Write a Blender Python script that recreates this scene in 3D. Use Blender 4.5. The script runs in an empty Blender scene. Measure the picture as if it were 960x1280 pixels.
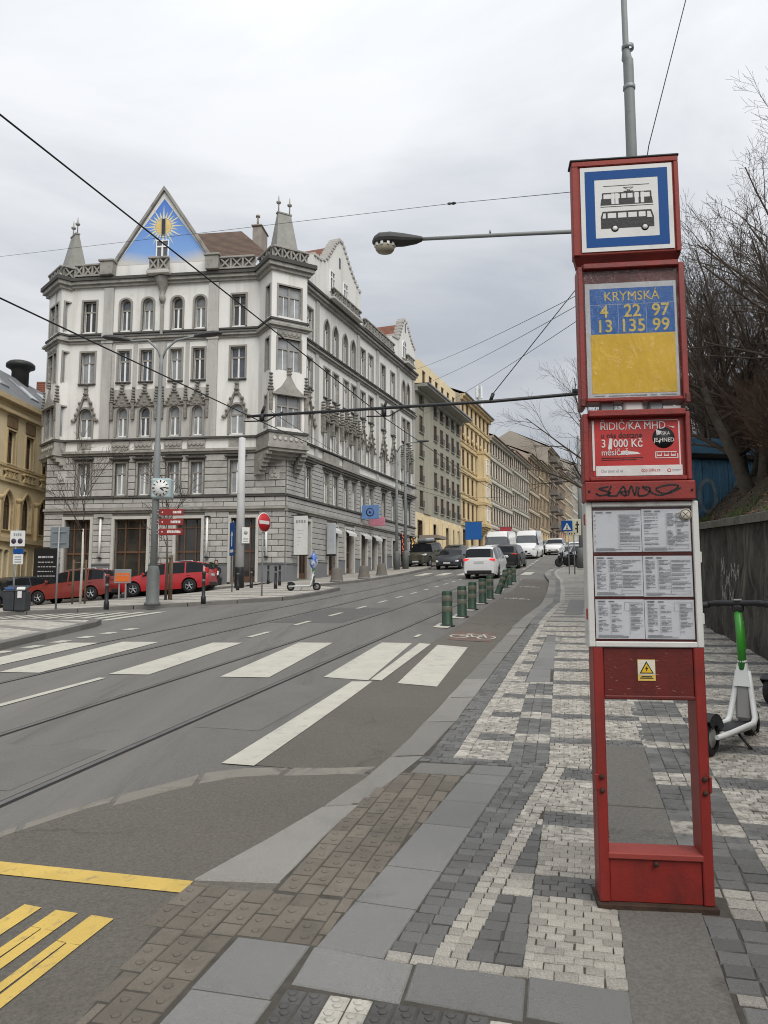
import bpy, bmesh, math, random
from mathutils import Vector, Matrix, noise
random.seed(7)
R = math.radians
sc = bpy.context.scene
COL = sc.collection

# ------------------------------------------------------------------ camera, world, sun, exposure
cam_d = bpy.data.cameras.new('camera')
cam_d.sensor_fit = 'VERTICAL'; cam_d.sensor_height = 36.0; cam_d.lens = 27.03
cam_d.clip_start = 0.05; cam_d.clip_end = 3000
cam = bpy.data.objects.new('camera', cam_d); COL.objects.link(cam)
cam.location = (0, 0, 1.6); cam.rotation_euler = (math.pi/2 + math.atan(105/961.0), 0, 0)
sc.camera = cam

SUN_EL, SUN_AZ = R(46), R(158)          # behind the photographer's left shoulder, veiled by cloud
world = bpy.data.worlds.new('World'); sc.world = world
world.use_nodes = True
wn, wl = world.node_tree.nodes, world.node_tree.links
wn.clear()
def wnode(t, **k):
    n = wn.new(t)
    for a, b in k.items(): setattr(n, a, b)
    return n
w_out = wnode('ShaderNodeOutputWorld')
w_sky = wnode('ShaderNodeTexSky', sky_type='NISHITA', sun_disc=False)
w_sky.sun_elevation = SUN_EL; w_sky.sun_rotation = SUN_AZ
w_bg1 = wnode('ShaderNodeBackground'); w_bg1.inputs[1].default_value = 0.08
wl.new(w_sky.outputs[0], w_bg1.inputs[0])
# the overcast: a layer of cloud whose thickness varies, seen on a flat deck overhead
w_tc = wnode('ShaderNodeTexCoord')
w_sep = wnode('ShaderNodeSeparateXYZ'); wl.new(w_tc.outputs['Generated'], w_sep.inputs[0])
w_z = wnode('ShaderNodeMath', operation='MAXIMUM'); wl.new(w_sep.outputs[2], w_z.inputs[0]); w_z.inputs[1].default_value = 0.0
w_za = wnode('ShaderNodeMath', operation='ADD'); wl.new(w_z.outputs[0], w_za.inputs[0]); w_za.inputs[1].default_value = 0.28
w_dv = wnode('ShaderNodeVectorMath', operation='DIVIDE')
w_cz = wnode('ShaderNodeCombineXYZ')
for i in range(3): wl.new(w_za.outputs[0], w_cz.inputs[i])
wl.new(w_tc.outputs['Generated'], w_dv.inputs[0]); wl.new(w_cz.outputs[0], w_dv.inputs[1])
w_sc = wnode('ShaderNodeVectorMath', operation='MULTIPLY'); wl.new(w_dv.outputs[0], w_sc.inputs[0]); w_sc.inputs[1].default_value = (1.0, 1.5, 1.0)
w_n = wnode('ShaderNodeTexNoise'); w_n.inputs['Scale'].default_value = 1.15; w_n.inputs['Detail'].default_value = 7
w_n.inputs['Roughness'].default_value = 0.55; w_n.inputs['Distortion'].default_value = 0.5
wl.new(w_sc.outputs[0], w_n.inputs['Vector'])
w_r = wnode('ShaderNodeValToRGB'); wl.new(w_n.outputs[0], w_r.inputs[0])
w_r.color_ramp.elements[0].position = 0.36; w_r.color_ramp.elements[0].color = (0.315, 0.335, 0.368, 1)
w_r.color_ramp.elements[1].position = 0.66; w_r.color_ramp.elements[1].color = (0.505, 0.513, 0.527, 1)
w_lum = wnode('ShaderNodeMath', operation='MULTIPLY_ADD'); wl.new(w_z.outputs[0], w_lum.inputs[0])   # an overcast sky is brighter overhead
w_lum.inputs[1].default_value = 0.95; w_lum.inputs[2].default_value = 0.66
w_bg2 = wnode('ShaderNodeBackground'); wl.new(w_r.outputs[0], w_bg2.inputs[0]); wl.new(w_lum.outputs[0], w_bg2.inputs[1])
w_mix = wnode('ShaderNodeMixShader'); w_mix.inputs[0].default_value = 0.95
wl.new(w_bg1.outputs[0], w_mix.inputs[1]); wl.new(w_bg2.outputs[0], w_mix.inputs[2]); wl.new(w_mix.outputs[0], w_out.inputs[0])

sun_d = bpy.data.lights.new('sun', 'SUN'); sun_d.energy = 1.5; sun_d.angle = R(50); sun_d.color = (1.0, 0.965, 0.91)
sun = bpy.data.objects.new('sun', sun_d); COL.objects.link(sun)
sun.rotation_euler = Vector((-math.sin(SUN_AZ)*math.cos(SUN_EL), -math.cos(SUN_AZ)*math.cos(SUN_EL), -math.sin(SUN_EL))).to_track_quat('-Z', 'Y').to_euler()

sc.view_settings.view_transform = 'Standard'; sc.view_settings.look = 'None'
sc.view_settings.gamma = 1.0; sc.view_settings.exposure = 0.72
sc.view_settings.use_curve_mapping = False
sc.cycles.filter_width = 1.05
sc.cycles.max_bounces = 6; sc.cycles.diffuse_bounces = 3; sc.cycles.glossy_bounces = 3
sc.cycles.transparent_max_bounces = 8

# ------------------------------------------------------------------ the hill the street climbs: s runs along the street, c across it
AZ = R(15); SA, CA = math.sin(AZ), math.cos(AZ)
def Gs(s):
    g = .061*s
    if s > 30: t = min(s, 60)-30; g += .0004*t*t
    if s > 60: g += .024*(s-60)
    return g
def Kc(c):
    a = max(0, -8-c)
    return -.0024*a*a if a < 20 else -.0024*(400+40*(a-20))
def sc_of(x, y): return x*SA+y*CA, x*CA-y*SA
def H(x, y):
    s, c = sc_of(x, y); return Gs(s)+Kc(c)
def smooth(t): t = max(0., min(1., t)); return t*t*(3-2*t)
def drop(s, c):                                     # the gutter lies below the pavement
    return .012 + .068*smooth((s-4)/5.)*smooth((c+3.4)/1.6)
def W(s, c, dz=0.):
    return Vector((s*SA+c*CA, s*CA-c*SA, Gs(s)+Kc(c)+dz))
def WR(s, c, dz=0.): return W(s, c, dz-drop(s, c))

# ------------------------------------------------------------------ materials
MATS = {}
def nn(nt, t, **k):
    n = nt.nodes.new(t)
    for a, b in k.items(): setattr(n, a, b)
    return n
def rgb(c): return (c[0], c[1], c[2], 1.0)
def mixc(nt, fac, a, b, blend='MIX'):
    m = nn(nt, 'ShaderNodeMix', data_type='RGBA', blend_type=blend, clamp_factor=True)
    for s, v in ((0, fac), (6, a), (7, b)):
        if hasattr(v, 'is_linked'): nt.links.new(v, m.inputs[s])
        elif s == 0: m.inputs[0].default_value = v
        else: m.inputs[s].default_value = rgb(v)
    return m.outputs[2]
def ramp(nt, src, p0, p1, c0=(0, 0, 0), c1=(1, 1, 1)):
    r = nn(nt, 'ShaderNodeValToRGB'); nt.links.new(src, r.inputs[0])
    e = r.color_ramp.elements; e[0].position = p0; e[1].position = p1; e[0].color = rgb(c0); e[1].color = rgb(c1)
    return r.outputs[0]
def tex(nt, vec, scale, detail=5, rough=.55, dist=0.):
    n = nn(nt, 'ShaderNodeTexNoise'); n.inputs['Scale'].default_value = scale; n.inputs['Detail'].default_value = detail
    n.inputs['Roughness'].default_value = rough; n.inputs['Distortion'].default_value = dist
    nt.links.new(vec, n.inputs['Vector']); return n.outputs[0]
def pm(name, col, rough=.8, var=.18, scale=3., bump=.15, bscale=60., metal=0., rand=0., spots=None, spec=.4, coat=0., streak=None, speck=0.):
    """procedural surface: blotchy base colour, fine relief, optional second colour in patches, vertical streaks, per-object tone"""
    if name in MATS: return MATS[name]
    m = bpy.data.materials.new(name); m.use_nodes = True; MATS[name] = m
    nt = m.node_tree; b = nt.nodes['Principled BSDF']
    tc = nn(nt, 'ShaderNodeTexCoord').outputs['Object']
    if rand:
        oi = nn(nt, 'ShaderNodeObjectInfo')
        ad = nn(nt, 'ShaderNodeVectorMath', operation='ADD'); nt.links.new(tc, ad.inputs[0]); nt.links.new(oi.outputs['Location'], ad.inputs[1]); tc = ad.outputs[0]
    n1 = tex(nt, tc, scale, 7, .6)
    c = mixc(nt, ramp(nt, n1, .32, .68), [x*(1-var) for x in col], [min(1, x*(1+var)) for x in col])
    if spots:
        sp_col, sp_lo, sp_hi, sp_sc = spots
        c = mixc(nt, ramp(nt, tex(nt, tc, sp_sc, 8, .65, .4), sp_lo, sp_hi), c, sp_col)
    if streak:
        mp = nn(nt, 'ShaderNodeMapping'); nt.links.new(tc, mp.inputs[0]); mp.inputs['Scale'].default_value = (1, 1, .09)
        c = mixc(nt, ramp(nt, tex(nt, mp.outputs[0], streak[1], 6, .6), .5, .78), c, streak[0])
    if speck:
        n3 = tex(nt, tc, 260., 2, .5)
        c = mixc(nt, speck, c, ramp(nt, n3, .35, .65, [x*.35 for x in col], [min(1, x*1.9) for x in col]))
    if rand:
        mr = nn(nt, 'ShaderNodeMapRange'); nt.links.new(oi.outputs['Random'], mr.inputs[0])
        mr.inputs[3].default_value = 1-rand; mr.inputs[4].default_value = 1+rand
        hs = nn(nt, 'ShaderNodeVectorMath', operation='SCALE'); nt.links.new(c, hs.inputs[0]); nt.links.new(mr.outputs[0], hs.inputs['Scale']); c = hs.outputs[0]
    nt.links.new(c, b.inputs['Base Color'])
    b.inputs['Roughness'].default_value = rough; b.inputs['Metallic'].default_value = metal
    b.inputs['Specular IOR Level'].default_value = spec
    if coat: b.inputs['Coat Weight'].default_value = coat; b.inputs['Coat Roughness'].default_value = .08
    if bump:
        bp = nn(nt, 'ShaderNodeBump'); bp.inputs['Strength'].default_value = bump; bp.inputs['Distance'].default_value = .02
        nt.links.new(tex(nt, tc, bscale, 6, .65), bp.inputs['Height']); nt.links.new(bp.outputs[0], b.inputs['Normal'])
    return m
def emit(name, col, strength):
    if name in MATS: return MATS[name]
    m = pm(name, col, .4, .05, 3, 0); b = m.node_tree.nodes['Principled BSDF']
    b.inputs['Emission Color'].default_value = rgb(col); b.inputs['Emission Strength'].default_value = strength
    return m

# ------------------------------------------------------------------ mesh collecting
class MB:
    def __init__(s): s.v = []; s.f = []; s.m = []; s.cm = 0; s.sm = []; s.sf = False
    def face(s, idx):
        s.f.append(tuple(idx)); s.m.append(s.cm); s.sm.append(s.sf)
    def poly(s, pts):
        k = len(s.v); s.v += [tuple(p) for p in pts]; s.face(range(k, k+len(pts)))
    def box(s, c, d, rot=None, bev=0., jit=0.):
        """box of size d centred on c; bev chamfers every edge"""
        hx, hy, hz = d[0]/2, d[1]/2, d[2]/2
        k = len(s.v)
        def P(x, y, z):
            p = Vector((x, y, z))
            if jit: p += Vector((random.uniform(-jit, jit), random.uniform(-jit, jit), random.uniform(-jit, jit)))
            if rot is not None: p = rot @ p
            s.v.append((p.x+c[0], p.y+c[1], p.z+c[2]))
        if not bev:
            for z in (-hz, hz):
                for x, y in ((-hx, -hy), (hx, -hy), (hx, hy), (-hx, hy)): P(x, y, z)
            for q in ((0, 3, 2, 1), (4, 5, 6, 7), (0, 1, 5, 4), (1, 2, 6, 5), (2, 3, 7, 6), (3, 0, 4, 7)): s.face([k+i for i in q])
            return
        b = min(bev, hx*.9, hy*.9, hz*.9); ix = {}
        for sx in (-1, 1):
            for sy in (-1, 1):
                for sz in (-1, 1):
                    ix[sx, sy, sz] = len(s.v)
                    P(sx*hx, sy*(hy-b), sz*(hz-b)); P(sx*(hx-b), sy*hy, sz*(hz-b)); P(sx*(hx-b), sy*(hy-b), sz*hz)
        def q(ids, nrm):
            a = [Vector(s.v[i]) for i in ids]
            n = (a[1]-a[0]).cross(a[2]-a[0]); nv = Vector(nrm)
            if rot is not None: nv = rot @ nv
            s.face(ids if n.dot(nv) > 0 else ids[::-1])
        for sg in (-1, 1):
            q([ix[sg, -1, -1], ix[sg, 1, -1], ix[sg, 1, 1], ix[sg, -1, 1]], (sg, 0, 0))
            q([ix[-1, sg, -1]+1, ix[1, sg, -1]+1, ix[1, sg, 1]+1, ix[-1, sg, 1]+1], (0, sg, 0))
            q([ix[-1, -1, sg]+2, ix[1, -1, sg]+2, ix[1, 1, sg]+2, ix[-1, 1, sg]+2], (0, 0, sg))
        for a in (-1, 1):
            for e in (-1, 1):
                q([ix[a, e, -1], ix[a, e, 1], ix[a, e, 1]+1, ix[a, e, -1]+1], (a, e, 0))
                q([ix[a, -1, e], ix[a, 1, e], ix[a, 1, e]+2, ix[a, -1, e]+2], (a, 0, e))
                q([ix[-1, a, e]+1, ix[1, a, e]+1, ix[1, a, e]+2, ix[-1, a, e]+2], (0, a, e))
                for g in (-1, 1): q([ix[a, e, g], ix[a, e, g]+1, ix[a, e, g]+2], (a, e, g))
    def bx(s, x0, x1, y0, y1, z0, z1, bev=0.): s.box(((x0+x1)/2, (y0+y1)/2, (z0+z1)/2), (abs(x1-x0), abs(y1-y0), abs(z1-z0)), None, bev)
    def tube(s, pts, r, n=8, caps=True, smooth_=True):
        pts = [Vector(p) for p in pts]; rr = r if isinstance(r, (list, tuple)) else [r]*len(pts)
        k0 = len(s.v); up = Vector((0, 0, 1)); u = None
        for i, p in enumerate(pts):
            d = (pts[min(i+1, len(pts)-1)]-pts[max(i-1, 0)])
            d = d.normalized() if d.length > 1e-9 else Vector((0, 0, 1))
            if u is None:
                u = d.cross(up if abs(d.z) < .95 else Vector((1, 0, 0))).normalized()
            else:
                u = (u-d*u.dot(d)); u = u.normalized() if u.length > 1e-6 else d.orthogonal().normalized()
            w = d.cross(u)
            for j in range(n):
                a = 2*math.pi*j/n; q = p+(u*math.cos(a)+w*math.sin(a))*rr[i]; s.v.append((q.x, q.y, q.z))
        sf = s.sf; s.sf = smooth_
        for i in range(len(pts)-1):
            for j in range(n):
                a = k0+i*n+j; b = k0+i*n+(j+1) % n; s.face((a, b, b+n, a+n))
        s.sf = sf
        if caps:
            s.face(range(k0+n-1, k0-1, -1)); e = k0+(len(pts)-1)*n; s.face(range(e, e+n))
    def lathe(s, prof, n=20, c=(0, 0, 0), rot=None, smooth_=True, caps=True):
        """profile of (radius, z) turned round z, then rot, then moved to c"""
        k0 = len(s.v)
        for r, z in prof:
            for j in range(n):
                a = 2*math.pi*j/n; p = Vector((r*math.cos(a), r*math.sin(a), z))
                if rot is not None: p = rot @ p
                s.v.append((p.x+c[0], p.y+c[1], p.z+c[2]))
        sf = s.sf; s.sf = smooth_
        for i in range(len(prof)-1):
            for j in range(n):
                a = k0+i*n+j; b = k0+i*n+(j+1) % n; s.face((a, b, b+n, a+n))
        s.sf = sf
        if caps and prof[0][0] > 1e-6: s.face(range(k0+n-1, k0-1, -1))
        if caps and prof[-1][0] > 1e-6: e = k0+(len(prof)-1)*n; s.face(range(e, e+n))
    def prism(s, pts, off):
        """closed outline of 3-D points pushed along off"""
        k = len(s.v); n = len(pts); off = Vector(off)
        s.v += [tuple(p) for p in pts]; s.v += [tuple(Vector(p)+off) for p in pts]
        s.face(range(k+n-1, k-1, -1)); s.face(range(k+n, k+2*n))
        for i in range(n): j = (i+1) % n; s.face((k+i, k+j, k+n+j, k+n+i))
    def grid(s, rows):
        k = len(s.v); nx = len(rows[0])
        for r in rows: s.v += [tuple(p) for p in r]
        for i in range(len(rows)-1):
            for j in range(nx-1): a = k+i*nx+j; s.face((a, a+1, a+nx+1, a+nx))
    def mesh(s, name, mats, fix=False):
        me = bpy.data.meshes.new(name); me.from_pydata(s.v, [], s.f)
        for m in (mats if isinstance(mats, (list, tuple)) else [mats]): me.materials.append(m)
        me.polygons.foreach_set('material_index', s.m); me.polygons.foreach_set('use_smooth', s.sm)
        if fix:
            bm = bmesh.new(); bm.from_mesh(me); bmesh.ops.recalc_face_normals(bm, faces=bm.faces); bm.to_mesh(me); bm.free()
        me.update(); return me

WM = {}; CH = {}
def wm(o): return WM.get(o.name, Matrix.Identity(4)) if o is not None else Matrix.Identity(4)
def link(name, data, parent=None, M=None):
    """link an object; M is its place in the world (identity: its mesh is already in world metres)"""
    o = bpy.data.objects.new(name, data); COL.objects.link(o)
    M = M if M is not None else Matrix.Identity(4)
    if parent is not None:
        o.parent = parent; o.matrix_basis = wm(parent).inverted() @ M
    else: o.matrix_basis = M
    WM[o.name] = M.copy()
    if parent is not None: CH.setdefault(parent.name, []).append(o)
    return o
def kid(name, mb, mats, parent, fix=False):
    """a part in its parent's own axes"""
    me = mb.mesh(name, mats, fix) if isinstance(mb, MB) else mb
    return link(name, me, parent, wm(parent))
def tag(o, label=None, cat=None, group=None, kind=None):
    for k, v in (('label', label), ('category', cat), ('group', group), ('kind', kind)):
        if v: o[k] = v
    return o
def thing(name, label, cat, loc=(0, 0, 0), rz=0., group=None, M=None):
    M = M if M is not None else Matrix.Translation(Vector(loc)) @ Matrix.Rotation(rz, 4, 'Z')
    return tag(link(name, None, None, M), label, cat, group)
def stuff(o): o['kind'] = 'stuff'; return o
def copy_tree(o, M, label=None, parent=None):
    c = o.copy(); COL.objects.link(c)
    if label: c['label'] = label
    if parent is None: c.parent = None; c.matrix_basis = M
    else: c.parent = parent; CH.setdefault(parent.name, []).append(c)
    WM[c.name] = M.copy() if parent is None else wm(parent) @ c.matrix_basis
    for ch in list(CH.get(o.name, [])): copy_tree(ch, M, None, c)
    return c
def T(x, y, z): return Matrix.Translation(Vector((x, y, z)))
def RZ(a): return Matrix.Rotation(a, 4, 'Z')
def place(s, c, dz=0., rz=0.): p = W(s, c, dz); return T(*p) @ RZ(rz)
def put(x, y, dz=0., rz=0.): return T(x, y, H(x, y)+dz) @ RZ(rz)
_txt = {}
def text_mesh(t, size, mat, ext=.001, bold=0., align='CENTER', squash=1.):
    cu = bpy.data.curves.new('lettering', 'FONT'); cu.body = t; cu.size = size; cu.extrude = ext; cu.offset = bold
    cu.align_x = align; cu.align_y = 'CENTER'; cu.resolution_u = 3
    o = bpy.data.objects.new('lettering', cu); COL.objects.link(o)
    dg = bpy.context.evaluated_depsgraph_get(); me = bpy.data.meshes.new_from_object(o.evaluated_get(dg))
    bpy.data.objects.remove(o); bpy.data.curves.remove(cu)
    me.materials.clear(); me.materials.append(mat); me.name = 'lettering'
    for p in me.polygons: p.material_index = 0
    if squash != 1.:
        for v in me.vertices: v.co.x *= squash
    return me
# ================================================================== GROUND
def band_at(s): return ((s-3.75) % .945) < .25

def asphalt(name, col, dark, lane=False):
    m = pm(name, col, .9, .13, .45, .5, 130, spec=.25, spots=(dark, .46, .72, .8), speck=.36)
    nt = m.node_tree; b = nt.nodes['Principled BSDF']; src = b.inputs['Base Color'].links[0].from_socket
    tc = nn(nt, 'ShaderNodeTexCoord').outputs['Object']
    v = nn(nt, 'ShaderNodeTexVoronoi', feature='DISTANCE_TO_EDGE'); v.inputs['Scale'].default_value = .33
    ws = nn(nt, 'ShaderNodeVectorMath', operation='ADD'); nz = nn(nt, 'ShaderNodeTexNoise'); nz.inputs['Scale'].default_value = 1.4; nz.inputs['Detail'].default_value = 5
    nt.links.new(tc, nz.inputs['Vector']); nt.links.new(tc, ws.inputs[0]); nt.links.new(nz.outputs['Color'], ws.inputs[1]); nt.links.new(ws.outputs[0], v.inputs['Vector'])
    crack = ramp(nt, v.outputs['Distance'], .003, .010, (1, 1, 1), (0, 0, 0))
    keep = ramp(nt, tex(nt, tc, .5, 3), .44, .56)
    mu = nn(nt, 'ShaderNodeMath', operation='MULTIPLY'); nt.links.new(crack, mu.inputs[0]); nt.links.new(keep, mu.inputs[1])
    m2 = nn(nt, 'ShaderNodeMath', operation='MULTIPLY'); nt.links.new(mu.outputs[0], m2.inputs[0]); m2.inputs[1].default_value = .85
    c = mixc(nt, m2.outputs[0], src, [x*.45 for x in col])
    c = mixc(nt, .55, c, ramp(nt, tex(nt, tc, 55., 4, .75), .36, .68, [x*.62 for x in col], [x*1.36 for x in col]))
    if lane:                                        # tyre wear and oil along the lanes: long soft streaks down the street
        mp = nn(nt, 'ShaderNodeMapping'); mp.inputs['Rotation'].default_value = (0, 0, AZ); mp.inputs['Scale'].default_value = (.9, .02, 1)
        nt.links.new(tc, mp.inputs[0])
        c = mixc(nt, ramp(nt, tex(nt, mp.outputs[0], 1.2, 4, .6), .35, .70), c, [x*1.28 for x in col])
        mp2 = nn(nt, 'ShaderNodeMapping'); mp2.inputs['Rotation'].default_value = (0, 0, AZ); mp2.inputs['Scale'].default_value = (1.6, .05, 1)
        nt.links.new(tc, mp2.inputs[0])
        c = mixc(nt, ramp(nt, tex(nt, mp2.outputs[0], 1.7, 6, .7), .58, .85), c, [x*.62 for x in col])
    nt.links.new(c, b.inputs['Base Color']); return m
M_road = asphalt('road_asphalt', (.146, .139, .127), (.112, .106, .097), True)
M_bay = asphalt('bay_asphalt', (.132, .121, .104), (.088, .079, .067))
M_patch = asphalt('footway_asphalt', (.150, .141, .126), (.125, .117, .104))
M_white = pm('road_paint', (.465, .445, .38), .75, .08, 3, .3, 120, spots=((.27, .262, .245), .55, .76, 7.))
M_yellow = pm('yellow_paint', (.56, .39, .095), .7, .12, 4, .35, 110, spots=((.27, .21, .11), .54, .74, 16.))
M_rail = pm('rail_steel', (.22, .215, .205), .4, .2, 6, .05, 80, metal=.8)
M_groove = pm('rail_groove', (.018, .017, .016), .9, .2, 8, .1)
M_kerb = pm('kerb_granite', (.195, .186, .168), .85, .12, 1.2, .35, 110, rand=.2, spots=((.13, .122, .108), .50, .74, 2.2), speck=.5)
M_slab = pm('granite_slab', (.160, .158, .150), .8, .10, 1.6, .25, 120, rand=.17, spots=((.105, .103, .098), .55, .75, 2.6), speck=.38)
M_paver = pm('brown_paver', (.140, .122, .098), .85, .14, 6, .4, 90, rand=.16, spots=((.095, .083, .068), .52, .72, 9.), speck=.25)
M_wcob = pm('pale_cobble', (.41, .385, .335), .8, .16, 9, .45, 60, rand=.22, spots=((.17, .155, .132), .44, .66, 18.))
M_dcob = pm('dark_cobble', (.128, .126, .120), .7, .14, 9, .4, 60, rand=.20, spots=((.055, .054, .052), .52, .75, 14.))
M_joint = pm('joint_grit', (.070, .063, .052), .95, .25, 12, .5, 90)
M_wtile = pm('pale_relief_tile', (.42, .40, .35), .8, .12, 9, .3, 60, rand=.08, spots=((.22, .20, .17), .52, .72, 14.))
M_dtile = pm('dark_relief_tile', (.082, .080, .076), .8, .14, 9, .3, 60, rand=.14)
M_lkerb = pm('weathered_kerb', (.16, .152, .14), .85, .12, 1.5, .3, 80, rand=.12)

def ss(a, b, st):
    n = max(1, int(math.ceil(abs(b-a)/st))); return [a+(b-a)*i/n for i in range(n+1)]
srow = ss(-16, 0, 4)+ss(.5, 12, .5)+ss(13, 60, 1)+ss(64, 120, 4)+ss(130, 430, 15)
ccol = ss(-120, -40, 10)+ss(-38, -10, 2)+ss(-9, -4, 1)+ss(-3.6, -1.2, .3)+[0, 3.0]
mb = MB(); mb.sf = True
mb.grid([[WR(s, c) for c in ccol] for s in srow])
road = tag(link('road', mb.mesh('road', M_road)), kind='structure')

def sheet(name, poly, mat, dz, parent, fn=WR, st=.6):
    """a painted quad (s,c corners: near-left, near-right, far-right, far-left) following the ground"""
    mb = MB(); (a, b, c, d) = poly; n = max(1, int(math.ceil(max(math.dist(a, d), math.dist(b, c))/st))); m = max(1, int(math.ceil(max(math.dist(a, b), math.dist(d, c))/st)))
    rows = []
    for i in range(n+1):
        t = i/n; l = (a[0]+(d[0]-a[0])*t, a[1]+(d[1]-a[1])*t); r = (b[0]+(c[0]-b[0])*t, b[1]+(c[1]-b[1])*t)
        rows.append([fn(l[0]+(r[0]-l[0])*j/m, l[1]+(r[1]-l[1])*j/m, dz) for j in range(m+1)])
    mb.grid(rows); return link(name, mb.mesh(name, mat), parent)
def bar(name, s0, s1, c0, c1, mat, dz, parent=None, fn=WR): return sheet(name, ((s0, c0), (s0, c1), (s1, c1), (s1, c0)), mat, dz, parent or road, fn)

# bus bay and cycle lane: a different asphalt each
def strip_sheet(name, rows, mat, dz, fn=WR, parent=None, sub=1, kind=None):
    """rows of (s, c_left, c_right)"""
    mb = MB(); out = []
    for (s0, a0, b0), (s1, a1, b1) in zip(rows, rows[1:]):
        n = max(1, int(abs(s1-s0)/.5))
        for i in range(n):
            t = i/n; out.append((s0+(s1-s0)*t, a0+(a1-a0)*t, b0+(b1-b0)*t))
    out.append(rows[-1])
    mb.grid([[fn(s, a+(b-a)*j/sub, dz) for j in range(sub+1)] for s, a, b in out])
    return link(name, mb.mesh(name, mat), parent)
strip_sheet('bus_bay', [(-6, -4.2, -1.2), (3.9, -3.30, -1.2), (4.4, -3.13, -1.2), (4.8, -2.92, -1.2), (5.2, -2.70, -1.2), (5.5, -2.3, -1.2)], M_bay, .004, parent=road, sub=10)
strip_sheet('cycle_lane', [(5.56, -2.66, -1.3), (9.4, -2.70, -1.3), (16, -2.75, -1.3), (30, -2.95, -1.35), (40, -3.3, -2.0)], M_bay, .004, parent=road, sub=8)

# tram rails: steel head with a groove beside it
def rail(c0, drift=0.):
    rows = [(s, c0+drift*max(0, s-20)) for s in ss(-14, 60, 1.)+ss(64, 300, 6)]
    o = link('tram_rail', (lambda m: (m.grid([[WR(s, c-.028, .005), WR(s, c+.022, .005)] for s, c in rows]), m.mesh('tram_rail', M_rail))[1])(MB()), road)
    link('groove', (lambda m: (m.grid([[WR(s, c+.023, .004), WR(s, c+.056, .004)] for s, c in rows]), m.mesh('groove', M_groove))[1])(MB()), o)
    link('joint', (lambda m: (m.grid([[WR(s, c-.048, .003), WR(s, c-.029, .003)] for s, c in rows]), m.mesh('joint', pm('rail_bitumen', (.045, .043, .04), .8)))[1])(MB()), o)
for c0 in (-3.75, -5.19, -7.30, -8.73): rail(c0, -.012)

# zebra crossing, lane lines and dashes
for poly in [((9.45, -2.36), (9.40, -1.85), (13.15, -2.05), (13.20, -2.58)), ((9.45, -3.33), (9.45, -2.74), (13.15, -3.02), (13.1, -3.55)),
             ((9.25, -4.68), (9.3, -4.02), (12.95, -4.40), (12.9, -5.02)), ((9.2, -6.30), (9.25, -5.72), (12.75, -6.03), (12.7, -6.58)),
             ((9.1, -7.98), (9.15, -7.35), (12.65, -7.63), (12.6, -8.35)), ((9.3, -9.0), (9.3, -8.45), (12.4, -8.72), (12.35, -9.42))]:
    sheet('zebra_stripe', poly, M_white, .008, road)
sheet('lane_line', ((5.53, -2.77), (5.53, -2.50), (9.40, -2.67), (9.28, -2.90)), M_white, .009, road)
sheet('lane_line', ((9.50, -2.72), (9.50, -2.58), (13.2, -2.70), (13.2, -2.90)), M_white, .012, road)
sheet('lane_line', ((-3., -6.28), (-3., -6.16), (8.92, -6.14), (8.92, -6.25)), M_white, .008, road)
for k in range(16):
    s0 = 13.6+k*2.35; bar('lane_dash', s0, s0+.95, -6.36-.012*max(0, s0-20), -6.24-.012*max(0, s0-20), M_white, .008)
for k in range(12): bar('lane_dash', 14.+k*2.3, 14.45+k*2.3, -3.2-.012*k*2, -3.12-.012*k*2, M_white, .009)
for k in range(14): bar('lane_dash', 52+k*3.0, 53.2+k*3.0, -4.4-.02*k, -4.2-.02*k, M_white, .009)
# the next crossing up the hill
for k in range(6): bar('zebra_stripe', 44.6, 48.0, -3.3-1.25*k-.6, -3.3-1.25*k, M_white, .009)
# crossing over the side street
for k in range(11):
    c0 = -11.6-.62*k; sheet('zebra_stripe', ((16.9+.16*k, c0-.35), (16.9+.16*k, c0-.05), (19.6+.03*k, c0-.0), (19.6+.03*k, c0-.30)), M_white, .008, road)
# dashes beside the far rail
for k in range(9): bar('lane_dash', 8.6+k*.75, 8.95+k*.75, -9.75, -9.5, M_white, .007)
# yellow bus bay lettering and stop line
sheet('yellow_line', ((3.41, -3.30), (3.43, -1.90), (3.56, -1.92), (3.55, -3.30)), M_yellow, .009, road)
for poly in [((1.5, -2.56), (1.5, -2.455), (3.15, -2.46), (3.16, -2.56)),
             ((2.985, -2.38), (2.975, -2.26), (3.14, -2.26), (3.145, -2.38)), ((1.5, -2.375), (1.5, -2.335), (2.985, -2.327), (2.99, -2.38)), ((1.5, -2.30), (1.5, -2.255), (2.98, -2.26), (2.98, -2.322)),
             ((2.905, -2.19), (2.895, -2.07), (3.13, -2.07), (3.14, -2.19)), ((1.5, -2.18), (1.5, -2.145), (2.905, -2.142), (2.91, -2.19)), ((1.5, -2.115), (1.5, -2.055), (2.90, -2.07), (2.90, -2.135))]:
    sheet('yellow_letter_stroke', poly, M_yellow, .009, road, st=.5)
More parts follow.
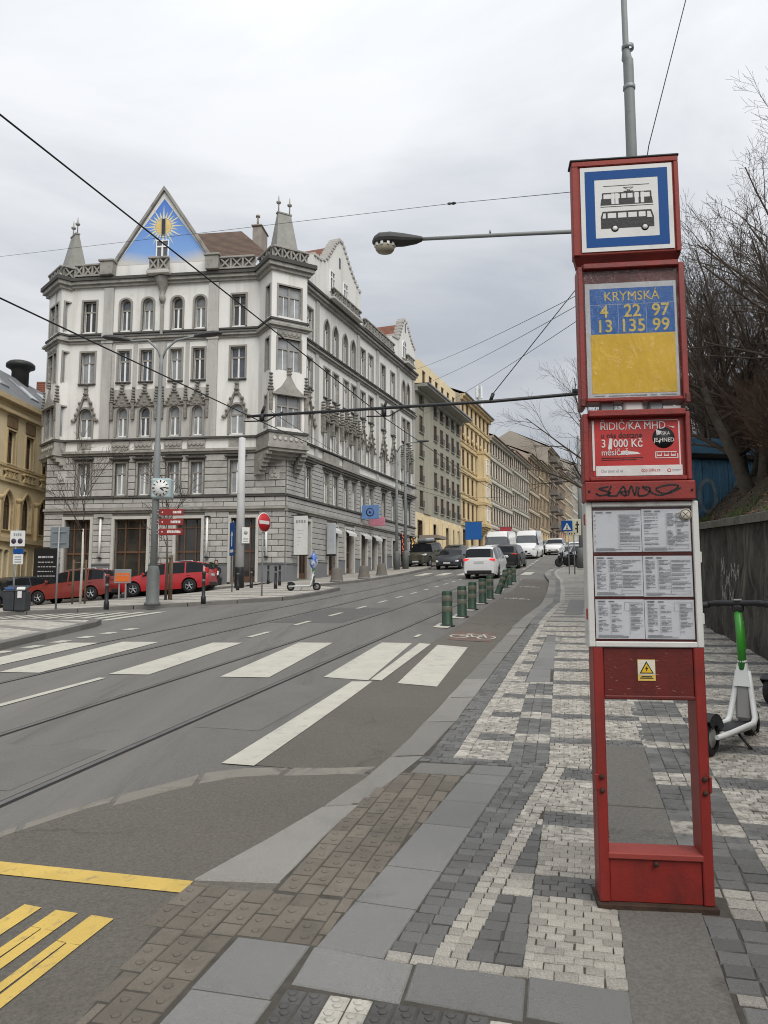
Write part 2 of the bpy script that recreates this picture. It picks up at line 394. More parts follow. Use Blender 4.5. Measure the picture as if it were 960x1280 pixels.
# cycle symbol painted on the lane
def ribbon(mb, pts, w, dz, fn=WR):
    for (a, b) in zip(pts, pts[1:]):
        d = Vector((b[0]-a[0], b[1]-a[1])); 
        if d.length < 1e-6: continue
        n = Vector((-d.y, d.x)).normalized()*w/2; e = d.normalized()*w*.3
        mb.poly([fn(a[0]-e.x+n.x, a[1]-e.y+n.y, dz), fn(a[0]-e.x-n.x, a[1]-e.y-n.y, dz), fn(b[0]+e.x-n.x, b[1]+e.y-n.y, dz), fn(b[0]+e.x+n.x, b[1]+e.y+n.y, dz)])
def cycle_mark(s0, c0, k):
    mb = MB(); ci = lambda s, c, r: [(s+1.6*r*math.sin(a*math.pi/8), c+r*math.cos(a*math.pi/8)) for a in range(17)]
    ribbon(mb, ci(s0, c0-.27*k, .17*k), .04, .013); ribbon(mb, ci(s0, c0+.27*k, .17*k), .04, .0131)
    P = lambda a, b: (s0+b*k, c0+a*k)
    ribbon(mb, [P(-.27, 0), P(-.10, .42), P(.16, .42), P(0, 0), P(-.27, 0)], .035, .0132); ribbon(mb, [P(-.10, .42), P(0, 0)], .035, .0133)
    ribbon(mb, [P(.27, 0), P(.14, .55), P(.22, .6)], .035, .0134); ribbon(mb, [P(-.18, .5), P(-.05, .5)], .05, .0135)
    link('cycle_symbol', mb.mesh('cycle_symbol', M_white), road)
mb = MB(); n = 9
sheet('red_lane_patch', ((14.0, -2.55), (14.0, -1.75), (15.5, -1.85), (15.5, -2.65)), pm('faded_red_paint', (.16, .095, .075), .9, .2, 4, .3, 90, spots=((.10, .092, .084), .45, .6, 8.)), .008, road)
cycle_mark(14.6, -2.18, .95); cycle_mark(25.5, -2.35, .9); cycle_mark(33., -2.5, .9)

# ------------------------------------------------------------------ kerbs
def resample(pts, step):
    out = [Vector((p[0], p[1])) for p in pts]; L = [0]
    for a, b in zip(out, out[1:]): L.append(L[-1]+(b-a).length)
    n = max(1, round(L[-1]/step)); res = []
    for i in range(n+1):
        t = L[-1]*i/n; k = 0
        while k < len(L)-2 and L[k+1] < t: k += 1
        u = (t-L[k])/max(1e-9, L[k+1]-L[k]); res.append(out[k]*(1-u)+out[k+1]*u)
    return res
def kerb_run(root, outer, inner, step, mat, top, depth, name='kerb_stone', gap=.028, fn=W):
    A = resample(outer, step); n = len(A)-1
    L = resample(inner, 1e9); 
    def at(pl, t):
        P = [Vector((p[0], p[1])) for p in pl]; D = [0]
        for a, b in zip(P, P[1:]): D.append(D[-1]+(b-a).length)
        d = t*D[-1]; k = 0
        while k < len(D)-2 and D[k+1] < d: k += 1
        u = (d-D[k])/max(1e-9, D[k+1]-D[k]); return P[k]*(1-u)+P[k+1]*u
    for i in range(n):
        m = MB(); g = gap/step/2; t0, t1 = i/n+g/n, (i+1)/n-g/n; tm = (t0+t1)/2; dz = random.uniform(-.003, .004)
        ring = [at(outer, t0), at(inner, t0), at(inner, tm), at(inner, t1), at(outer, t1), at(outer, tm)]
        cen = sum(ring, Vector((0, 0)))/6; org = fn(cen.x, cen.y, top)
        ins = [p+(cen-p).normalized()*.012 for p in ring]
        tp = [fn(p.x, p.y, top+dz)-org for p in ins]; md = [fn(p.x, p.y, top+dz-.012)-org for p in ring]; bt = [fn(p.x, p.y, top-depth)-org for p in ring]
        k = len(m.v); m.v += [tuple(p) for p in tp+md+bt]
        m.face([0, 5, 2, 1][::-1] if False else [0, 1, 2, 5]); m.face([5, 2, 3, 4])
        for j in range(6):
            q = (j+1) % 6; m.face((j, 6+j, 6+q, q)); m.face((6+j, 12+j, 12+q, 6+q))
        me = m.mesh(name, mat, True); link(name, me, root, T(*org))
pavement = MB(); pavement.sf = True
pavement.grid([[W(s, c, -.0045) for c in ss(-1.50, 2.6, .35)] for s in ss(3.5, 17, .5)])
pavement.sf = True
pavement.grid([[W(s, max(-1.92, -1.74-.155*(s-2.43))*(1-j/12)+2.6*j/12, -.0055) for j in range(13)] for s in ss(-2, 3.5, .25)])
pavement = tag(link('pavement', pavement.mesh('pavement', M_joint)), kind='structure')

KO = [(3.56, -1.93), (4.69, -1.67), (5.62, -1.55), (6.76, -1.53), (15.67, -1.55)]
KI = [(3.62, -1.50), (4.70, -1.47), (5.75, -1.31), (7.2, -1.25), (15.75, -1.28)]
kerb_run(pavement, KO, KI, 1.25, M_kerb, 0., .16)
kerb_run(pavement, [(15.68, -1.55), (18.5, -1.50), (21.44, -1.38), (22.83, -1.37), (29, -1.55), (37.29, -1.9), (42.92, -2.42)],
         [(15.75, -1.28), (18.5, -1.25), (21.45, -1.12), (22.84, -1.06), (29, -1.25), (37.66, -1.6), (42.5, -2.0)], 2.2, M_kerb, .03, .2)
kerb_run(pavement, [(42.94, -2.42), (46, -2.6), (50.2, -2.6), (54.8, -2.2), (62, -1.6)], [(42.5, -2.0), (46.2, -2.25), (50.2, -2.25), (54.6, -1.9), (62, -1.3)], 2.2, M_kerb, .03, .2)
strip_sheet('kerb_bed', [(3.57, -1.91, -1.50), (4.7, -1.655, -1.47), (5.62, -1.54, -1.31), (7.0, -1.52, -1.26), (15.6, -1.54, -1.28)], M_joint, -.0105, fn=W, parent=pavement, sub=2)
# the flush stones that edge the bus bay
kerb_run(road, [(2.2, -4.05), (3.93, -3.37), (4.46, -3.22), (4.84, -2.99), (5.28, -2.77), (5.48, -2.52), (5.66, -1.83), (5.75, -1.58)],
         [(2.1, -3.88), (3.78, -3.24), (4.38, -3.05), (4.75, -2.84), (5.13, -2.62), (5.27, -2.45), (5.47, -1.80), (5.55, -1.62)], .62, pm('bay_edge_stone', (.215, .197, .166), .85, .14, 2, .35, 90, rand=.14, spots=((.10, .09, .075), .5, .7, 4.)), .006, .06, 'edge_stone', fn=lambda s, c, dz: WR(s, c, dz))

# ------------------------------------------------------------------ paving stones of the near pavement
def lerp(a, b, t): return a+(b-a)*t
def unit_stone(v, dome=0.):
    """unit sett: x,y in -.5...5, top near 0"""
    rnd = random.Random(v); m = MB(); j = lambda a: rnd.uniform(-a, a)
    base = [(-.495, -.49), (.495, -.49), (.495, .49), (-.495, .49)]
    m.v += [(x+j(.03), y+j(.03), -.03) for x, y in base]
    m.v += [(x*.99+j(.03), y*.99+j(.03), -.006) for x, y in base]
    m.v += [(x*.935+j(.035), y*.91+j(.04), .0015+j(.002)) for x, y in base]
    for a in (0, 4):
        for q in range(4): r = (q+1) % 4; m.face((a+q, a+r, a+r+4, a+q+4))
    if dome: m.v.append((j(.1), j(.1), .002+dome)); [m.face((8+q, 8+(q+1) % 4, 12)) for q in range(4)]
    else: m.face((8, 9, 10, 11))
    return m
WU = [unit_stone(i, .004).mesh('cobble', M_wcob) for i in range(8)]; DU = [unit_stone(20+i, .002).mesh('cobble', M_dcob) for i in range(8)]
stones = []                                         # (s, c, length along s, width along c, pale?)
def zone(s0, s1, cl, cr, pitch_s, pitch_c, colour, stagger=True, skip=None):
    n = max(1, round((s1-s0)/pitch_s)); ds = (s1-s0)/n
    for i in range(n):
        s = s0+(i+.5)*ds; a, b = cl(s), cr(s)
        if b-a < .03: continue
        k = max(1, round((b-a)/pitch_c)); w = (b-a)/k
        cuts = [a+w*j for j in range(k+1)]
        if stagger and i % 2 and k > 1: cuts = [a]+[a+w*(j+.5) for j in range(k)]+[b]
        for x0, x1 in zip(cuts, cuts[1:]):
            x0 += random.uniform(-.003, .003); x1 += random.uniform(-.003, .003)
            if x1-x0 < .02 or (skip and skip(s, (x0+x1)/2)): continue
            stones.append((s+random.uniform(-.002, .002), (x0+x1)/2, ds*random.uniform(.965, 1.02), (x1-x0)*.99, colour(s)))
K_ = lambda v: (lambda s: v)
cR = lambda s: -.82+.087*(s-3.1)
cW = lambda s: -.64+.108*(s-3.13)
eL = lambda s: -.64-.030*(s-6); eR = lambda s: -.34-.036*(s-6)
inv = lambda s: band_at(s)                          # pale where a band crosses a dark column
fld = lambda s: not band_at(s)
strip_l = lambda s: .09-.02*(s-3); strip_r = lambda s: .44-.02*(s-3)
under_stop = lambda s, c: abs(s-3.82) < .07 and .0 < c < .5
zone(3.07, 3.14, K_(-.82), K_(.10), .07, .088, lambda s: True, False)
zone(3.14, 5.86, cR, cW, .085, .082, lambda s: False, False)
zone(3.14, 5.90, cW, lambda s: cW(s)+.125, .06, .058, lambda s: True, False)
zone(3.14, 5.90, lambda s: cW(s)+.125, lambda s: max(cW(s)+.126, -.29-.012*(s-3)), .085, .10, inv, False)
zone(3.14, 5.90, lambda s: max(cW(s)+.126, -.29-.012*(s-3)), strip_l, .058, .070, fld, True, under_stop)
zone(5.86, 6.0, K_(-1.3), lambda s: -.36, .07, .085, lambda s: False)
zone(5.90, 5.97, K_(-.36), strip_l, .07, .085, lambda s: True)
zone(6.0, 16.6, K_(-1.25), K_(-1.06), .10, .095, lambda s: False)
zone(6.0, 16.6, K_(-1.06), K_(-.96), .08, .10, lambda s: True, False)
zone(6.0, 9.5, K_(-.96), eL, .06, .072, fld)
zone(5.97, 9.5, eL, eR, .10, .10, inv, False)
zone(5.97, 6.6, eR, strip_l, .06, .072, fld, True)
zone(6.6, 16.6, eR, K_(.40), .068, .08, fld)
zone(3.07, 3.14, K_(.46), K_(1.0), .07, .088, lambda s: True, False)
zone(3.14, 9.4, lambda s: strip_r(s), K_(.79), .10, .115, inv, False, under_stop)
zone(3.10, 9.4, K_(.79), K_(2.32), .062, .074, fld)
zone(9.4, 16.6, K_(.40), K_(2.32), .08, .10, fld)
for s0, s1, d in ((9.5, 14.6, 0),):
    zone(s0, s1, K_(-.96), lambda s: -.80, .075, .08, lambda s: int(s/.33) % 3 != 0)
    zone(14.6, 16.6, K_(-.96), eR, .075, .09, fld)
stones = [q for q in stones if q[1] < 2.3]
def near_key(q): p = W(q[0], q[1]); return (p.length)
vis = [q for q in stones if abs(W(q[0], q[1]).x/W(q[0], q[1]).y) < .53 and W(q[0], q[1]).y > 2.65]
vis.sort(key=near_key); near = set(id(q) for q in vis[:300])
rest = MB()
RZG = lambda s, c: Matrix.Rotation(-AZ, 4, 'Z')
slope_rot = Matrix.Rotation(math.atan(.061), 4, 'X')
for q in stones:
    s, c, l, w, pale = q
    M = T(*W(s, c, random.uniform(-.0035, .002))) @ Matrix.Rotation(-AZ+random.uniform(-.035, .035), 4, 'Z') @ slope_rot
    if id(q) in near:
        link('cobble', random.choice(WU if pale else DU), pavement, M @ Matrix.Diagonal((w, l, 1, 1)))
    else:
        rest.cm = 0 if pale else 1; me = unit_stone(random.randrange(40)) if False else None
        k = len(rest.v); hw, hl = w/2, l/2; j = lambda a: random.uniform(-a, a)
        for z, f in ((-.02, .995), (-.004, .995), (.0015, .925)):
            for x, y in ((-hw, -hl), (hw, -hl), (hw, hl), (-hw, hl)):
                p = M @ Vector((x*f+j(.003), y*f+j(.003), z+(j(.0015) if z > 0 else 0))); rest.v.append((p.x, p.y, p.z))
        for a in (4, ):
            for u in range(4): r = (u+1) % 4; rest.face((k+a+u, k+a+r, k+a+r+4, k+a+u+4))
        rest.face((k+8, k+9, k+10, k+11))
def island_rand(m, amt):
    """each loose stone of a joined mesh takes its own tone"""
    nt = m.node_tree; b = nt.nodes['Principled BSDF']; src = b.inputs['Base Color'].links[0].from_socket
    g = nn(nt, 'ShaderNodeNewGeometry'); mr = nn(nt, 'ShaderNodeMapRange'); nt.links.new(g.outputs['Random Per Island'], mr.inputs[0])
    mr.inputs[3].default_value = 1-amt; mr.inputs[4].default_value = 1+amt
    v = nn(nt, 'ShaderNodeVectorMath', operation='SCALE'); nt.links.new(src, v.inputs[0]); nt.links.new(mr.outputs[0], v.inputs['Scale']); nt.links.new(v.outputs[0], b.inputs['Base Color']); return m
M_wcob2 = island_rand(pm('pale_cobbles', (.41, .385, .335), .8, .16, 9, .45, 60, spots=((.17, .155, .132), .44, .66, 18.)), .24)
M_dcob2 = island_rand(pm('dark_cobbles', (.128, .126, .120), .7, .14, 9, .4, 60, spots=((.055, .054, .052), .52, .75, 14.)), .22)
stuff(link('cobbles', rest.mesh('cobbles', [M_wcob2, M_dcob2]), pavement))

def quad_stone(name, poly, mat, parent, thick=.05, dz=0., gap=.006, bev=.005, knobs=0):
    """a slab on its own (s,c) outline, edges eased"""
    P = [Vector(p) for p in poly]; cen = sum(P, Vector((0, 0)))/len(P); org = W(cen.x, cen.y, dz); m = MB()
    P = [p+(cen-p).normalized()*gap for p in P]; I = [p+(cen-p).normalized()*bev*1.4 for p in P]; n = len(P)
    m.v += [tuple(W(p.x, p.y, dz)-org) for p in I]+[tuple(W(p.x, p.y, dz-bev)-org) for p in P]+[tuple(W(p.x, p.y, dz-thick)-org) for p in P]
    m.face(range(n))
    for j in range(n): q = (j+1) % n; m.face((j, n+j, n+q, q)); m.face((n+j, 2*n+j, 2*n+q, n+q))
    for kx in range(knobs):
        t = (kx+.5)/knobs; a = I[0].lerp(I[3], t).lerp(I[1].lerp(I[2], t), .5+.12*(-1)**kx); c = W(a.x, a.y, dz)-org
        m.lathe([(.021, -.001), (.017, .003), (.009, .0045), (0, .005)], 6, c)
    return link(name, m.mesh(name, mat, True), parent, T(*org))
# granite slabs
jc = [-1.13, -.70, -.27, .10]
for a, b in zip(jc, jc[1:]): quad_stone('granite_slab', [(2.83-.0, a+.01), (2.80, b+.01), (3.065, b), (3.085 if a > -1 else 3.105, a)], M_slab, pavement)
for c0, c1 in ((.46, .92), (.92, 1.4)): quad_stone('granite_slab', [(2.80, c0), (2.78, c1), (3.06, c1), (3.06, c0)], M_slab, pavement)
for s0, s1 in ((2.72, 3.11), (2.30, 2.72), (1.9, 2.3)): quad_stone('granite_slab', [(s0, -1.47), (s0, -1.15), (s1, -1.14), (s1, -1.465)], M_slab, pavement)
js = [3.10, 3.53, 3.95, 4.58, 5.02, 5.40, 5.62]
cL = lambda s: -1.12+.087*(s-3.1)
for a, b in zip(js, js[1:]): quad_stone('granite_slab', [(a, cL(a)), (a-.02, cR(a)-.005), (b-.02, cR(b)-.005), (b, cL(b))], M_slab, pavement)
quad_stone('granite_slab', [(5.56, -1.30), (5.56, cL(5.56)), (5.84, cL(5.6)+.02), (5.82, -1.28)], M_kerb, pavement)
quad_stone('granite_slab', [(5.63, cL(5.6)+.02), (5.60, cR(5.6)), (5.85, cR(5.6)+.02), (5.85, cL(5.6)+.03)], M_slab, pavement)
for k in range(5): quad_stone('granite_slab', [(9.52+k, -.79), (9.52+k, -.50), (10.5+k, -.54), (10.5+k, -.80)], M_slab, pavement)
# the strip of asphalt over the cable trench
for s0, s1 in ((1.6, 5.12), (5.135, 6.62)): quad_stone('asphalt_strip', [(s0, strip_l(s0)), (s0, strip_r(s0)), (s1, strip_r(s1)), (s1, strip_l(s1))], M_patch, pavement, dz=.002)
# brown tactile pavers
def paver_field(s0, s1, cl, cr, row_w=.112, L=.205):
    c0 = -1.93; k = 0
    while c0 < -.86:
        off = (k % 2)*L/2+random.uniform(-.01, .01); s = s0-L+off
        while s < s1:
            a, b = max(s, s0), min(s+L, s1); m = (a+b)/2
            x0, x1 = max(c0, cl(m)), min(c0+row_w, cr(m))
            if b-a > .03 and x1-x0 > .03: quad_stone('paver', [(a, x0), (a, x1), (b, x1), (b, x0)], M_paver, pavement, .04, random.uniform(-.003, .002), .0065, .005, 2 if b-a > .15 and x1-x0 > .09 and a < 4.9 else 0)
            s += L
        c0 += row_w; k += 1
paver_field(2.05, 3.11, lambda s: -1.74-.155*(s-2.43), lambda s: -1.47)
paver_field(3.11, 3.55, lambda s: -1.92, lambda s: cL(s))
paver_field(3.55, 5.55, lambda s: -1.49+.02*max(0, s-4.7)*6 if s < 5.6 else -1.36, lambda s: cL(s))
# relief tiles at the bottom edge
for i in range(6):
    for j in range(9):
        s0 = 2.80-.083*(i+1); c0 = -1.12+.083*j*1.0
        pale = (2 <= j <= 3) or (i >= 1 and 2 <= j <= 7 and i < 3 and False) or (i == 2 and 2 <= j <= 7)
        quad_stone('relief_tile', [(s0, c0), (s0, c0+.083), (s0+.083, c0+.083), (s0+.083, c0)], M_wtile if pale else M_dtile, pavement, .03, 0, .003, .006, 2)
for i in range(6):
    for j in range(14):
        s0 = 2.785-.083*(i+1); c0 = -.375+.083*j
        if c0 > .05 and c0 < .46: continue
        quad_stone('relief_tile', [(s0, c0), (s0, c0+.083), (s0+.083, c0+.083), (s0+.083, c0)], M_wtile if (i < 3) else M_dtile, pavement, .03, 0, .003, .006, 2)

# further up the pavement the setts are too small to tell apart: one sheet in the same pattern
def mosaic(name, pale, dark, period, frac, axis_rot, lines=True):
    m = bpy.data.materials.new(name); m.use_nodes = True; nt = m.node_tree; b = nt.nodes['Principled BSDF']
    tc = nn(nt, 'ShaderNodeTexCoord').outputs['Object']; mp = nn(nt, 'ShaderNodeMapping'); mp.vector_type = 'POINT'
    mp.inputs['Rotation'].default_value = (0, 0, axis_rot); nt.links.new(tc, mp.inputs[0])
    sp = nn(nt, 'ShaderNodeSeparateXYZ'); nt.links.new(mp.outputs[0], sp.inputs[0])
    dv = nn(nt, 'ShaderNodeMath', operation='DIVIDE'); nt.links.new(sp.outputs[1], dv.inputs[0]); dv.inputs[1].default_value = period
    fr = nn(nt, 'ShaderNodeMath', operation='FRACT'); nt.links.new(dv.outputs[0], fr.inputs[0])
    lt = nn(nt, 'ShaderNodeMath', operation='LESS_THAN'); nt.links.new(fr.outputs[0], lt.inputs[0]); lt.inputs[1].default_value = frac
    v = nn(nt, 'ShaderNodeTexVoronoi'); v.inputs['Scale'].default_value = 11.; nt.links.new(tc, v.inputs['Vector'])
    sepc = nn(nt, 'ShaderNodeSeparateColor'); nt.links.new(v.outputs['Color'], sepc.inputs[0])
    a = mixc(nt, sepc.outputs[0], [x*.72 for x in pale], [x*1.15 for x in pale]); d = mixc(nt, sepc.outputs[0], [x*.75 for x in dark], [x*1.2 for x in dark])
    c = mixc(nt, lt.outputs[0], a, d)
    c = mixc(nt, ramp(nt, tex(nt, tc, .6, 6), .45, .75), c, [x*.55 for x in pale])
    nt.links.new(c, b.inputs['Base Color']); b.inputs['Roughness'].default_value = .85
    bp = nn(nt, 'ShaderNodeBump'); bp.inputs['Strength'].default_value = .5; bp.inputs['Distance'].default_value = .01; nt.links.new(v.outputs['Distance'], bp.inputs['Height']); bp.invert = True
    nt.links.new(bp.outputs[0], b.inputs['Normal']); return m
M_far = mosaic('far_setts', (.33, .31, .27), (.12, .118, .112), .945, .3, AZ)
mb = MB(); mb.sf = True
prof = [(16.6, -1.30), (21.45, -1.16), (22.8, -1.08), (29, -1.27), (37.6, -1.62), (42.5, -2.02), (46.2, -2.27), (50.2, -2.27), (54.6, -1.92), (62, -1.32), (140, -.5), (300, 1)]
rows = []
for (a, ca), (b, cb) in zip(prof, prof[1:]):
    for i in range(max(1, int((b-a)/1.5))):
        t = i/max(1, int((b-a)/1.5)); rows.append((a+(b-a)*t, ca+(cb-ca)*t))
mb.grid([[W(s, c+(3.0-c)*j/6, .028 if s > 17.5 else .0+.028*(s-16.6)/.9) for j in range(7)] for s, c in rows])
upper = tag(link('upper_pavement', mb.mesh('upper_pavement', M_far)), kind='structure')
for off0, off1, mt, nm in ((.0, .20, mosaic('far_dark_setts', (.175, .172, .162), (.155, .152, .145), 1., .5, 0.), 'dark_sett_strip'), (.20, .34, mosaic('far_pale_setts', (.36, .34, .295), (.33, .31, .27), 1., .5, 0.), 'pale_sett_line')):
    m_ = MB(); m_.grid([[W(s, c+o, (.028 if s > 17.5 else .028*(s-16.6)/.9)+.005) for o in (off0, off1)] for s, c in rows if s < 62]); link(nm, m_.mesh(nm, mt), upper)
m_ = MB(); m_.grid([[W(s, c, .034) for c in (-.62, -.2)] for s in ss(18.5, 24, .5)]); link('slab_strip', m_.mesh('slab_strip', M_slab), upper)
# mended patches and a manhole in the carriageway
for q, (s0, s1, c0, c1) in enumerate(((6.6, 8.9, -3.62, -2.95), (16.5, 21, -7.15, -5.4), (10.5, 12.6, -11.2, -9.9), (23., 29., -5.0, -3.95), (4.6, 5.7, -5.1, -3.9))):
    bar('asphalt_patch', s0, s1, c0, c1, pm('patch_asphalt_%s' % 'dark' if q % 2 else 'patch_asphalt', (.115, .110, .103) if q % 2 else (.150, .143, .132), .92, .12, 2., .5, 130, spec=.25, speck=.36), .0022)

# ------------------------------------------------------------------ pavements across the street
M_left = mosaic('left_setts', (.40, .375, .325), (.20, .19, .17), 1.3, .22, AZ+.5)
def ruled(A, B, n, m, dz):
    A = resample(A, 1e-9 if False else max(.01, sum(math.dist(p, q) for p, q in zip(A, A[1:]))/n)); 
    Bl = sum(math.dist(p, q) for p, q in zip(B, B[1:])); B = resample(B, Bl/n); k = min(len(A), len(B))
    return [[W(*(A[i].lerp(B[i], j/m)), dz) for j in range(m+1)] for i in range(k)]
def pave(name, A, B, n, m, dz, step=1.6):
    mb = MB(); mb.sf = True; mb.grid(ruled(A, B, n, m, dz)); o = tag(link(name, mb.mesh(name, M_left, False), None), kind='structure')
    P = [Vector(p) for p in A]; I = []
    for i, p in enumerate(P):
        d = (P[min(i+1, len(P)-1)]-P[max(i-1, 0)]).normalized(); nrm = Vector((-d.y, d.x)); q = Vector(B[min(len(B)-1, round(i*(len(B)-1)/(len(P)-1)))])-p
        if nrm.dot(q) < 0: nrm = -nrm
        I.append(p+nrm*.24)
    kerb_run(o, [tuple(p) for p in P], [tuple(p) for p in I], step, M_lkerb, dz+.012, .16)
    return o
FA = [(18.9, -31), (19.2, -22), (19.79, -17.41), (20.24, -14.93), (21.91, -11.83), (24.18, -9.80), (27, -9.75), (30.16, -9.95), (31.3, -10.35), (31.6, -11.0), (33.2, -12.0), (34.6, -12.2), (38.38, -11.36), (44.58, -10.96), (54.62, -11.05), (57.5, -11.8), (60, -13.2), (75, -13.6), (140, -14.2)]
FB = [(24, -31), (24.3, -22), (25, -19), (26, -17), (29, -16.3), (33, -16.5), (36, -17.2), (39, -17.4), (42, -16.8), (46, -16.2), (52, -15.6), (56, -15.3), (62, -15), (75, -15), (140, -15)]
pave('corner_pavement', FA, FB, 70, 12, .1)
pave('side_pavement', [(31.5, -46), (32.6, -31), (33.4, -22), (33.8, -17.6), (34.6, -16.2)], [(44, -46), (44, -31), (43, -24), (42, -19), (41, -17)], 24, 10, .16)
pave('traffic_island', [(5, -9.1), (8, -9.35), (11.28, -9.89), (13.8, -10.5), (15.3, -10.85), (16.0, -11.2), (16.3, -11.7), (16.2, -12.4), (16.6, -14), (16.6, -18), (16, -32)],
     [(4, -30), (5, -29), (7, -27), (9, -24), (11, -22), (12, -21), (12.5, -22), (13, -23), (13.5, -25), (14, -28), (14, -33)], 40, 10, .1)
# ================================================================== BUILDINGS
M_plaster = pm('pale_plaster', (.72, .71, .672), .9, .05, .5, .2, 40, spots=((.52, .50, .455), .58, .86, 1.1), streak=((.53, .51, .465), 1.6))
M_gplaster = pm('grey_plaster', (.44, .428, .40), .9, .07, .8, .2, 40, spots=((.27, .262, .245), .55, .85, 1.6), streak=((.25, .243, .225), 1.9))
M_stone = pm('grey_block', (.395, .386, .364), .9, .12, 1.6, .45, 28, rand=.12, spots=((.26, .248, .225), .52, .8, 3.))
M_stonej = pm('block_joint', (.20, .19, .172), .95, .1, 2, .3, 40)
M_trim = pm('weathered_moulding', (.31, .297, .268), .9, .14, 1.4, .35, 40, spots=((.15, .144, .13), .50, .75, 2.5))
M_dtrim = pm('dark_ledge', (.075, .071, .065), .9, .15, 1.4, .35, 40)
M_ltrim = pm('pale_surround', (.47, .455, .42), .9, .08, 1.4, .2, 40)
M_plinth = pm('plinth_render', (.165, .168, .175), .85, .06, .9, .15, 40)
M_wframe = pm('window_grey_frame', (.27, .255, .23), .6, .08, 2, .05)
M_wwhite = pm('white_sash', (.78, .78, .76), .5, .05, 2, .04)
M_wood = pm('brown_joinery', (.115, .062, .036), .5, .2, 3, .1, 40)
M_tile = None
def glass(name, col, rough=.06):
    if name in MATS: return MATS[name]
    m = pm(name, col, rough, .35, .9, 0, rand=.35, spec=.7); return m
M_glass = glass('window_glass', (.075, .085, .098)); M_dglass = glass('dark_glass', (.032, .030, .028), .05); M_cglass = glass('curtained_glass', (.25, .26, .265))  # dark glass: the mottled, lifted tone stands in for varied reflections
M_fglass = glass('far_window_glass', (.045, .043, .040), .12)
def tiles(name, col, dark):
    m = pm(name, col, .9, .25, 1.5, .3, 30, spots=(dark, .45, .75, 3.))
    nt = m.node_tree; b = nt.nodes['Principled BSDF']; src = b.inputs['Base Color'].links[0].from_socket
    tc = nn(nt, 'ShaderNodeTexCoord').outputs['Object']
    w = nn(nt, 'ShaderNodeTexWave', bands_direction='Z'); w.inputs['Scale'].default_value = 1.9; w.inputs['Distortion'].default_value = .8; nt.links.new(tc, w.inputs['Vector'])
    nt.links.new(mixc(nt, ramp(nt, w.outputs['Fac'], .12, .45, (1, 1, 1), (0, 0, 0)), src, [x*.4 for x in col]), b.inputs['Base Color']); return m
M_tile = tiles('old_roof_tile', (.135, .088, .062), (.075, .052, .04)); M_redtile = tiles('red_roof_tile', (.25, .095, .058), (.10, .055, .04))
M_slate = pm('slate_roof', (.15, .155, .16), .7, .15, 1.5, .2, 20); M_tin = pm('grey_tin', (.30, .31, .32), .5, .1, 2, .05, metal=.4)
M_spire = pm('spire_slate', (.27, .27, .245), .8, .14, 2.5, .3, 14)

def facM(ox, oy, dx, dy):
    n = (-dy, dx); return Matrix(((dx, n[0], 0, ox), (dy, n[1], 0, oy), (0, 0, 1, 0), (0, 0, 0, 1)))
def arch_pts(w, h, kind, n=10):
    """outline of an opening, from bottom left, up and over; local x centred, z from 0"""
    if kind == 'round':
        sp = h-w/2; return [(-w/2, 0), (-w/2, sp)]+[(-w/2*math.cos(math.pi*i/n), sp+w/2*math.sin(math.pi*i/n)) for i in range(1, n)]+[(w/2, sp), (w/2, 0)]
    if kind == 'point':
        r = w*1.0; sp = h-.866*w; out = [(-w/2, 0), (-w/2, sp)]
        for i in range(1, n//2+1): a = math.pi-math.pi/3*i/(n//2); out.append((w/2+r*math.cos(a), sp+r*math.sin(a)))
        for i in range(1, n//2): a = math.pi/3-math.pi/3*i/(n//2); out.append((-w/2+r*math.cos(a), sp+r*math.sin(a)))
        return out+[(w/2, sp), (w/2, 0)]
    if kind == 'seg':
        sp = h-w*.18; return [(-w/2, 0), (-w/2, sp)]+[(-w/2+w*i/n, sp+w*.18*math.sin(math.pi*i/n)) for i in range(1, n)]+[(w/2, sp), (w/2, 0)]
    return [(-w/2, 0), (-w/2, h), (w/2, h), (w/2, 0)]
def wall(mb, x0, x1, z0, z1, holes, dep=.28):
    """wall face at y = 0 with real openings: holes = (xc, zb, w, h, kind)"""
    xs = sorted(set([x0, x1]+[v for h in holes for v in (h[0]-h[2]/2, h[0]+h[2]/2) if x0 < v < x1])); zs = sorted(set([z0, z1]+[v for h in holes for v in (h[1], h[1]+h[3]) if z0 < v < z1]))
    for a, b in zip(xs, xs[1:]):
        for c, d in zip(zs, zs[1:]):
            m, k = (a+b)/2, (c+d)/2
            if any(abs(m-h[0]) < h[2]/2 and h[1] < k < h[1]+h[3] for h in holes): continue
            mb.poly([(b, 0, c), (a, 0, c), (a, 0, d), (b, 0, d)])
    for xc, zb, w, h, kind in holes:
        P = arch_pts(w, h, kind)
        for p, q in zip(P, P[1:]+P[:1]): mb.poly([(xc+p[0], 0, zb+p[1]), (xc+q[0], 0, zb+q[1]), (xc+q[0], -dep, zb+q[1]), (xc+p[0], -dep, zb+p[1])])
        if kind:
            up = P[1:-1]
            for p, q in zip(up, up[1:]): mb.poly([(xc+p[0], 0, zb+p[1]), (xc+q[0], 0, zb+q[1]), (xc+q[0], 0, zb+h), (xc+p[0], 0, zb+h)])
_wc = {}
def ring(mb, P, Q, y0, y1):
    n = len(P)
    for i in range(n):
        j = (i+1) % n
        mb.poly([(P[i][0], y1, P[i][1]), (P[j][0], y1, P[j][1]), (Q[j][0], y1, Q[j][1]), (Q[i][0], y1, Q[i][1])])
        mb.poly([(Q[i][0], y1, Q[i][1]), (Q[j][0], y1, Q[j][1]), (Q[j][0], y0, Q[j][1]), (Q[i][0], y0, Q[i][1])])
        mb.poly([(P[i][0], y0, P[i][1]), (P[j][0], y0, P[j][1]), (P[j][0], y1, P[j][1]), (P[i][0], y1, P[i][1])])
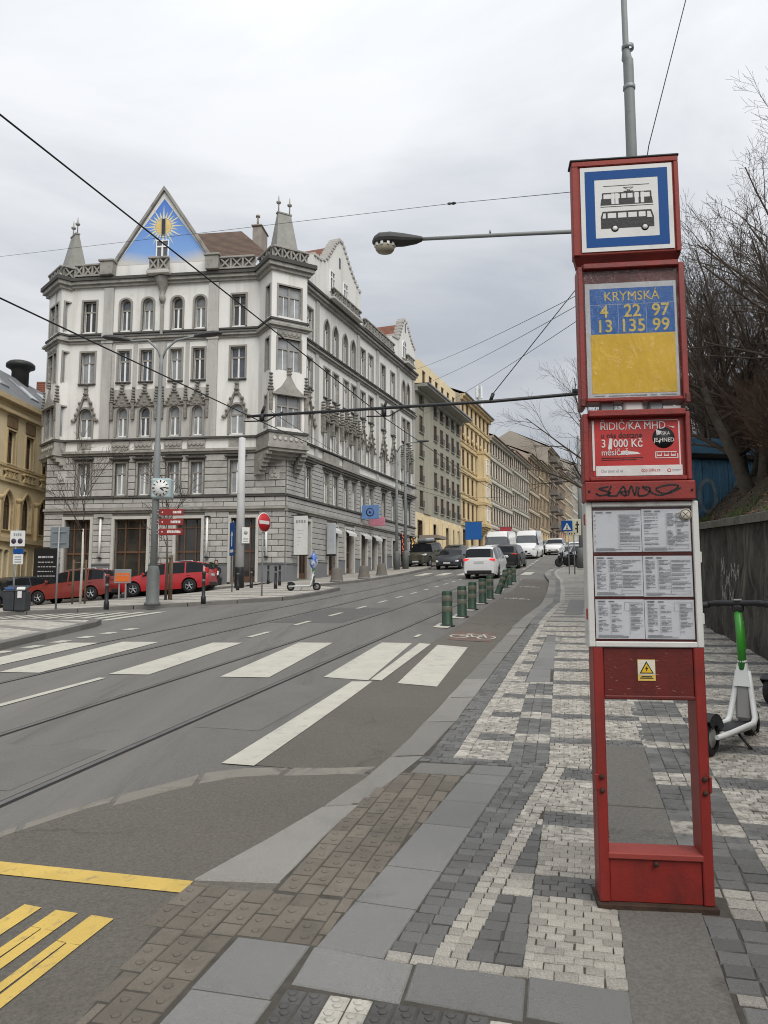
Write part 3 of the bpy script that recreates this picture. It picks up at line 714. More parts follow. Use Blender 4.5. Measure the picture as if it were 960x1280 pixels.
def inset(P, d):
    zs = [p[1] for p in P]; xs = [p[0] for p in P]; cx = (min(xs)+max(xs))/2; cz = (min(zs)+max(zs))/2; hw = (max(xs)-min(xs))/2; hz = (max(zs)-min(zs))/2
    return [(cx+(p[0]-cx)*(hw-d)/hw, cz+(p[1]-cz)*(hz-d)/hz) for p in P]
def window_meshes(w, h, kind='', style='cross', dep=.2, fm=None, sm=None, gm=None):
    key = (round(w, 3), round(h, 3), kind, style, dep, fm, sm, gm)
    if key in _wc: return _wc[key]
    fm = fm or M_wframe; sm = sm or M_wwhite; gm = gm or M_glass
    P = arch_pts(w, h, kind); mb = MB(); y = -dep
    ring(mb, P, inset(P, .055), y-.05, y+.03)
    tz = h*(.66 if kind else .68)
    if style in ('cross', 'tall'):
        mb.bx(-w/2+.05, w/2-.05, y-.03, y+.045, tz-.045, tz+.045)
        mb.cm = 1
        mb.bx(-.05, .05, y-.03, y+.04, .05, tz-.045)
        if style == 'cross': mb.bx(-.03, .03, y-.035, y+.02, tz+.045, h-.06)
        for sx in (-1, 1):
            mb.bx(sx*(w/2-.055)-.02 if sx > 0 else -w/2+.055-.02, sx*(w/2-.055)+.02 if sx > 0 else -w/2+.075, y-.03, y+.02, .06, tz-.045)
        mb.bx(-w/2+.06, w/2-.06, y-.03, y+.018, .05, .10)
    elif style == 'double':
        mb.bx(-w/2+.05, w/2-.05, y-.03, y+.045, tz-.04, tz+.04); mb.bx(-.06, .06, y-.03, y+.05, .04, h-.05)
        mb.cm = 1
        for x in (-w/4, w/4): mb.bx(x-.018, x+.018, y-.03, y+.02, .06, tz-.04)
    elif style == 'plain':
        mb.bx(-.03, .03, y-.03, y+.03, .04, h-.05)
    elif style == 'shop':
        mb.bx(-w/2+.05, w/2-.05, y-.03, y+.05, h*.48-.05, h*.48+.05); mb.bx(-w/2+.05, w/2-.05, y-.03, y+.04, h*.86-.03, h*.86+.03)
        for x in ((0,) if w < 1.4 else (-w*.22, w*.22)): mb.bx(x-.04, x+.04, y-.03, y+.045, .05, h-.05)
        mb.bx(-w/2+.05, w/2-.05, y-.03, y+.035, .05, .32)
    fr = mb.mesh('window', [fm, sm])
    g = MB(); g.poly([(p[0]*.985, y-.015, p[1]) for p in P]); gl = g.mesh('pane', gm)
    _wc[key] = (fr, gl); return _wc[key]
_sill = {}
def sill_mesh(w, out, th, mat, name='sill'):
    k = (round(w, 3), out, th, mat)
    if k not in _sill: m = MB(); m.bx(-w/2, w/2, -.1, out, -th, 0, .015); _sill[k] = m.mesh(name, mat)
    return _sill[k]
def surround_mesh(w, h, kind, wd, proud, mat, sides_only=False):
    k = ('s', round(w, 3), round(h, 3), kind, wd, proud, mat)
    if k not in _sill:
        P = arch_pts(w, h, kind); cz = h/2; O = [(p[0]*(w/2+wd)/(w/2), p[1] if p[1] < .001 else p[1]+wd*(p[1]/h)) for p in P]; m = MB()
        n = len(P)
        for i in range(n-1):
            m.poly([(O[i][0], proud, O[i][1]), (O[i+1][0], proud, O[i+1][1]), (P[i+1][0], proud, P[i+1][1]), (P[i][0], proud, P[i][1])])
            m.poly([(O[i][0], 0, O[i][1]), (O[i+1][0], 0, O[i+1][1]), (O[i+1][0], proud, O[i+1][1]), (O[i][0], proud, O[i][1])])
            m.poly([(P[i][0], proud, P[i][1]), (P[i+1][0], proud, P[i+1][1]), (P[i+1][0], -.12, P[i+1][1]), (P[i][0], -.12, P[i][1])])
        for a, b in ((P[0], O[0]), (P[-1], O[-1])): m.poly([(a[0], 0, a[1]), (b[0], 0, b[1]), (b[0], proud, b[1]), (a[0], proud, a[1])])
        _sill[k] = m.mesh('surround', mat)
    return _sill[k]
def add_window(root, FM, hole, style='cross', sill=True, surr=None, dep=.2, fm=None, sm=None, gm=None, sillm=None):
    xc, zb, w, h, kind = hole; fr, gl = window_meshes(w, h, kind, style, dep, fm, sm, gm); M = FM @ T(xc, 0, zb)
    o = link('window', fr, root, M); link('pane', gl, o, M)
    if sill: link('sill', sill_mesh(w+.22, .13, .09, sillm or M_dtrim), o, M)
    if surr: link('surround', surround_mesh(w, h, kind, *surr), o, M)
    return o

# ---- gothic ornaments, one mesh of each kind
def ogee_mesh(w, h, mat):
    """ogee hood with crockets and a finial; foot at z = 0, springing w wide, h tall"""
    m = MB(); n = 9; L = []
    for i in range(n+1):
        t = i/n; x = w/2*(1-t)**.75*(1-.22*math.sin(math.pi*t)); L.append((x, t*h*.66))
    for sx in (-1, 1):
        for a, b in zip(L, L[1:]):
            m.poly([(sx*a[0], .14, a[1]), (sx*b[0], .14, b[1]), (sx*(b[0]+.10), .14, b[1]+.03), (sx*(a[0]+.10), .14, a[1]+.03)])
            m.poly([(sx*(a[0]+.10), .14, a[1]+.03), (sx*(b[0]+.10), .14, b[1]+.03), (sx*(b[0]+.10), 0, b[1]+.03), (sx*(a[0]+.10), 0, a[1]+.03)])
            m.poly([(sx*a[0], .14, a[1]), (sx*b[0], .14, b[1]), (sx*b[0], 0, b[1]), (sx*a[0], 0, a[1])])
        for i in (0, 2, 4, 6): p = L[i]; m.lathe([(0, -.10), (.075, -.05), (.10, .02), (.05, .10), (0, .12)], 6, (sx*(p[0]+.13), .13, p[1]+.06))
    m.bx(-.09, .09, 0, .16, h*.58, h*.86, .03)
    for z, r in ((h*.70, .17), (h*.84, .14), (h*.96, .17)): m.lathe([(0, -.09), (r*.7, -.05), (r, .01), (r*.5, .07), (0, .09)], 7, (0, .12, z))
    m.bx(-.05, .05, .03, .14, h*.84, h*1.0)
    return m.mesh('ogee_hood', mat)
def tracery_mesh(w, h, mat):
    m = MB(); m.prism([(-w/2, 0, 0), (w/2, 0, 0), (.07, 0, h*.62), (-.07, 0, h*.62)], (0, .09, 0))
    for sx in (-1, 1):
        for i in range(5): t = i/4.6; m.lathe([(0, -.08), (.08, -.04), (.10, .02), (.04, .09), (0, .1)], 6, (sx*(w/2*(1-t)+.05*t), .10, h*.62*t+.05))
    m.bx(-.07, .07, 0, .14, h*.55, h*.86, .02)
    for z, r in ((h*.66, .14), (h*.80, .12), (h*.94, .16)): m.lathe([(0, -.09), (r*.7, -.05), (r, .01), (r*.5, .07), (0, .09)], 7, (0, .12, z))
    for x, z in ((0, h*.2), (-.14, h*.08), (.14, h*.08)): m.lathe([(.10, 0), (.07, .03), (.03, .02)], 8, (x, .09, z), Matrix.Rotation(-math.pi/2, 3, 'X'))
    return m.mesh('crocketed_gable', mat)
def pinnacle_mesh(h, mat):
    m = MB(); m.bx(-.10, .10, 0, .19, 0, h*.55, .02); m.bx(-.14, .14, 0, .23, h*.55, h*.60)
    for k in range(4): z = h*(.64+.09*k); m.lathe([(0, -.07), (.13-.012*k, -.03), (.15-.015*k, .02), (.06, .08), (0, .1)], 7, (0, .1, z))
    m.lathe([(0, -.06), (.10, -.02), (.12, .03), (0, .1)], 6, (0, .1, h*1.0)); return m.mesh('pinnacle', mat)
M_orn = pm('carved_stone', (.235, .222, .196), .95, .25, 5, .5, 30, spots=((.085, .08, .07), .48, .72, 6.))
OG = ogee_mesh(1.25, 2.3, M_orn); TR = tracery_mesh(1.0, 1.75, M_orn); PN = pinnacle_mesh(2.0, M_orn)

def balustrade(root, FM, x0, x1, z0, z1, y, mat, name='balustrade', cell=.62, posts=True):
    m = MB(); m.bx(x0, x1, y-.09, y+.09, z0, z0+.10); m.bx(x0, x1, y-.11, y+.11, z1-.12, z1, .02)
    n = max(1, round((x1-x0)/cell)); w = (x1-x0)/n
    for i in range(n):
        xc = x0+(i+.5)*w; zc = (z0+z1)/2-.01; hw = w*.46; hz = (z1-z0)/2-.10
        for sx in (-1, 1):
            m.prism([(xc-sx*hw, y-.05, zc-hz), (xc-sx*hw+sx*.11, y-.05, zc-hz), (xc+sx*hw, y-.05, zc+hz), (xc+sx*hw-sx*.11, y-.05, zc+hz)], (0, .10+.004*sx, 0))
        if i: m.bx(x0+i*w-.05, x0+i*w+.05, y-.07, y+.07, z0+.1, z1-.12)
    m.bx(x0, x1, y-.14, y-.12, z0+.05, z1-.05)
    return link(name, m.mesh(name, mat), root, FM)

# ------------------------------------------------------------------ the corner house
CX, CY = -5.4, 42.0
d1 = Vector((-.992, .125)).normalized(); az2 = R(20.7); d2 = Vector((math.sin(az2), math.cos(az2)))
LT, LS = 14.12, 22.4; LTU = 13.45
grey = thing('corner_house', 'grey and white corner apartment house with gothic gables and a sun painted on blue', 'building', (CX, CY, 2.3))
F1 = facM(CX, CY, d1.x, d1.y); P2 = Vector((CX, CY))+d2*LS; F2 = facM(P2.x, P2.y, -d2.x, -d2.y)
X2 = lambda L: LS-L
def holes_front():
    up, lo, gr = [], [], []
    for x in (11.9, 2.9): up += [(x, 16.88, .80, 1.86, ''), (x, 13.81, .84, 1.86, ''), (x, 10.62, .82, 1.72, 'round')]; lo.append((x-.05, 7.24, .74, 1.9, ''))
    for x in (9.69, 8.33, 6.56, 5.20): up += [(x, 16.88, .64, 1.9, 'round'), (x, 13.83, .68, 1.86, ''), (x, 10.62, .64, 1.72, 'round')]; lo.append((x-.05, 7.24, .66, 1.86, ''))
    for a, b in ((11.29, 12.83), (7.92, 9.86), (4.76, 6.24), (1.65, 3.06)): gr.append(((a+b)/2, 2.35 if a < 11 else 2.2, b-a, 5.9-(2.35 if a < 11 else 2.2), ''))
    return up, lo, gr
def holes_side():
    up, lo, gr = [], [], []
    for L in (2.62, 11.0, 12.5, 15., 17.1): up += [(X2(L), 16.88, .80, 1.86, '')]
    for L in (5.06, 6.39, 7.94, 9.29, 19.64, 20.76): up += [(X2(L), 16.88, .70, 1.95, 'point')]
    for L in (2.62, 5.12, 6.45, 8.1, 9.42, 11.05, 12.55, 15.05, 17.15, 19.64, 20.76):
        up += [(X2(L), 13.83, .76, 1.86, ''), (X2(L), 10.62, .76, 1.74, 'round')]; lo.append((X2(L), 7.24, .74, 1.88, ''))
    for a, b in ((1.38, 2.9), (5.35, 6.65), (8.05, 9.35), (10.6, 11.65), (12.55, 13.5), (14.5, 15.4), (16.8, 17.6), (18.7, 19.7), (20.8, 21.7)):
        z0 = H(*(Vector((CX, CY))+d2*((a+b)/2)))+.16; gr.append((X2((a+b)/2), z0, b-a, 5.9-z0 if a < 10 else 5.75-z0, ''))
    return up, lo, gr
def do_facade(FM, X0, X1, hs, side):
    up, lo, gr = hs
    XU = X1 if side else LTU
    m = MB(); wall(m, X0, XU, 9.76, 20.1, up, .3); link('wall', m.mesh('wall', M_plaster), grey, FM)
    m = MB(); wall(m, X0, X1, -1.5, 9.77, lo+gr, .34); link('stone_wall', m.mesh('stone_wall', M_stonej), grey, FM)
    e = .0 if not side else .003
    for nm, mt, bands in (('eaves_cornice', M_trim, ((19.56, 19.72, .18), (19.72, 19.9, .32))), ('floor_cornice', M_trim, ((16.2, 16.33, .12), (16.33, 16.46, .24))), ('floor_cornice', M_trim, ((9.54, 9.66, .16), (9.66, 9.80, .30))), ('shop_cornice', M_trim, ((6.26, 6.38, .12), (6.38, 6.51, .24))),
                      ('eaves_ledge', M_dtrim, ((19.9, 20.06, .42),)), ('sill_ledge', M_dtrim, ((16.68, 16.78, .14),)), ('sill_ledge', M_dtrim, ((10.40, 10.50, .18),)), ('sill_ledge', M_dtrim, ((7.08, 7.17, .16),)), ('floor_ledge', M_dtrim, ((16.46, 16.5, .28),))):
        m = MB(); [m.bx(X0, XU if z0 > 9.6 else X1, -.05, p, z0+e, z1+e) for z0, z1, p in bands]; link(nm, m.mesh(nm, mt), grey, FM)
    for h in up:
        top4, mid = h[1] > 16, 13 < h[1] < 14
        pane = random.choice([M_glass, M_glass, M_cglass, M_cglass, M_fglass])
        su = (.10, .07, M_wframe) if not mid or side else (.10, .05, M_wframe)
        o = add_window(grey, FM, h, 'tall' if h[4] else 'cross', mid, su, .10 if side else .20, gm=pane)
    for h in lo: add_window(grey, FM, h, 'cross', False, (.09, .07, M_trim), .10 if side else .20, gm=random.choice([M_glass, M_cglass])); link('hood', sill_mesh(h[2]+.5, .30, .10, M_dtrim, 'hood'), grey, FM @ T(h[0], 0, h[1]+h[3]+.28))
    return up, lo, gr
up1, lo1, gr1 = do_facade(F1, -.02, LT, holes_front(), False)
up2, lo2, gr2 = do_facade(F2, 0, LS+.02, holes_side(), True)
# shop fronts
for FM, gr in ((F1, gr1), (F2, gr2)):
    for k, h in enumerate(gr):
        fr, gl = window_meshes(h[2], round(h[3], 2), '', 'shop', .26, M_wood, M_wood, M_dglass); M = FM @ T(h[0], 0, h[1])
        o = link('shop_window', fr, grey, M); link('pane', gl, o, M)
        link('surround', surround_mesh(h[2], h[3], '', .16, .14, M_ltrim), o, M)
# plinths between the openings
def gaps(X0, X1, gr): 
    xs = sorted((h[0]-h[2]/2-.17, h[0]+h[2]/2+.17) for h in gr); a = X0; out = []
    for u, v in xs:
        if u > a+.05: out.append((a, u))
        a = v
    if X1 > a+.05: out.append((a, X1))
    return out
for FM, X0, X1, gr, nm in ((F1, -.13, LT, gr1, 0), (F2, 0, LS+.13, gr2, 1)):
    for a, b in gaps(X0, X1, gr):
        zt = 3.31 if not nm else max(3.31, 1.02+H(*(P2-d2*((a+b)/2))))
        m = MB(); m.bx(a, b, -.05, .13, -1.5, zt, .02); m.bx(a, b, -.05, .16, zt, zt+.05); link('plinth', m.mesh('plinth', M_plinth), grey, FM)
# rusticated blocks: every course of the two lowest storeys
_blk = {}
def block(w, h):
    k = (round(w*12)/12, round(h, 2))
    if k not in _blk: m = MB(); m.box((0, .03, 0), (k[0]-.03, .10, k[1]-.03), None, .022); _blk[k] = m.mesh('stone_block', M_stone)
    return _blk[k]
def courses(X0, X1, z0, z1, dz, holes, wl, join, FM):
    z = z0; r = 0; joined = MB()
    while z+dz <= z1+.01:
        hs = sorted((h[0]-h[2]/2-.14, h[0]+h[2]/2+.14) for h in holes if h[1]-.05 < z+dz and h[1]+h[3]+.12 > z)
        a = X0; runs = []
        for u, v in hs:
            if u > a+.1: runs.append((a, u))
            a = max(a, v)
        if X1 > a+.1: runs.append((a, X1))
        for a, b in runs:
            n = max(1, round((b-a)/wl)); w = (b-a)/n; cuts = [a+w*i for i in range(n+1)]
            if r % 2 and n > 1: cuts = [a]+[a+w*(i+.5) for i in range(n)]+[b]
            for u, v in zip(cuts, cuts[1:]):
                if join: joined.bx(u+.012, v-.012, -.01, .075, z+.012, z+dz-.012, .02)
                else:
                    me = block(v-u, dz); k = round((v-u)*12)/12
                    link('stone_block', me, grey, FM @ T((u+v)/2, 0, z+dz/2) @ Matrix.Diagonal(((v-u)/k, 1, 1, 1)))
        z += dz; r += 1
    if join: stuff(link('stone_blocks', joined.mesh('stone_blocks', M_stone), grey, FM))
courses(.02, LT, 3.38, 6.24, .318, gr1, .85, False, F1); courses(.02, LT, 7.2, 9.5, .383, lo1, .95, False, F1); courses(.02, LT, 6.52, 7.07, .275, [], 1.2, False, F1)
courses(0, LS, 3.38, 6.24, .318, [(h[0], h[1]-1, h[2], h[3]+1, h[4]) for h in gr2], .75, True, F2); courses(0, LS, 7.2, 9.5, .255, lo2, .75, True, F2); courses(0, LS, 6.52, 7.07, .275, [], .9, True, F2)
# pilasters and centre shaft
for a, b in ((10.42, 11.0), (4.08, 4.66)):
    m = MB(); m.bx(a, b, 0, .12, 10.5, 19.5); m.bx(a-.06, b+.06, .0, .17, 16.15, 16.8); link('pilaster', m.mesh('pilaster', M_gplaster), grey, F1)
    m = MB(); m.bx(a-.1, b+.1, .1, .62, 20.12, 20.9, .02); m.bx(a-.18, b+.18, .05, .7, 20.9, 21.02, .02); link('parapet_pier', m.mesh('parapet_pier', M_trim), grey, F1)
m = MB(); m.bx(7.36, 7.54, 0, .16, 16.5, 18.4, .03); m.lathe([(.10, 0), (.20, .25), (.18, .45), (.11, .5), (.18, .75), (.34, 1.15), (.5, 1.5)], 8, (7.45, .12, 18.4)); link('corbel_shaft', m.mesh('corbel_shaft', M_trim), grey, F1)
for L in (3.66, 10.15, 13.8, 18.3, 22.05):
    m = MB(); m.bx(X2(L)-.2, X2(L)+.2, 0, .10, 9.8, 19.5); link('pilaster', m.mesh('pilaster', M_gplaster), grey, F2)
# grey field behind the four traceried windows, panels below
m = MB(); fh = [h for h in up1 if abs(h[1]-10.62) < .01 and 4.7 < h[0] < 10.2]
wall(m, 4.15, 10.4, 10.51, 13.2, [(h[0], h[1], h[2]+.22, h[3]+.10, 'round') for h in fh], .02); link('tracery_field', m.mesh('tracery_field', M_gplaster), grey, F1 @ T(0, .03, 0))
m = MB(); fh = [h for h in up1 if abs(h[1]-13.83) < .01 and 4.7 < h[0] < 10.2]
for h in fh: 
    wall(m, h[0]-.56, h[0]+.56, 13.35, 16.15, [(h[0], h[1]-.1, h[2]+.22, h[3]+.2, '')], .02)
m2 = MB(); wall(m2, 4.66, 10.42, 13.2, 16.18, [(h[0], 13.4, 1.12, 2.7, '') for h in fh], .03); link('grey_field', m2.mesh('grey_field', M_gplaster), grey, F1 @ T(0, .03, 0))
for x in (9.69, 8.33, 6.56, 5.20):
    link('crocketed_gable', TR, grey, F1 @ T(x, .03, 12.35) @ Matrix.Diagonal((1.05, 1, .78, 1)))
    m = MB(); m.bx(x-.52, x+.52, .0, .10, 9.86, 10.36, .02); [m.lathe([(.13, 0), (.10, .05), (.04, .03)], 8, (x-.36+.24*i, .10, 10.1), Matrix.Rotation(-math.pi/2, 3, 'X')) for i in range(4)]; link('carved_panel', m.mesh('carved_panel', M_trim), grey, F1)
for x in (10.28, 9.0, 7.63, 7.28, 5.88, 4.6): link('pinnacle', PN, grey, F1 @ T(x, .03, 11.6) @ Matrix.Diagonal((.85, 1, .92, 1)))
for x in (11.9, 2.9): link('ogee_hood', OG, grey, F1 @ T(x, 0, 11.55)); m = MB(); m.bx(x-.42, x+.42, 0, .05, 9.95, 10.32); link('blank_panel', m.mesh('blank_panel', M_trim), grey, F1)
for L in (2.62, 11.05, 12.55, 15.05, 17.15): link('ogee_hood', OG, grey, F2 @ T(X2(L), 0, 11.65))
for L in (5.12, 6.45, 8.1, 9.42, 19.64, 20.76): link('crocketed_gable', TR, grey, F2 @ T(X2(L), 0, 12.3) @ Matrix.Diagonal((1.05, 1.5, .85, 1)))
for L in (4.45, 5.78, 7.28, 8.76, 10.1, 19.05, 20.2, 21.35): link('pinnacle', PN, grey, F2 @ T(X2(L), 0, 11.5) @ Matrix.Diagonal((.9, 1.4, .95, 1)))
for L in (5.78, 8.76, 20.2): m = MB(); m.bx(X2(L)-1.15, X2(L)+1.15, 0, .12, 9.86, 10.36, .02); link('carved_panel', m.mesh('carved_panel', M_trim), grey, F2)
# the painted gable
GA, GL, GR_, GZ0 = (7.50, 25.2), 10.42, 4.55, 20.12
zr = 20.75
m = MB(); m.prism([(GL, .12, GZ0), (GL, .12, zr), (GA[0], .12, GA[1]), (GR_, .12, zr), (GR_, .12, GZ0)], (0, -.45, 0)); gable = link('gable_wall', m.mesh('gable_wall', M_plaster), grey, F1)
def mural_mat():
    mt = pm('sky_blue_paint', (.085, .20, .58), .85, .10, .9, .1); nt = mt.node_tree; b = nt.nodes['Principled BSDF']; src = b.inputs['Base Color'].links[0].from_socket
    tc = nn(nt, 'ShaderNodeTexCoord').outputs['Object']; sp = nn(nt, 'ShaderNodeSeparateXYZ'); nt.links.new(tc, sp.inputs[0])
    # the paint thins out towards its lower edge, a shallow arc
    dx = nn(nt, 'ShaderNodeMath', operation='SUBTRACT'); nt.links.new(sp.outputs[0], dx.inputs[0]); dx.inputs[1].default_value = 7.5
    d2_ = nn(nt, 'ShaderNodeMath', operation='MULTIPLY'); nt.links.new(dx.outputs[0], d2_.inputs[0]); nt.links.new(dx.outputs[0], d2_.inputs[1])
    ad = nn(nt, 'ShaderNodeMath', operation='MULTIPLY_ADD'); nt.links.new(d2_.outputs[0], ad.inputs[0]); ad.inputs[1].default_value = -.05; nt.links.new(sp.outputs[2], ad.inputs[2])
    n = tex(nt, tc, 1.6, 4); a2 = nn(nt, 'ShaderNodeMath', operation='MULTIPLY_ADD'); nt.links.new(n, a2.inputs[0]); a2.inputs[1].default_value = .25; nt.links.new(ad.outputs[0], a2.inputs[2])
    mr = nn(nt, 'ShaderNodeMapRange'); nt.links.new(a2.outputs[0], mr.inputs[0]); mr.inputs[1].default_value = 20.80; mr.inputs[2].default_value = 21.55
    mr2 = nn(nt, 'ShaderNodeMapRange'); nt.links.new(sp.outputs[2], mr2.inputs[0]); mr2.inputs[1].default_value = 21.6; mr2.inputs[2].default_value = 24.6
    c = mixc(nt, mr2.outputs[0], (.20, .36, .68), src); c = mixc(nt, mr.outputs[0], (.56, .545, .505), c); nt.links.new(c, b.inputs['Base Color']); return mt
k = .955
m = MB(); m.poly([(GA[0]+(GL-GA[0])*k, .126, 20.8), (GA[0]+(GL-GA[0])*k*.99, .126, 20.98), (GA[0], .126, 24.75), (GA[0]+(GR_-GA[0])*k*.99, .126, 20.98), (GA[0]+(GR_-GA[0])*k, .126, 20.8)]); link('sky_mural', m.mesh('sky_mural', mural_mat()), gable, F1)
SUNC = (7.52, 23.05)
m = MB()
for q in range(24):
    a = 2*math.pi*q/24; ln = 1.35 if q % 2 == 0 else .95; w = .06
    ca, sa = math.cos(a), math.sin(a); zs = 1.0
    m.poly([(SUNC[0]+ca*.5-sa*w, .130, SUNC[1]+sa*.5+ca*w), (SUNC[0]+ca*.5+sa*w, .130, SUNC[1]+sa*.5-ca*w), (SUNC[0]+ca*ln, .130, SUNC[1]+sa*ln)])
link('sun_ray', m.mesh('sun_ray', pm('sun_ray_paint', (.66, .62, .42), .85, .1)), gable, F1)
m = MB(); m.poly([(SUNC[0]+.50*math.cos(2*math.pi*q/28)*(1 if q % 2 else .93), .133, SUNC[1]+.50*math.sin(2*math.pi*q/28)*(1 if q % 2 else .93)) for q in range(28)]); link('sun_disc', m.mesh('sun_disc', pm('sun_paint', (.68, .50, .19), .85, .12, 2)), gable, F1)
m = MB(); m.bx(7.40, 7.60, .10, .16, 22.55, 23.5); link('slit_window', m.mesh('slit_window', M_dglass), gable, F1)
m = MB(); m.bx(7.36, 7.64, .10, .15, 22.5, 22.55); m.bx(7.36, 7.40, .10, .17, 22.5, 23.55); m.bx(7.60, 7.64, .10, .17, 22.5, 23.55); link('slit_frame', m.mesh('slit_frame', M_trim), gable, F1)
for s_ in (-1, 1):                                  # stone rakes
    ex = GL if s_ > 0 else GR_
    a = Vector((ex+s_*.12, 0, zr-.12)); b = Vector((GA[0], 0, GA[1]+.05)); n = Vector((s_*.6, 0, .42)).normalized()*.14
    m = MB(); m.prism([(a.x, .28, a.z), (b.x, .28, b.z), (b.x, .28, b.z+.24), (a.x+n.x, .28, a.z+n.z+.04)], (0, -.62, 0)); link('gable_coping', m.mesh('gable_coping', M_trim), grey, F1)
w_, g_ = window_meshes(.78, 1.25, '', 'cross', 0., M_wwhite, M_wwhite, M_glass); M = F1 @ T(7.52, .16, 20.95); o = link('window', w_, gable, M); link('pane', g_, gable, F1 @ T(7.52, .17, 20.95))
balustrade(grey, F1, 6.9, 8.14, 20.16, 20.98, .62, M_trim, 'balcony', .6); m = MB(); m.bx(6.85, 8.19, .1, .78, 19.95, 20.16, .03); link('balcony_slab', m.mesh('balcony_slab', M_ltrim), grey, F1)
for a, b in ((11.1, 12.75), (1.9, 4.0)): balustrade(grey, F1, a, b, 20.13, 20.88, .36, M_trim)
for a, b in ((10.5, 16.6), (3.0, 3.0)):
    if b > a: balustrade(grey, F2, X2(b), X2(a), 20.13, 20.85, .34, M_trim)
# street gables
def street_gable(out, zwin, apex, b0, b1):
    m = MB(); m.prism([(X2(L), .10, z) for L, z in out], (0, -.45, 0)); g = link('gable_wall', m.mesh('gable_wall', M_plaster), grey, F2)
    m = MB()
    for (a, za), (b, zb) in zip(out, out[1:]):
        n = max(1, int(math.dist((a, za), (b, zb))/.34))
        if abs(a-b) < .05: continue
        for i in range(n):
            t = (i+.5)/n; m.bx(X2(a+(b-a)*t)-.15, X2(a+(b-a)*t)+.15, -.42, .19, za+(zb-za)*t-.05, za+(zb-za)*t+.16, .02)
    link('gable_coping', m.mesh('gable_coping', M_ltrim), grey, F2)
    for L, z, w, h, kd in zwin:
        fr, gl = window_meshes(w, h, kd, 'cross', 0., M_wwhite, M_wwhite, M_glass); o = link('window', fr, g, F2 @ T(X2(L), .14, z)); link('pane', gl, g, F2 @ T(X2(L), .15, z))
    m = MB(); m.bx(X2(apex)-.10, X2(apex)+.10, .05, .13, 22.9, 23.6); link('slit_window', m.mesh('slit_window', M_dglass), g, F2)
    balustrade(grey, F2, X2(b1), X2(b0), 20.13, 20.75, .62, M_trim, 'balcony', .7); m = MB(); m.bx(X2(b1)-.05, X2(b0)+.05, .1, .78, 19.98, 20.13, .03); link('balcony_slab', m.mesh('balcony_slab', M_ltrim), grey, F2)
street_gable([(2.9, 20.12), (2.9, 22.2), (4.1, 22.3), (4.7, 22.6), (6.3, 24.5), (6.9, 24.85), (7.3, 24.7), (8.6, 23.5), (9.5, 22.9), (10.4, 22.5), (10.4, 20.12)], [(5.6, 20.8, .7, 1.4, ''), (7.7, 20.8, .7, 1.4, '')], 6.8, 4.6, 9.2)
street_gable([(16.75, 20.12), (16.75, 21.6), (18.2, 21.8), (19.4, 23.7), (19.9, 23.95), (20.4, 23.6), (21.4, 22.6), (22.35, 22.1), (22.35, 20.12)], [(19.6, 20.6, .95, 1.5, 'round')], 19.9, 18.8, 20.6)
# roof
n1 = Vector((-d1.y, d1.x)); n2 = Vector((d2.y, -d2.x)); C0 = Vector((CX, CY))
def inner(off):                                     # the point off metres inside both streets
    A = Matrix(((n1.x, n1.y), (n2.x, n2.y))); v = A.inverted() @ Vector((-off, -off)); return C0+v
I0, IR = inner(.3), inner(6.2); ZR = 25.7
fl = C0+d1*LT-n1*.3; fr_ = C0+d1*(LT-4.5)-n1*6.2; sl = C0+d2*LS-n2*.3; sr = C0+d2*(LS-.4)-n2*6.2
V3 = lambda p, z: (p.x, p.y, z)
m = MB(); m.poly([V3(fl, 20.1), V3(I0, 20.1), V3(IR, ZR), V3(fr_, ZR)]); m.poly([V3(I0, 20.1), V3(sl, 20.1), V3(sr, ZR), V3(IR, ZR)])
bl = C0+d1*LT-n1*12.5; ii = inner(12.4); bs = C0+d2*LS-n2*12.4
m.poly([V3(bl, 20.1), V3(fl, 20.1), V3(fr_, ZR)]); m.poly([V3(fr_, ZR), V3(IR, ZR), V3(ii, 20.1), V3(bl, 20.1)]); m.poly([V3(IR, ZR), V3(sr, ZR), V3(bs, 20.1), V3(ii, 20.1)])
roof = link('roof', m.mesh('roof', M_tile), grey)
m = MB(); m.poly([V3(sl, 20.1), V3(bs, 20.1), V3(sr, ZR)]); 
for p, q in ((C0+d1*LT, bl), (bl, ii), (ii, bs), (bs, C0+d2*LS)): m.poly([V3(p, -1), V3(q, -1), V3(q, 20.1), V3(p, 20.1)])
link('rear_wall', m.mesh('rear_wall', M_plaster), grey)
def cross_roof(FM, xl, xr, xa, z0, za, mat):
    m = MB(); m.poly([(xl, -.2, z0), (xa, -.2, za), (xa, -7., za), (xl, -7., z0)]); m.poly([(xa, -.2, za), (xr, -.2, z0), (xr, -7., z0), (xa, -7., za)]); link('cross_roof', m.mesh('cross_roof', mat), grey, FM)
cross_roof(F1, GL-.1, GR_+.1, GA[0], 20.7, 24.9, M_tile); cross_roof(F2, X2(3.3), X2(10.3), X2(6.8), 21.4, 24.5, M_redtile); cross_roof(F2, X2(16.9), X2(22.2), X2(19.8), 21.1, 23.6, M_redtile)
m = MB(); m.bx(3.5, 4.1, -7.6, -6.1, 24.4, 25.95, .04); m.bx(3.44, 4.16, -7.7, -6.0, 25.95, 26.02); m.tube([(3.8, -6.3, 26.0), (3.8, -6.3, 26.7)], .08, 8); m.lathe([(.15, 0), (.15, .12), (.02, .16)], 8, (3.8, -6.3, 26.65)); link('chimney', m.mesh('chimney', pm('chimney_render', (.30, .27, .235), .9, .15)), roof, F1)
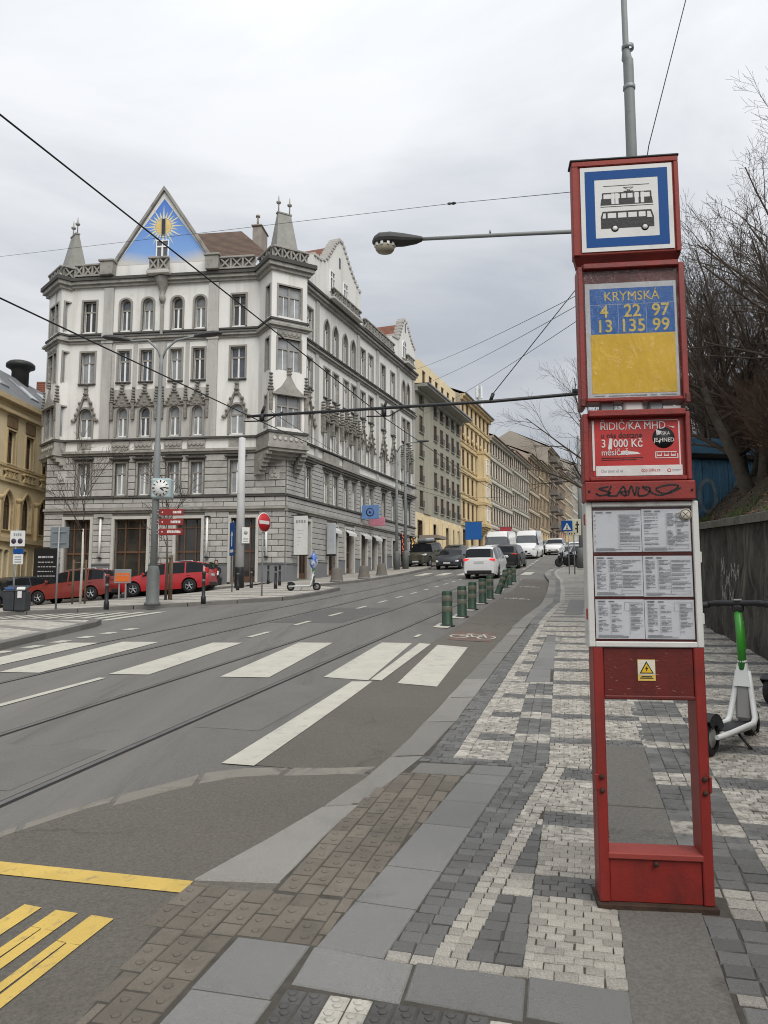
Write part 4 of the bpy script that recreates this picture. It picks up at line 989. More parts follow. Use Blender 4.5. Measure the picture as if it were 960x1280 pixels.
def skylight(FM, x, t, w, h):
    # lies on the slope: y from -.3 to -6.2, z from 20.1 to ZR
    sl_ = Vector((0, -5.9, ZR-20.1)).normalized(); nr = Vector((0, ZR-20.1, 5.9)).normalized(); b = Vector((x, -.3, 20.1))+sl_*t+nr*.02; m = MB()
    for dx in (-w/2, w/2): m.prism([b+Vector((dx-.05, 0, 0)), b+Vector((dx+.05, 0, 0)), b+Vector((dx+.05, 0, 0))+sl_*h, b+Vector((dx-.05, 0, 0))+sl_*h], nr*.12)
    for q in (0, h/1.0): m.prism([b+Vector((-w/2, 0, 0))+sl_*(q-.05), b+Vector((w/2, 0, 0))+sl_*(q-.05), b+Vector((w/2, 0, 0))+sl_*(q+.05), b+Vector((-w/2, 0, 0))+sl_*(q+.05)], nr*.10)
    o = link('skylight', m.mesh('skylight', M_tin), roof, FM); g = MB(); g.poly([b+Vector((-w/2, 0, 0))+nr*.07, b+Vector((w/2, 0, 0))+nr*.07, b+Vector((w/2, 0, 0))+nr*.07+sl_*h, b+Vector((-w/2, 0, 0))+nr*.07+sl_*h]); link('skylight_pane', g.mesh('skylight_pane', glass('skylight_glass', (.42, .45, .47), .15)), roof, FM)
skylight(F1, 2.95, 1.0, .85, 1.4); skylight(F1, 2.0, 1.0, .85, 1.4); skylight(F1, 11.2, .9, .8, 1.1)
# corner oriels
def oriel(FM, tall, nm):
    w, p = 1.06, .98
    hl = []
    for z, h in ((16.95, 1.75), (13.9, 1.8), (10.72, 1.75)): hl.append((z, h))
    m = MB()
    wall(m, -w, w, 9.9, 20.1, [(0, z, 1.36, h, '') for z, h in hl], .2)
    mm = MB(); mm.v = [(x, y+p, z) for x, y, z in m.v]; mm.f = m.f; mm.m = m.m; mm.sm = m.sm
    for sx in (-1, 1):
        c = MB(); wall(c, 0, p+1.5, 9.9, 20.1, [(.48, z, .5, h, '') for z, h in hl], .2)
        k = len(mm.v); mm.v += [(sx*(w+y), p-x, z) for x, y, z in c.v]; mm.f += [tuple(i+k for i in f) for f in c.f]; mm.m += c.m; mm.sm += c.sm
    mm.poly([(-w, p, 20.1), (w, p, 20.1), (w, -1.5, 20.1), (-w, -1.5, 20.1)])
    o = link('oriel', mm.mesh('oriel', M_plaster), grey, FM)
    def belt(m, z0, z1, q): m.bx(-w-q, w+q, -1.4, p+q, z0, z1)
    m = MB(); 
    for bands in (((19.48, 19.68, .16), (19.68, 19.9, .32)), ((16.2, 16.33, .10), (16.33, 16.47, .24))): m = MB(); [belt(m, z0+.001, z1+.001, q) for z0, z1, q in bands]; link('cornice', m.mesh('cornice', M_trim), o, FM)
    m = MB()
    for z0, z1, q in ((9.56, 9.82, .16), (9.82, 10.38, .06)): belt(m, z0+.001, z1+.001, q)
    # corbel that carries it: steps back into the corner
    belt(m, 9.40, 9.56, .05)
    for sx in (-1, 1):
        for i in range(6): zz = 9.40-.19*i; m.bx(sx*(w-.02)-.17, sx*(w-.02)+.17, -1.3, p-.06-.21*i, zz-.19, zz)
    for i in range(3): m.bx(-w+.3, w-.3, -1.3, p-.25-.30*i, 9.40-.16*(i+1), 9.40-.16*i)
    link('corbel', m.mesh('corbel', M_trim), o, FM)
    for z0, z1, q in ((19.9, 20.13, .42), (16.68, 16.79, .11), (10.38, 10.51, .13)): m = MB(); belt(m, z0, z1, q); link('ledge', m.mesh('ledge', M_dtrim), o, FM)
    for z, h in hl:
        for Mw, ww, st in ((T(0, p, z), 1.36, 'double'), (T(w, p-.48, z) @ RZ(-math.pi/2), .5, 'plain'), (T(-w, p-.48, z) @ RZ(math.pi/2), .5, 'plain')):
            fr, gl = window_meshes(ww, h, '', st, .14, None, None, M_cglass); 
            a = link('window', fr, o, FM @ Mw); link('pane', gl, o, FM @ Mw); link('surround', surround_mesh(ww, h, '', .09, .05, M_wframe), o, FM @ Mw)
    for z in (15.82,): m = MB(); m.bx(-.72, .72, p, p+.06, z, z+.32); [m.lathe([(.13, 0), (.10, .04), (.03, .02)], 8, (-.54+.27*i, p+.06, z+.16), Matrix.Rotation(-math.pi/2, 3, 'X')) for i in range(5)]; link('carved_panel', m.mesh('carved_panel', M_trim), o, FM)
    m = MB(); [m.lathe([(.12, 0), (.09, .05), (.03, .02)], 8, (-.8+.32*i, p+.065, 10.08), Matrix.Rotation(-math.pi/2, 3, 'X')) for i in range(6)]; link('carved_frieze', m.mesh('carved_frieze', M_ltrim), o, FM)
    m = MB(); m.prism([(-.95, p, 12.55), (.95, p, 12.55), (.42, p, 13.0), (0, p, 13.7), (-.42, p, 13.0)], (0, .12, 0)); m.bx(-1.0, 1.0, p, p+.22, 12.48, 12.56)
    for i in range(3): m.lathe([(0, -.1), (.13, -.03), (.15, .03), (0, .12)], 7, (0, p+.1, 13.7+.16*i))
    link('hood_gable', m.mesh('hood_gable', M_trim), o, FM)
    for x, y in ((-w, p), (w, p)): link('pinnacle', PN, o, FM @ T(x, y-.1, 11.6) @ Matrix.Diagonal((1.1, 1.1, 1.0, 1)))
    for x in (-w-.03, w+.03): m = MB(); m.bx(x-.11, x+.11, p-.2, p+.06, 10.5, 12.6, .02); link('corner_shaft', m.mesh('corner_shaft', M_gplaster), o, FM)
    for q, yy in ((1, p),): balustrade(o, FM, -w-.02, w+.02, 20.13, 20.9, p+.06, M_trim, 'balustrade', .58)
    for sx in (-1, 1): balustrade(o, FM @ T(sx*(w+.02), p, 0) @ RZ(-sx*math.pi/2), *((0.02, 2.0) if sx > 0 else (-2.0, -.02)), 20.13, 20.898, .0, M_trim, 'balustrade', .6)
    m = MB(); b, t, zt = .74, .40, 23.35
    lo = [(-b, .75, 20.2), (b, .75, 20.2), (b, -.75, 20.2), (-b, -.75, 20.2)]; hi = [(-t, .10, zt), (t, .10, zt), (t, -.10, zt), (-t, -.10, zt)]
    for i in range(4): j = (i+1) % 4; m.poly([lo[i], lo[j], hi[j], hi[i]])
    m.poly(hi); m.bx(-t-.05, t+.05, -.14, .14, zt, zt+.08)
    s = link('spire', m.mesh('spire', M_spire), grey, FM)
    for x in (-t+.06, t-.06):
        m = MB(); m.tube([(x, 0, zt), (x, 0, zt+.85)], .04, 6); m.lathe([(0, 0), (.12, .06), (.15, .14), (.05, .22), (.02, .5), (0, .6)], 8, (x, 0, zt+.55)); link('finial', m.mesh('finial', M_trim), s, FM)
def fac_from_normal(P, n):
    n = n.normalized(); return facM(P.x, P.y, n.y, -n.x)
oriel(fac_from_normal(C0+Vector((-.34, .05)), (n1+n2)), True, 0)
oriel(fac_from_normal(Vector((-18.80, 44.72)), Vector((-.745, -.667))), True, 1)
# small fixings on the corner
m = MB(); m.bx(.35, .95, .08, .14, 8.0, 8.6, .04); [m.lathe([(.14, 0), (.1, .06), (.0, .05)], 7, (.65+dx, .14, 8.3+dz), Matrix.Rotation(-math.pi/2, 3, 'X')) for dx, dz in ((0, .12), (-.1, -.1), (.12, -.08))]; link('relief_plaque', m.mesh('relief_plaque', M_ltrim), grey, F1)
m = MB(); m.bx(12.9, 13.4, .08, .14, 8.0, 8.5, .04); m.lathe([(.16, 0), (.1, .06), (.0, .05)], 7, (13.15, .14, 8.25), Matrix.Rotation(-math.pi/2, 3, 'X')); link('relief_plaque', m.mesh('relief_plaque', M_ltrim), grey, F1)

# ------------------------------------------------------------------ the row of houses climbing the street
def row_house(name, label, L0, L1, eave, floors, axes, wallm, trimm, g_top, wsize, arch='', roofm=None, style='plain', roof_rise=3.0, gm=None, gwall=None, depth=13., cor=.55, hoods=True, fm=None, win_x=None):
    a = C0+d2*L0; b = C0+d2*L1; W_ = L1-L0; zb = H(*((a+b)/2))
    root = thing(name, label, 'building', (b.x, b.y, zb)); FM = facM(b.x, b.y, -d2.x, -d2.y)
    g0 = zb+.1; gt = g_top; fh = (eave-gt)/floors; holes, gh = [], []
    xs = win_x or [W_*(i+.5)/axes for i in range(axes)]
    for f in range(floors):
        for x in xs: holes.append((x, gt+f*fh+fh*.24, wsize[0], min(wsize[1], fh*.66), arch if f == 0 else ''))
    ng = max(2, axes*2//3)
    for i in range(ng): gh.append((W_*(i+.5)/ng, g0-.3, W_/ng*.62, (gt-g0)*.84+.3, ''))
    m = MB(); wall(m, 0, W_, gt, eave, holes, .25); link('wall', m.mesh('wall', wallm), root, FM)
    m = MB(); wall(m, 0, W_, zb-4, gt, gh, .35); link('ground_floor', m.mesh('ground_floor', gwall or wallm), root, FM)
    m = MB(); m.poly([(0, 0, zb-4), (0, -depth, zb-4), (0, -depth, eave), (0, -depth/2, eave+roof_rise), (0, 0, eave)]); m.poly([(W_, 0, zb-4), (W_, -depth, zb-4), (W_, -depth, eave), (W_, -depth/2, eave+roof_rise), (W_, 0, eave)]); m.poly([(0, -depth, zb-4), (W_, -depth, zb-4), (W_, -depth, eave), (0, -depth, eave)])
    link('party_wall', m.mesh('party_wall', pm('party_wall_render', (.36, .32, .265), .9, .12, .4, .2, 30)), root, FM)
    for f in range(floors if hoods else 0):
        m = MB(); m.bx(.02, W_-.02, -.05, .14+.03*(f % 2), gt+f*fh-.12, gt+f*fh+.10); link('floor_moulding', m.mesh('floor_moulding', trimm), root, FM)
        m = MB(); m.bx(.02, W_-.02, -.05, .09, gt+f*fh+fh*.24-.20, gt+f*fh+fh*.24-.10); link('sill_moulding', m.mesh('sill_moulding', trimm), root, FM)
    m = MB(); m.bx(0, W_, -.05, .28, eave-.55, eave-.25); m.bx(0, W_, -.05, cor, eave-.25, eave); link('cornice', m.mesh('cornice', trimm), root, FM)
    m = MB(); m.poly([(-.0, cor+.1, eave+.02), (W_, cor+.1, eave+.02), (W_, -depth/2, eave+roof_rise), (0, -depth/2, eave+roof_rise)]); m.poly([(0, -depth/2, eave+roof_rise), (W_, -depth/2, eave+roof_rise), (W_, -depth, eave), (0, -depth, eave)]); m.bx(0, W_, cor-.02, cor+.14, eave-.06, eave+.06)
    link('roof', m.mesh('roof', roofm or M_tile), root, FM)
    for h in holes:
        o = add_window(root, FM, h, style, True, (.11, .03, trimm), .05, fm or M_wood, M_wwhite, gm or M_fglass, trimm)
    if hoods:
        hm = MB(); hm.bx(-wsize[0]*.72, wsize[0]*.72, 0, .2, .16, .27); hme = hm.mesh('window_hood', trimm)
        for h in holes:
            if h[1] < eave-fh*1.05: link('window_hood', hme, root, FM @ T(h[0], 0, h[1]+h[3]))
    for h in gh:
        fr, gl = window_meshes(h[2], h[3], '', 'shop', .3, M_wood, M_wood, M_dglass); o = link('shop_window', fr, root, FM @ T(h[0], 0, h[1])); link('pane', gl, o, FM @ T(h[0], 0, h[1]))
    return root, FM, W_
M_sage = pm('sage_render', (.335, .322, .255), .9, .08, .5, .2, 30, streak=((.24, .232, .185), 1.4))
M_sage2 = pm('sage_ledge', (.30, .295, .255), .9, .08, .5, .2, 30)
M_ochre = pm('ochre_render', (.72, .60, .385), .9, .10, .5, .2, 30)
M_yel = pm('yellow_render', (.68, .545, .32), .9, .09, .5, .2, 30, streak=((.42, .30, .14), 1.6))
M_yel2 = pm('yellow_moulding', (.52, .405, .23), .9, .14, 1.2, .3, 30)
M_wh1 = pm('old_white_render', (.68, .645, .56), .9, .09, .5, .2, 30, streak=((.34, .32, .27), 1.6)); M_wh1t = pm('old_white_moulding', (.42, .39, .325), .9, .2, 1.2, .3, 30)
M_wh2 = pm('pale_grey_render', (.58, .565, .515), .9, .09, .5, .2, 30); M_be = pm('beige_render', (.60, .52, .39), .9, .1, .5, .2, 30); M_bet = pm('beige_moulding', (.33, .275, .20), .9, .2, 1.2, .3, 30)
M_brick = pm('brown_facade', (.27, .225, .18), .9, .15, .6, .3, 30); M_pink = pm('salmon_render', (.50, .33, .235), .9, .1, .5, .2, 30)
ro, FM, W_ = row_house('modern_apartment_block', 'sage green apartment block with an ochre arcade and ochre top floor', 22.45, 37.2, 19.3, 5, 6, M_sage, M_sage2, 8.55, (.95, 1.75), style='plain', roof_rise=.4, roofm=M_tin, gwall=M_ochre, cor=1.15, hoods=False, win_x=[1.1, 3.0, 4.9, 6.8, 8.8, 13.0])
m = MB(); wall(m, 0.4, W_-2.4, 19.35, 22.2, [(1.2+1.95*i, 19.8, .95, 1.7, '') for i in range(6)], .2); m.poly([(W_-2.4, 0, 19.35), (W_-2.4, -9, 19.35), (W_-2.4, -9, 22.2), (W_-2.4, 0, 22.2)]); m.poly([(.4, 0, 22.2), (W_-2.4, 0, 22.2), (W_-2.4, -9, 22.2), (.4, -9, 22.2)]); m.poly([(.4, 0, 19.35), (.4, -9, 19.35), (.4, -9, 22.2), (.4, 0, 22.2)])
link('top_floor', m.mesh('top_floor', M_ochre), ro, FM @ T(0, -.35, 0))
for i in range(6): add_window(ro, FM @ T(0, -.35, 0), (1.2+1.95*i, 19.8, .95, 1.7, ''), 'plain', False, None, .12, M_wood, M_wood, M_dglass)
for f in range(5):
    for x in [1.1, 3.0, 4.9, 6.8, 8.8, 13.0]:
        z = 8.55+f*2.15+2.15*.24; m = MB(); m.bx(x-.5, x+.5, .10, .13, z+.02, z+.06); m.bx(x-.5, x+.5, .16, .19, z+.52, z+.56)
        for q in range(6): m.bx(x-.48+.19*q-.012, x-.48+.19*q+.012, .16, .18, z+.05, z+.54)
        link('window_railing', m.mesh('window_railing', pm('dark_iron', (.03, .03, .03), .5, .1)), ro, FM)
m = MB(); m.bx(10.4, 12.4, -.02, .10, 8.6, 19.0); link('stair_strip', m.mesh('stair_strip', M_sage), ro, FM)
m = MB(); m.bx(11.0, 13.6, .0, 1.6, 6.4, 6.65); link('entrance_canopy', m.mesh('entrance_canopy', M_brick), ro, FM)
for i in range(7): m = MB(); m.bx(.35+2.0*i, .75+2.0*i, .02, .25, 2.5, 8.3); link('arcade_pier', m.mesh('arcade_pier', M_ochre), ro, FM)
ro, FM, W_ = row_house('yellow_tenement', 'golden yellow tenement with a bay window and ornate white topped mouldings', 37.25, 50.3, 22.2, 5, 7, M_yel, M_yel2, 8.8, (.82, 1.75), roofm=M_slate, style='plain')
m = MB(); m.bx(3.4, 6.4, -.1, .85, 9.3, 17.2); bay = link('bay_window', m.mesh('bay_window', M_yel), ro, FM)
m = MB()
for z in (9.2, 11.6, 14.2, 17.2): m.bx(3.3, 6.5, -.1, .98, z-.16, z+.12)
for i in range(4): m.bx(3.6+.1*i, 6.2-.1*i, -.05, .8-.2*i, 9.05-.2*(i+1), 9.05-.2*i)
link('bay_moulding', m.mesh('bay_moulding', M_yel2), ro, FM)
for z in (9.75, 12.3, 14.9):
    fr, gl = window_meshes(.9, 1.7, '', 'cross', 0., M_wwhite, M_wwhite, M_dglass); o = link('window', fr, ro, FM @ T(4.9, .90, z)); link('pane', gl, o, FM @ T(4.9, .90, z))
m = MB()
for i in range(7): m.lathe([(.3, 0), (.22, .12), (.05, .16)], 8, (W_*(i+.5)/7, .05, 18.0), Matrix.Rotation(-math.pi/2, 3, 'X')); m.lathe([(.2, 0), (.12, .1), (.02, .12)], 8, (W_*i/7+.3, .05, 17.7), Matrix.Rotation(-math.pi/2, 3, 'X'))
link('carved_frieze', m.mesh('carved_frieze', M_yel2), ro, FM)
row_house('white_tenement', 'old white tenement with grey brown mouldings beside the yellow one', 50.35, 63.4, 20.4, 4, 9, M_wh1, M_wh1t, 9.6, (.78, 1.75), roofm=M_tile)
row_house('pale_tenement', 'pale grey tenement between the white one and the beige one', 63.45, 75.9, 20.9, 4, 9, M_wh2, M_wh1t, 10.3, (.8, 1.75), roofm=M_redtile)
row_house('beige_tenement', 'beige tenement with dark mouldings and a brown roof', 75.95, 85.7, 22.7, 4, 7, M_be, M_bet, 11.3, (.85, 1.8), roofm=M_tile)
row_house('sand_tenement', 'sand yellow tenement just below the brown block with balconies', 85.75, 95.5, 23.2, 4, 7, M_yel, M_bet, 12.1, (.85, 1.8), roofm=M_tile)
ro, FM, W_ = row_house('brown_apartment_block', 'tall brown apartment block with stacked balconies and a bare gable wall', 95.55, 106.7, 27.3, 5, 5, M_brick, M_bet, 12.8, (1.2, 1.8), roofm=M_slate, roof_rise=3.4)
for f in range(5):
    for x in (2.6, 8.4): m = MB(); zz = 12.8+f*2.9; m.bx(x-1.2, x+1.2, 0, 1.3, zz+.5, zz+.65); m.bx(x-1.2, x+1.2, 1.22, 1.3, zz+.65, zz+1.5); m.bx(x-1.2, x-1.14, 0, 1.22, zz+.65, zz+1.5); m.bx(x+1.14, x+1.2, 0, 1.22, zz+.65, zz+1.5); link('balcony', m.mesh('balcony', pm('dark_balcony', (.16, .14, .12), .9, .15, 1., .2, 30)), ro, FM)
row_house('salmon_tenement', 'salmon pink tenement above the brown block', 106.75, 117, 25.2, 4, 7, M_pink, M_bet, 13.9, (.85, 1.8), roofm=M_redtile)
row_house('straw_tenement', 'straw yellow tenement near the top of the hill', 117.05, 129, 26.4, 4, 8, M_yel, M_wh1t, 14.9, (.85, 1.8), roofm=M_slate)
row_house('grey_tenement', 'grey white tenement at the top of the row', 129.05, 146, 29.5, 4, 9, M_wh2, M_wh1t, 16.3, (.9, 2.0), roofm=M_slate)
row_house('distant_tenement', 'cream tenement closing the view at the far end of the row', 146.05, 175, 32, 4, 14, M_wh1, M_wh1t, 18.5, (.9, 2.0), roofm=M_tile)
# mast on a far roof
mast = thing('antenna_mast', 'lattice antenna mast on a rooftop above the white tenements', 'antenna', tuple(C0+d2*66-n2*5)+(23.0,))
m = MB()
for x, y in ((-.3, -.3), (.3, -.3), (0, .3)): m.tube([(x, y, -1.5), (x*.6, y*.6, 8.)], .06, 5)
for i in range(9):
    z = i*.85; s0 = 1-.05*i
    for (x, y), (u, v) in (((-.3, -.3), (.3, -.3)), ((.3, -.3), (0, .3)), ((0, .3), (-.3, -.3))): m.tube([(x*s0, y*s0, z), (u*s0, v*s0, z+.8)], .03, 4)
kid('lattice', m, M_tin, mast)
m = MB(); [m.box((.45*math.cos(a), .45*math.sin(a), z), (.22, .3, 1.7), Matrix.Rotation(a, 3, 'Z'), .03) for a in (0, 2.1, 4.2) for z in (4.8, 7.)]; kid('antenna_panel', m, M_wwhite, mast)

# ------------------------------------------------------------------ the ochre house across the side street
oc = thing('ochre_corner_house', 'ochre yellow house with pointed arcade windows and slate roof across the side street', 'building', (-22.2, 40, 1.0))
dd = Vector((math.sin(R(2.7)), math.cos(R(2.7)))); far = Vector((-22.15, 44))+dd*14.5; OM = facM(far.x, far.y, -dd.x, -dd.y); OW = 34.
oh = []
for i in range(16):
    x = .9+2.12*i; oh += [(x, 9.35, .95, 2.0, ''), (x, 5.45, 1.15, 2.35, 'point'), (x, 2.55, .5, 1.75, 'seg'), (x+.62, 2.55, .5, 1.75, 'seg')]
m = MB(); wall(m, 0, OW, -3, 13.2, oh, .35); link('wall', m.mesh('wall', M_ochre), oc, OM)
m = MB()
for z0, z1, p in ((12.3, 12.5, .3), (12.9, 13.2, .5), (8.25, 8.45, .16), (4.75, 5.0, .25), (1.6, 1.9, .22), (9.15, 9.3, .1)): m.bx(0, OW, -.05, p, z0, z1)
for i in range(9): m.bx(0, OW, -.05, .06, 1.45-.32*i-.26, 1.45-.32*i)
link('cornice', m.mesh('cornice', pm('ochre_moulding', (.54, .43, .26), .9, .15, 1., .3, 30)), oc, OM)
for h in oh: add_window(oc, OM, h, 'cross' if h[2] > .6 else 'plain', True, (.10, .08, M_ochre if h[4] == 'seg' else M_yel2), .25, M_wood, M_wood, M_dglass, M_yel2)
for i in range(16):
    x = .9+2.12*i
    m = MB(); m.bx(x-.55, x+.55, 0, .10, 11.5, 12.2, .02); link('brown_panel', m.mesh('brown_panel', pm('brown_panel_render', (.19, .125, .07), .9, .2)), oc, OM)
    balustrade(oc, OM, x-.75, x+.75, 8.45, 9.0, .12, M_yel2, 'balustrade', .5)
    m = MB(); m.bx(x+.95, x+1.17, 0, .22, 5.0, 7.2, .04); m.lathe([(.12, 0), (.22, .15), (.24, .3)], 8, (x+1.06, .12, 7.1)); link('half_column', m.mesh('half_column', M_yel2), oc, OM)
m = MB(); m.poly([(0, .5, 13.2), (OW, .5, 13.2), (OW, -3.0, 16.2), (0, -3.0, 16.2)]); m.poly([(0, -3.0, 16.2), (OW, -3.0, 16.2), (OW, -6.5, 17.9), (0, -6.5, 17.9)]); m.poly([(0, -6.5, 17.9), (OW, -6.5, 17.9), (OW, -13, 13.2), (0, -13, 13.2)]); rf = link('roof', m.mesh('roof', M_slate), oc, OM)
m = MB(); m.poly([(0, 0, -3), (0, -13, -3), (0, -13, 13.2), (0, -6.5, 17.9), (0, -3.0, 16.2), (0, 0, 13.2)]); m.poly([(OW, 0, -3), (OW, -13, -3), (OW, -13, 13.2), (OW, -6.5, 17.2), (OW, 0, 13.2)]); link('end_wall', m.mesh('end_wall', M_ochre), oc, OM)
for i in range(5): m = MB(); m.box((3+3.6*i, -1.25, 14.76), (1.0, .12, 2.1), Matrix.Rotation(R(49.4), 3, 'X'), .03); link('skylight', m.mesh('skylight', glass('skylight_glass', (.42, .45, .47), .15)), rf, OM)
m = MB(); m.lathe([(.55, -1.6), (.55, -.1), (.7, .1), (.92, .18), (.92, .40), (.75, .55), (.4, .66), (0, .68)], 18, (7.5, -3.0, 16.9)); link('roof_ventilator', m.mesh('roof_ventilator', pm('black_metal', (.025, .025, .025), .5, .1)), rf, OM)
bh = thing('slate_roofed_house', 'pale house with a slate roof seen between the ochre and the grey house', 'building', (-24, 66, 0))
m = MB(); m.bx(-9, 9, -5, 5, -4, 13.8); kid('wall', m, M_wh1, bh); m = MB(); m.poly([(-9.3, -5.4, 13.8), (9.3, -5.4, 13.8), (9.3, 0, 18.3), (-9.3, 0, 18.3)]); m.poly([(-9.3, 5.4, 13.8), (9.3, 5.4, 13.8), (9.3, 0, 18.3), (-9.3, 0, 18.3)]); kid('roof', m, M_slate, bh); m = MB(); m.poly([(-9, -5, 13.8), (-9, 5, 13.8), (-9, 0, 18.2)]); m.poly([(9, -5, 13.8), (9, 5, 13.8), (9, 0, 18.2)]); kid('gable', m, M_wh1, bh)
m = MB(); m.bx(-6, -1, -1.2, 1.2, 17.6, 20.); kid('red_ridge', m, M_redtile, bh)
# ================================================================== THE STOP POST
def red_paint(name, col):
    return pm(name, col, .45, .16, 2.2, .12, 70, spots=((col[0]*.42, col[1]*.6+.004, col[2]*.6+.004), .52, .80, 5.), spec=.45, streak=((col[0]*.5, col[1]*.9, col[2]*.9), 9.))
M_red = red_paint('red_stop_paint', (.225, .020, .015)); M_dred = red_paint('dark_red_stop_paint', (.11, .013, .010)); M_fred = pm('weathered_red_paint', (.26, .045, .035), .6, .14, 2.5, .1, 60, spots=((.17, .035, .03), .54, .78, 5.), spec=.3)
M_rust = pm('rusty_foot', (.045, .026, .017), .9, .35, 9, .5, 60)
M_signw = pm('sign_white', (.62, .62, .60), .4, .05, 3, .04, spots=((.46, .45, .42), .58, .8, 4.)); M_signb = pm('sign_blue', (.004, .062, .235), .55, .06, 3, .03, spec=.2); M_black = pm('black_print', (.012, .012, .013), .5, .1)
M_paper = pm('paper', (.80, .81, .84), .75, .05, 3, .15, 8, rand=.05); M_ink = pm('printed_grey', (.27, .275, .29), .8, .1); M_frame = pm('white_frame_paint', (.55, .54, .51), .5, .08, 3, .12, 60, spots=((.24, .20, .17), .60, .78, 7.))
M_rblue = pm('route_blue', (.022, .125, .39), .5, .10, 4, .05); M_ryel = pm('route_yellow', (.70, .45, .025), .5, .08, 4, .05); M_rtext = pm('route_yellow_print', (.66, .50, .12), .5, .1)
M_poster = pm('poster_red', (.42, .025, .022), .5, .12, 4, .06, spots=((.30, .03, .028), .55, .8, 6.)); M_pwhite = pm('poster_white', (.62, .59, .57), .6, .1, 9)
M_galv = pm('galvanised_steel', (.26, .275, .28), .5, .12, 2.5, .08, 60, metal=.35, spots=((.17, .18, .18), .55, .8, 3.))
def clear_sheet(name, gloss, rough, bump):
    m = bpy.data.materials.new(name); m.use_nodes = True; nt = m.node_tree; nt.nodes.remove(nt.nodes['Principled BSDF'])
    out = nt.nodes['Material Output']; tr = nn(nt, 'ShaderNodeBsdfTransparent'); gl = nn(nt, 'ShaderNodeBsdfGlossy'); gl.inputs['Roughness'].default_value = rough
    mx = nn(nt, 'ShaderNodeMixShader'); fr = nn(nt, 'ShaderNodeFresnel'); fr.inputs[0].default_value = 1.45
    ml = nn(nt, 'ShaderNodeMath', operation='MULTIPLY'); nt.links.new(fr.outputs[0], ml.inputs[0]); ml.inputs[1].default_value = gloss; nt.links.new(ml.outputs[0], mx.inputs[0])
    nt.links.new(tr.outputs[0], mx.inputs[1]); nt.links.new(gl.outputs[0], mx.inputs[2]); nt.links.new(mx.outputs[0], out.inputs[0])
    if bump:
        tc = nn(nt, 'ShaderNodeTexCoord').outputs['Object']; mp = nn(nt, 'ShaderNodeMapping'); nt.links.new(tc, mp.inputs[0]); mp.inputs['Scale'].default_value = (1, 1, .35); mp.inputs['Rotation'].default_value = (0, .6, 0)
        b = nn(nt, 'ShaderNodeBump'); b.inputs['Strength'].default_value = bump; b.inputs['Distance'].default_value = .02
        nt.links.new(tex(nt, mp.outputs[0], 22., 5, .6, 1.2), b.inputs['Height']); nt.links.new(b.outputs[0], gl.inputs['Normal']); nt.links.new(b.outputs[0], fr.inputs['Normal'])
    return m
M_glaz = clear_sheet('glazing', .75, .04, 0.); M_wrap = clear_sheet('plastic_wrap', .55, .10, .6)

SF = Vector((.992, -.124, 0)).normalized(); SB = Vector((.96, 3.58, .232))
SM = Matrix(((SF.x, -SF.y, 0, SB.x), (SF.y, SF.x, 0, SB.y), (0, 0, 1, SB.z), (0, 0, 0, 1)))
stop = thing('bus_stop_post', 'red tram and bus stop post with route numbers, poster and timetables', 'bus stop', M=SM)
def part(name, mat, *boxes, bev=.004, parent=None):
    m = MB()
    for b in boxes: m.bx(*b, bev)
    return kid(name, m, mat, parent or stop)
def flat(name, mat, polys, y, parent, th=.0012):
    m = MB()
    for p in polys: m.prism([(x, y, z) for x, z in p], (0, -th, 0))
    return kid(name, m, mat, parent)
def rect(x0, x1, z0, z1): return [(x0, z0), (x1, z0), (x1, z1), (x0, z1)]
part('foot', M_rust, (-.012, .502, -.02, .19, -.03, .018))
for x0, x1 in ((.0, .046), (.444, .490)): part('leg', M_red, (x0, x1, 0, .15, .018, 1.14), bev=.005)
lp = part('lower_panel', M_red, (.046, .444, .012, .13, .018, .205)); part('ledge', M_fred, (.040, .450, -.004, .145, .205, .232), parent=lp)
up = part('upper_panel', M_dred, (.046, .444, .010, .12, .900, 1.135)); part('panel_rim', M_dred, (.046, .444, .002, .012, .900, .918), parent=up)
m = MB(); [m.lathe([(.011, 0), (.011, .012), (.006, .016), (0, .017)], 10, (x, -.0, z), Matrix.Rotation(math.pi/2, 3, 'X')) for x, z in ((.023, .50), (.023, .56), (.467, .50), (.467, .56), (.245, .19))]; kid('bolt', m, M_rust, stop)
for x in (-.006, .484): part('hinge', M_red, (x, x+.012, -.008, .03, .50, .57), bev=.003)
st = flat('warning_sticker', pm('sticker_yellow', (.60, .42, .10), .5, .1, 6), [rect(.197, .275, .985, 1.08)], .008, stop)
flat('sticker_top', pm('sticker_pale', (.60, .57, .48), .5, .1, 6), [rect(.199, .273, 1.012, 1.078)], .0068, st)
tx, tz = .236, 1.042
flat('warning_triangle', M_black, [[(tx-.031, tz-.024), (tx+.031, tz-.024), (tx, tz+.031)]], .0055, st); flat('warning_triangle', pm('sign_yellow', (.66, .42, .02), .5, .06), [[(tx-.024, tz-.020), (tx+.024, tz-.020), (tx, tz+.022)]], .0042, st)
flat('lightning_bolt', M_black, [[(tx+.004, tz+.012), (tx-.007, tz-.004), (tx-.001, tz-.004), (tx-.003, tz-.017), (tx+.007, tz+.001), (tx+.001, tz+.001)]], .0030, st)
flat('sticker_print', M_black, [rect(.207, .265, .995, .999), rect(.213, .26, 1.002, 1.006)], .0068, st)
rs_ = random.Random(9); m = MB()
for k in range(26):
    x, z = rs_.uniform(.06, .43), rs_.uniform(.925, 1.12); a_, l = rs_.uniform(-.9, .9), rs_.uniform(.003, .016); dx, dz = math.cos(a_)*l, math.sin(a_)*l; m.poly([(x, .0093, z), (x+dx, .0093, z+dz), (x+dx-dz*.12, .0093, z+dz+dx*.12), (x-dz*.12, .0093, z+dx*.12)])
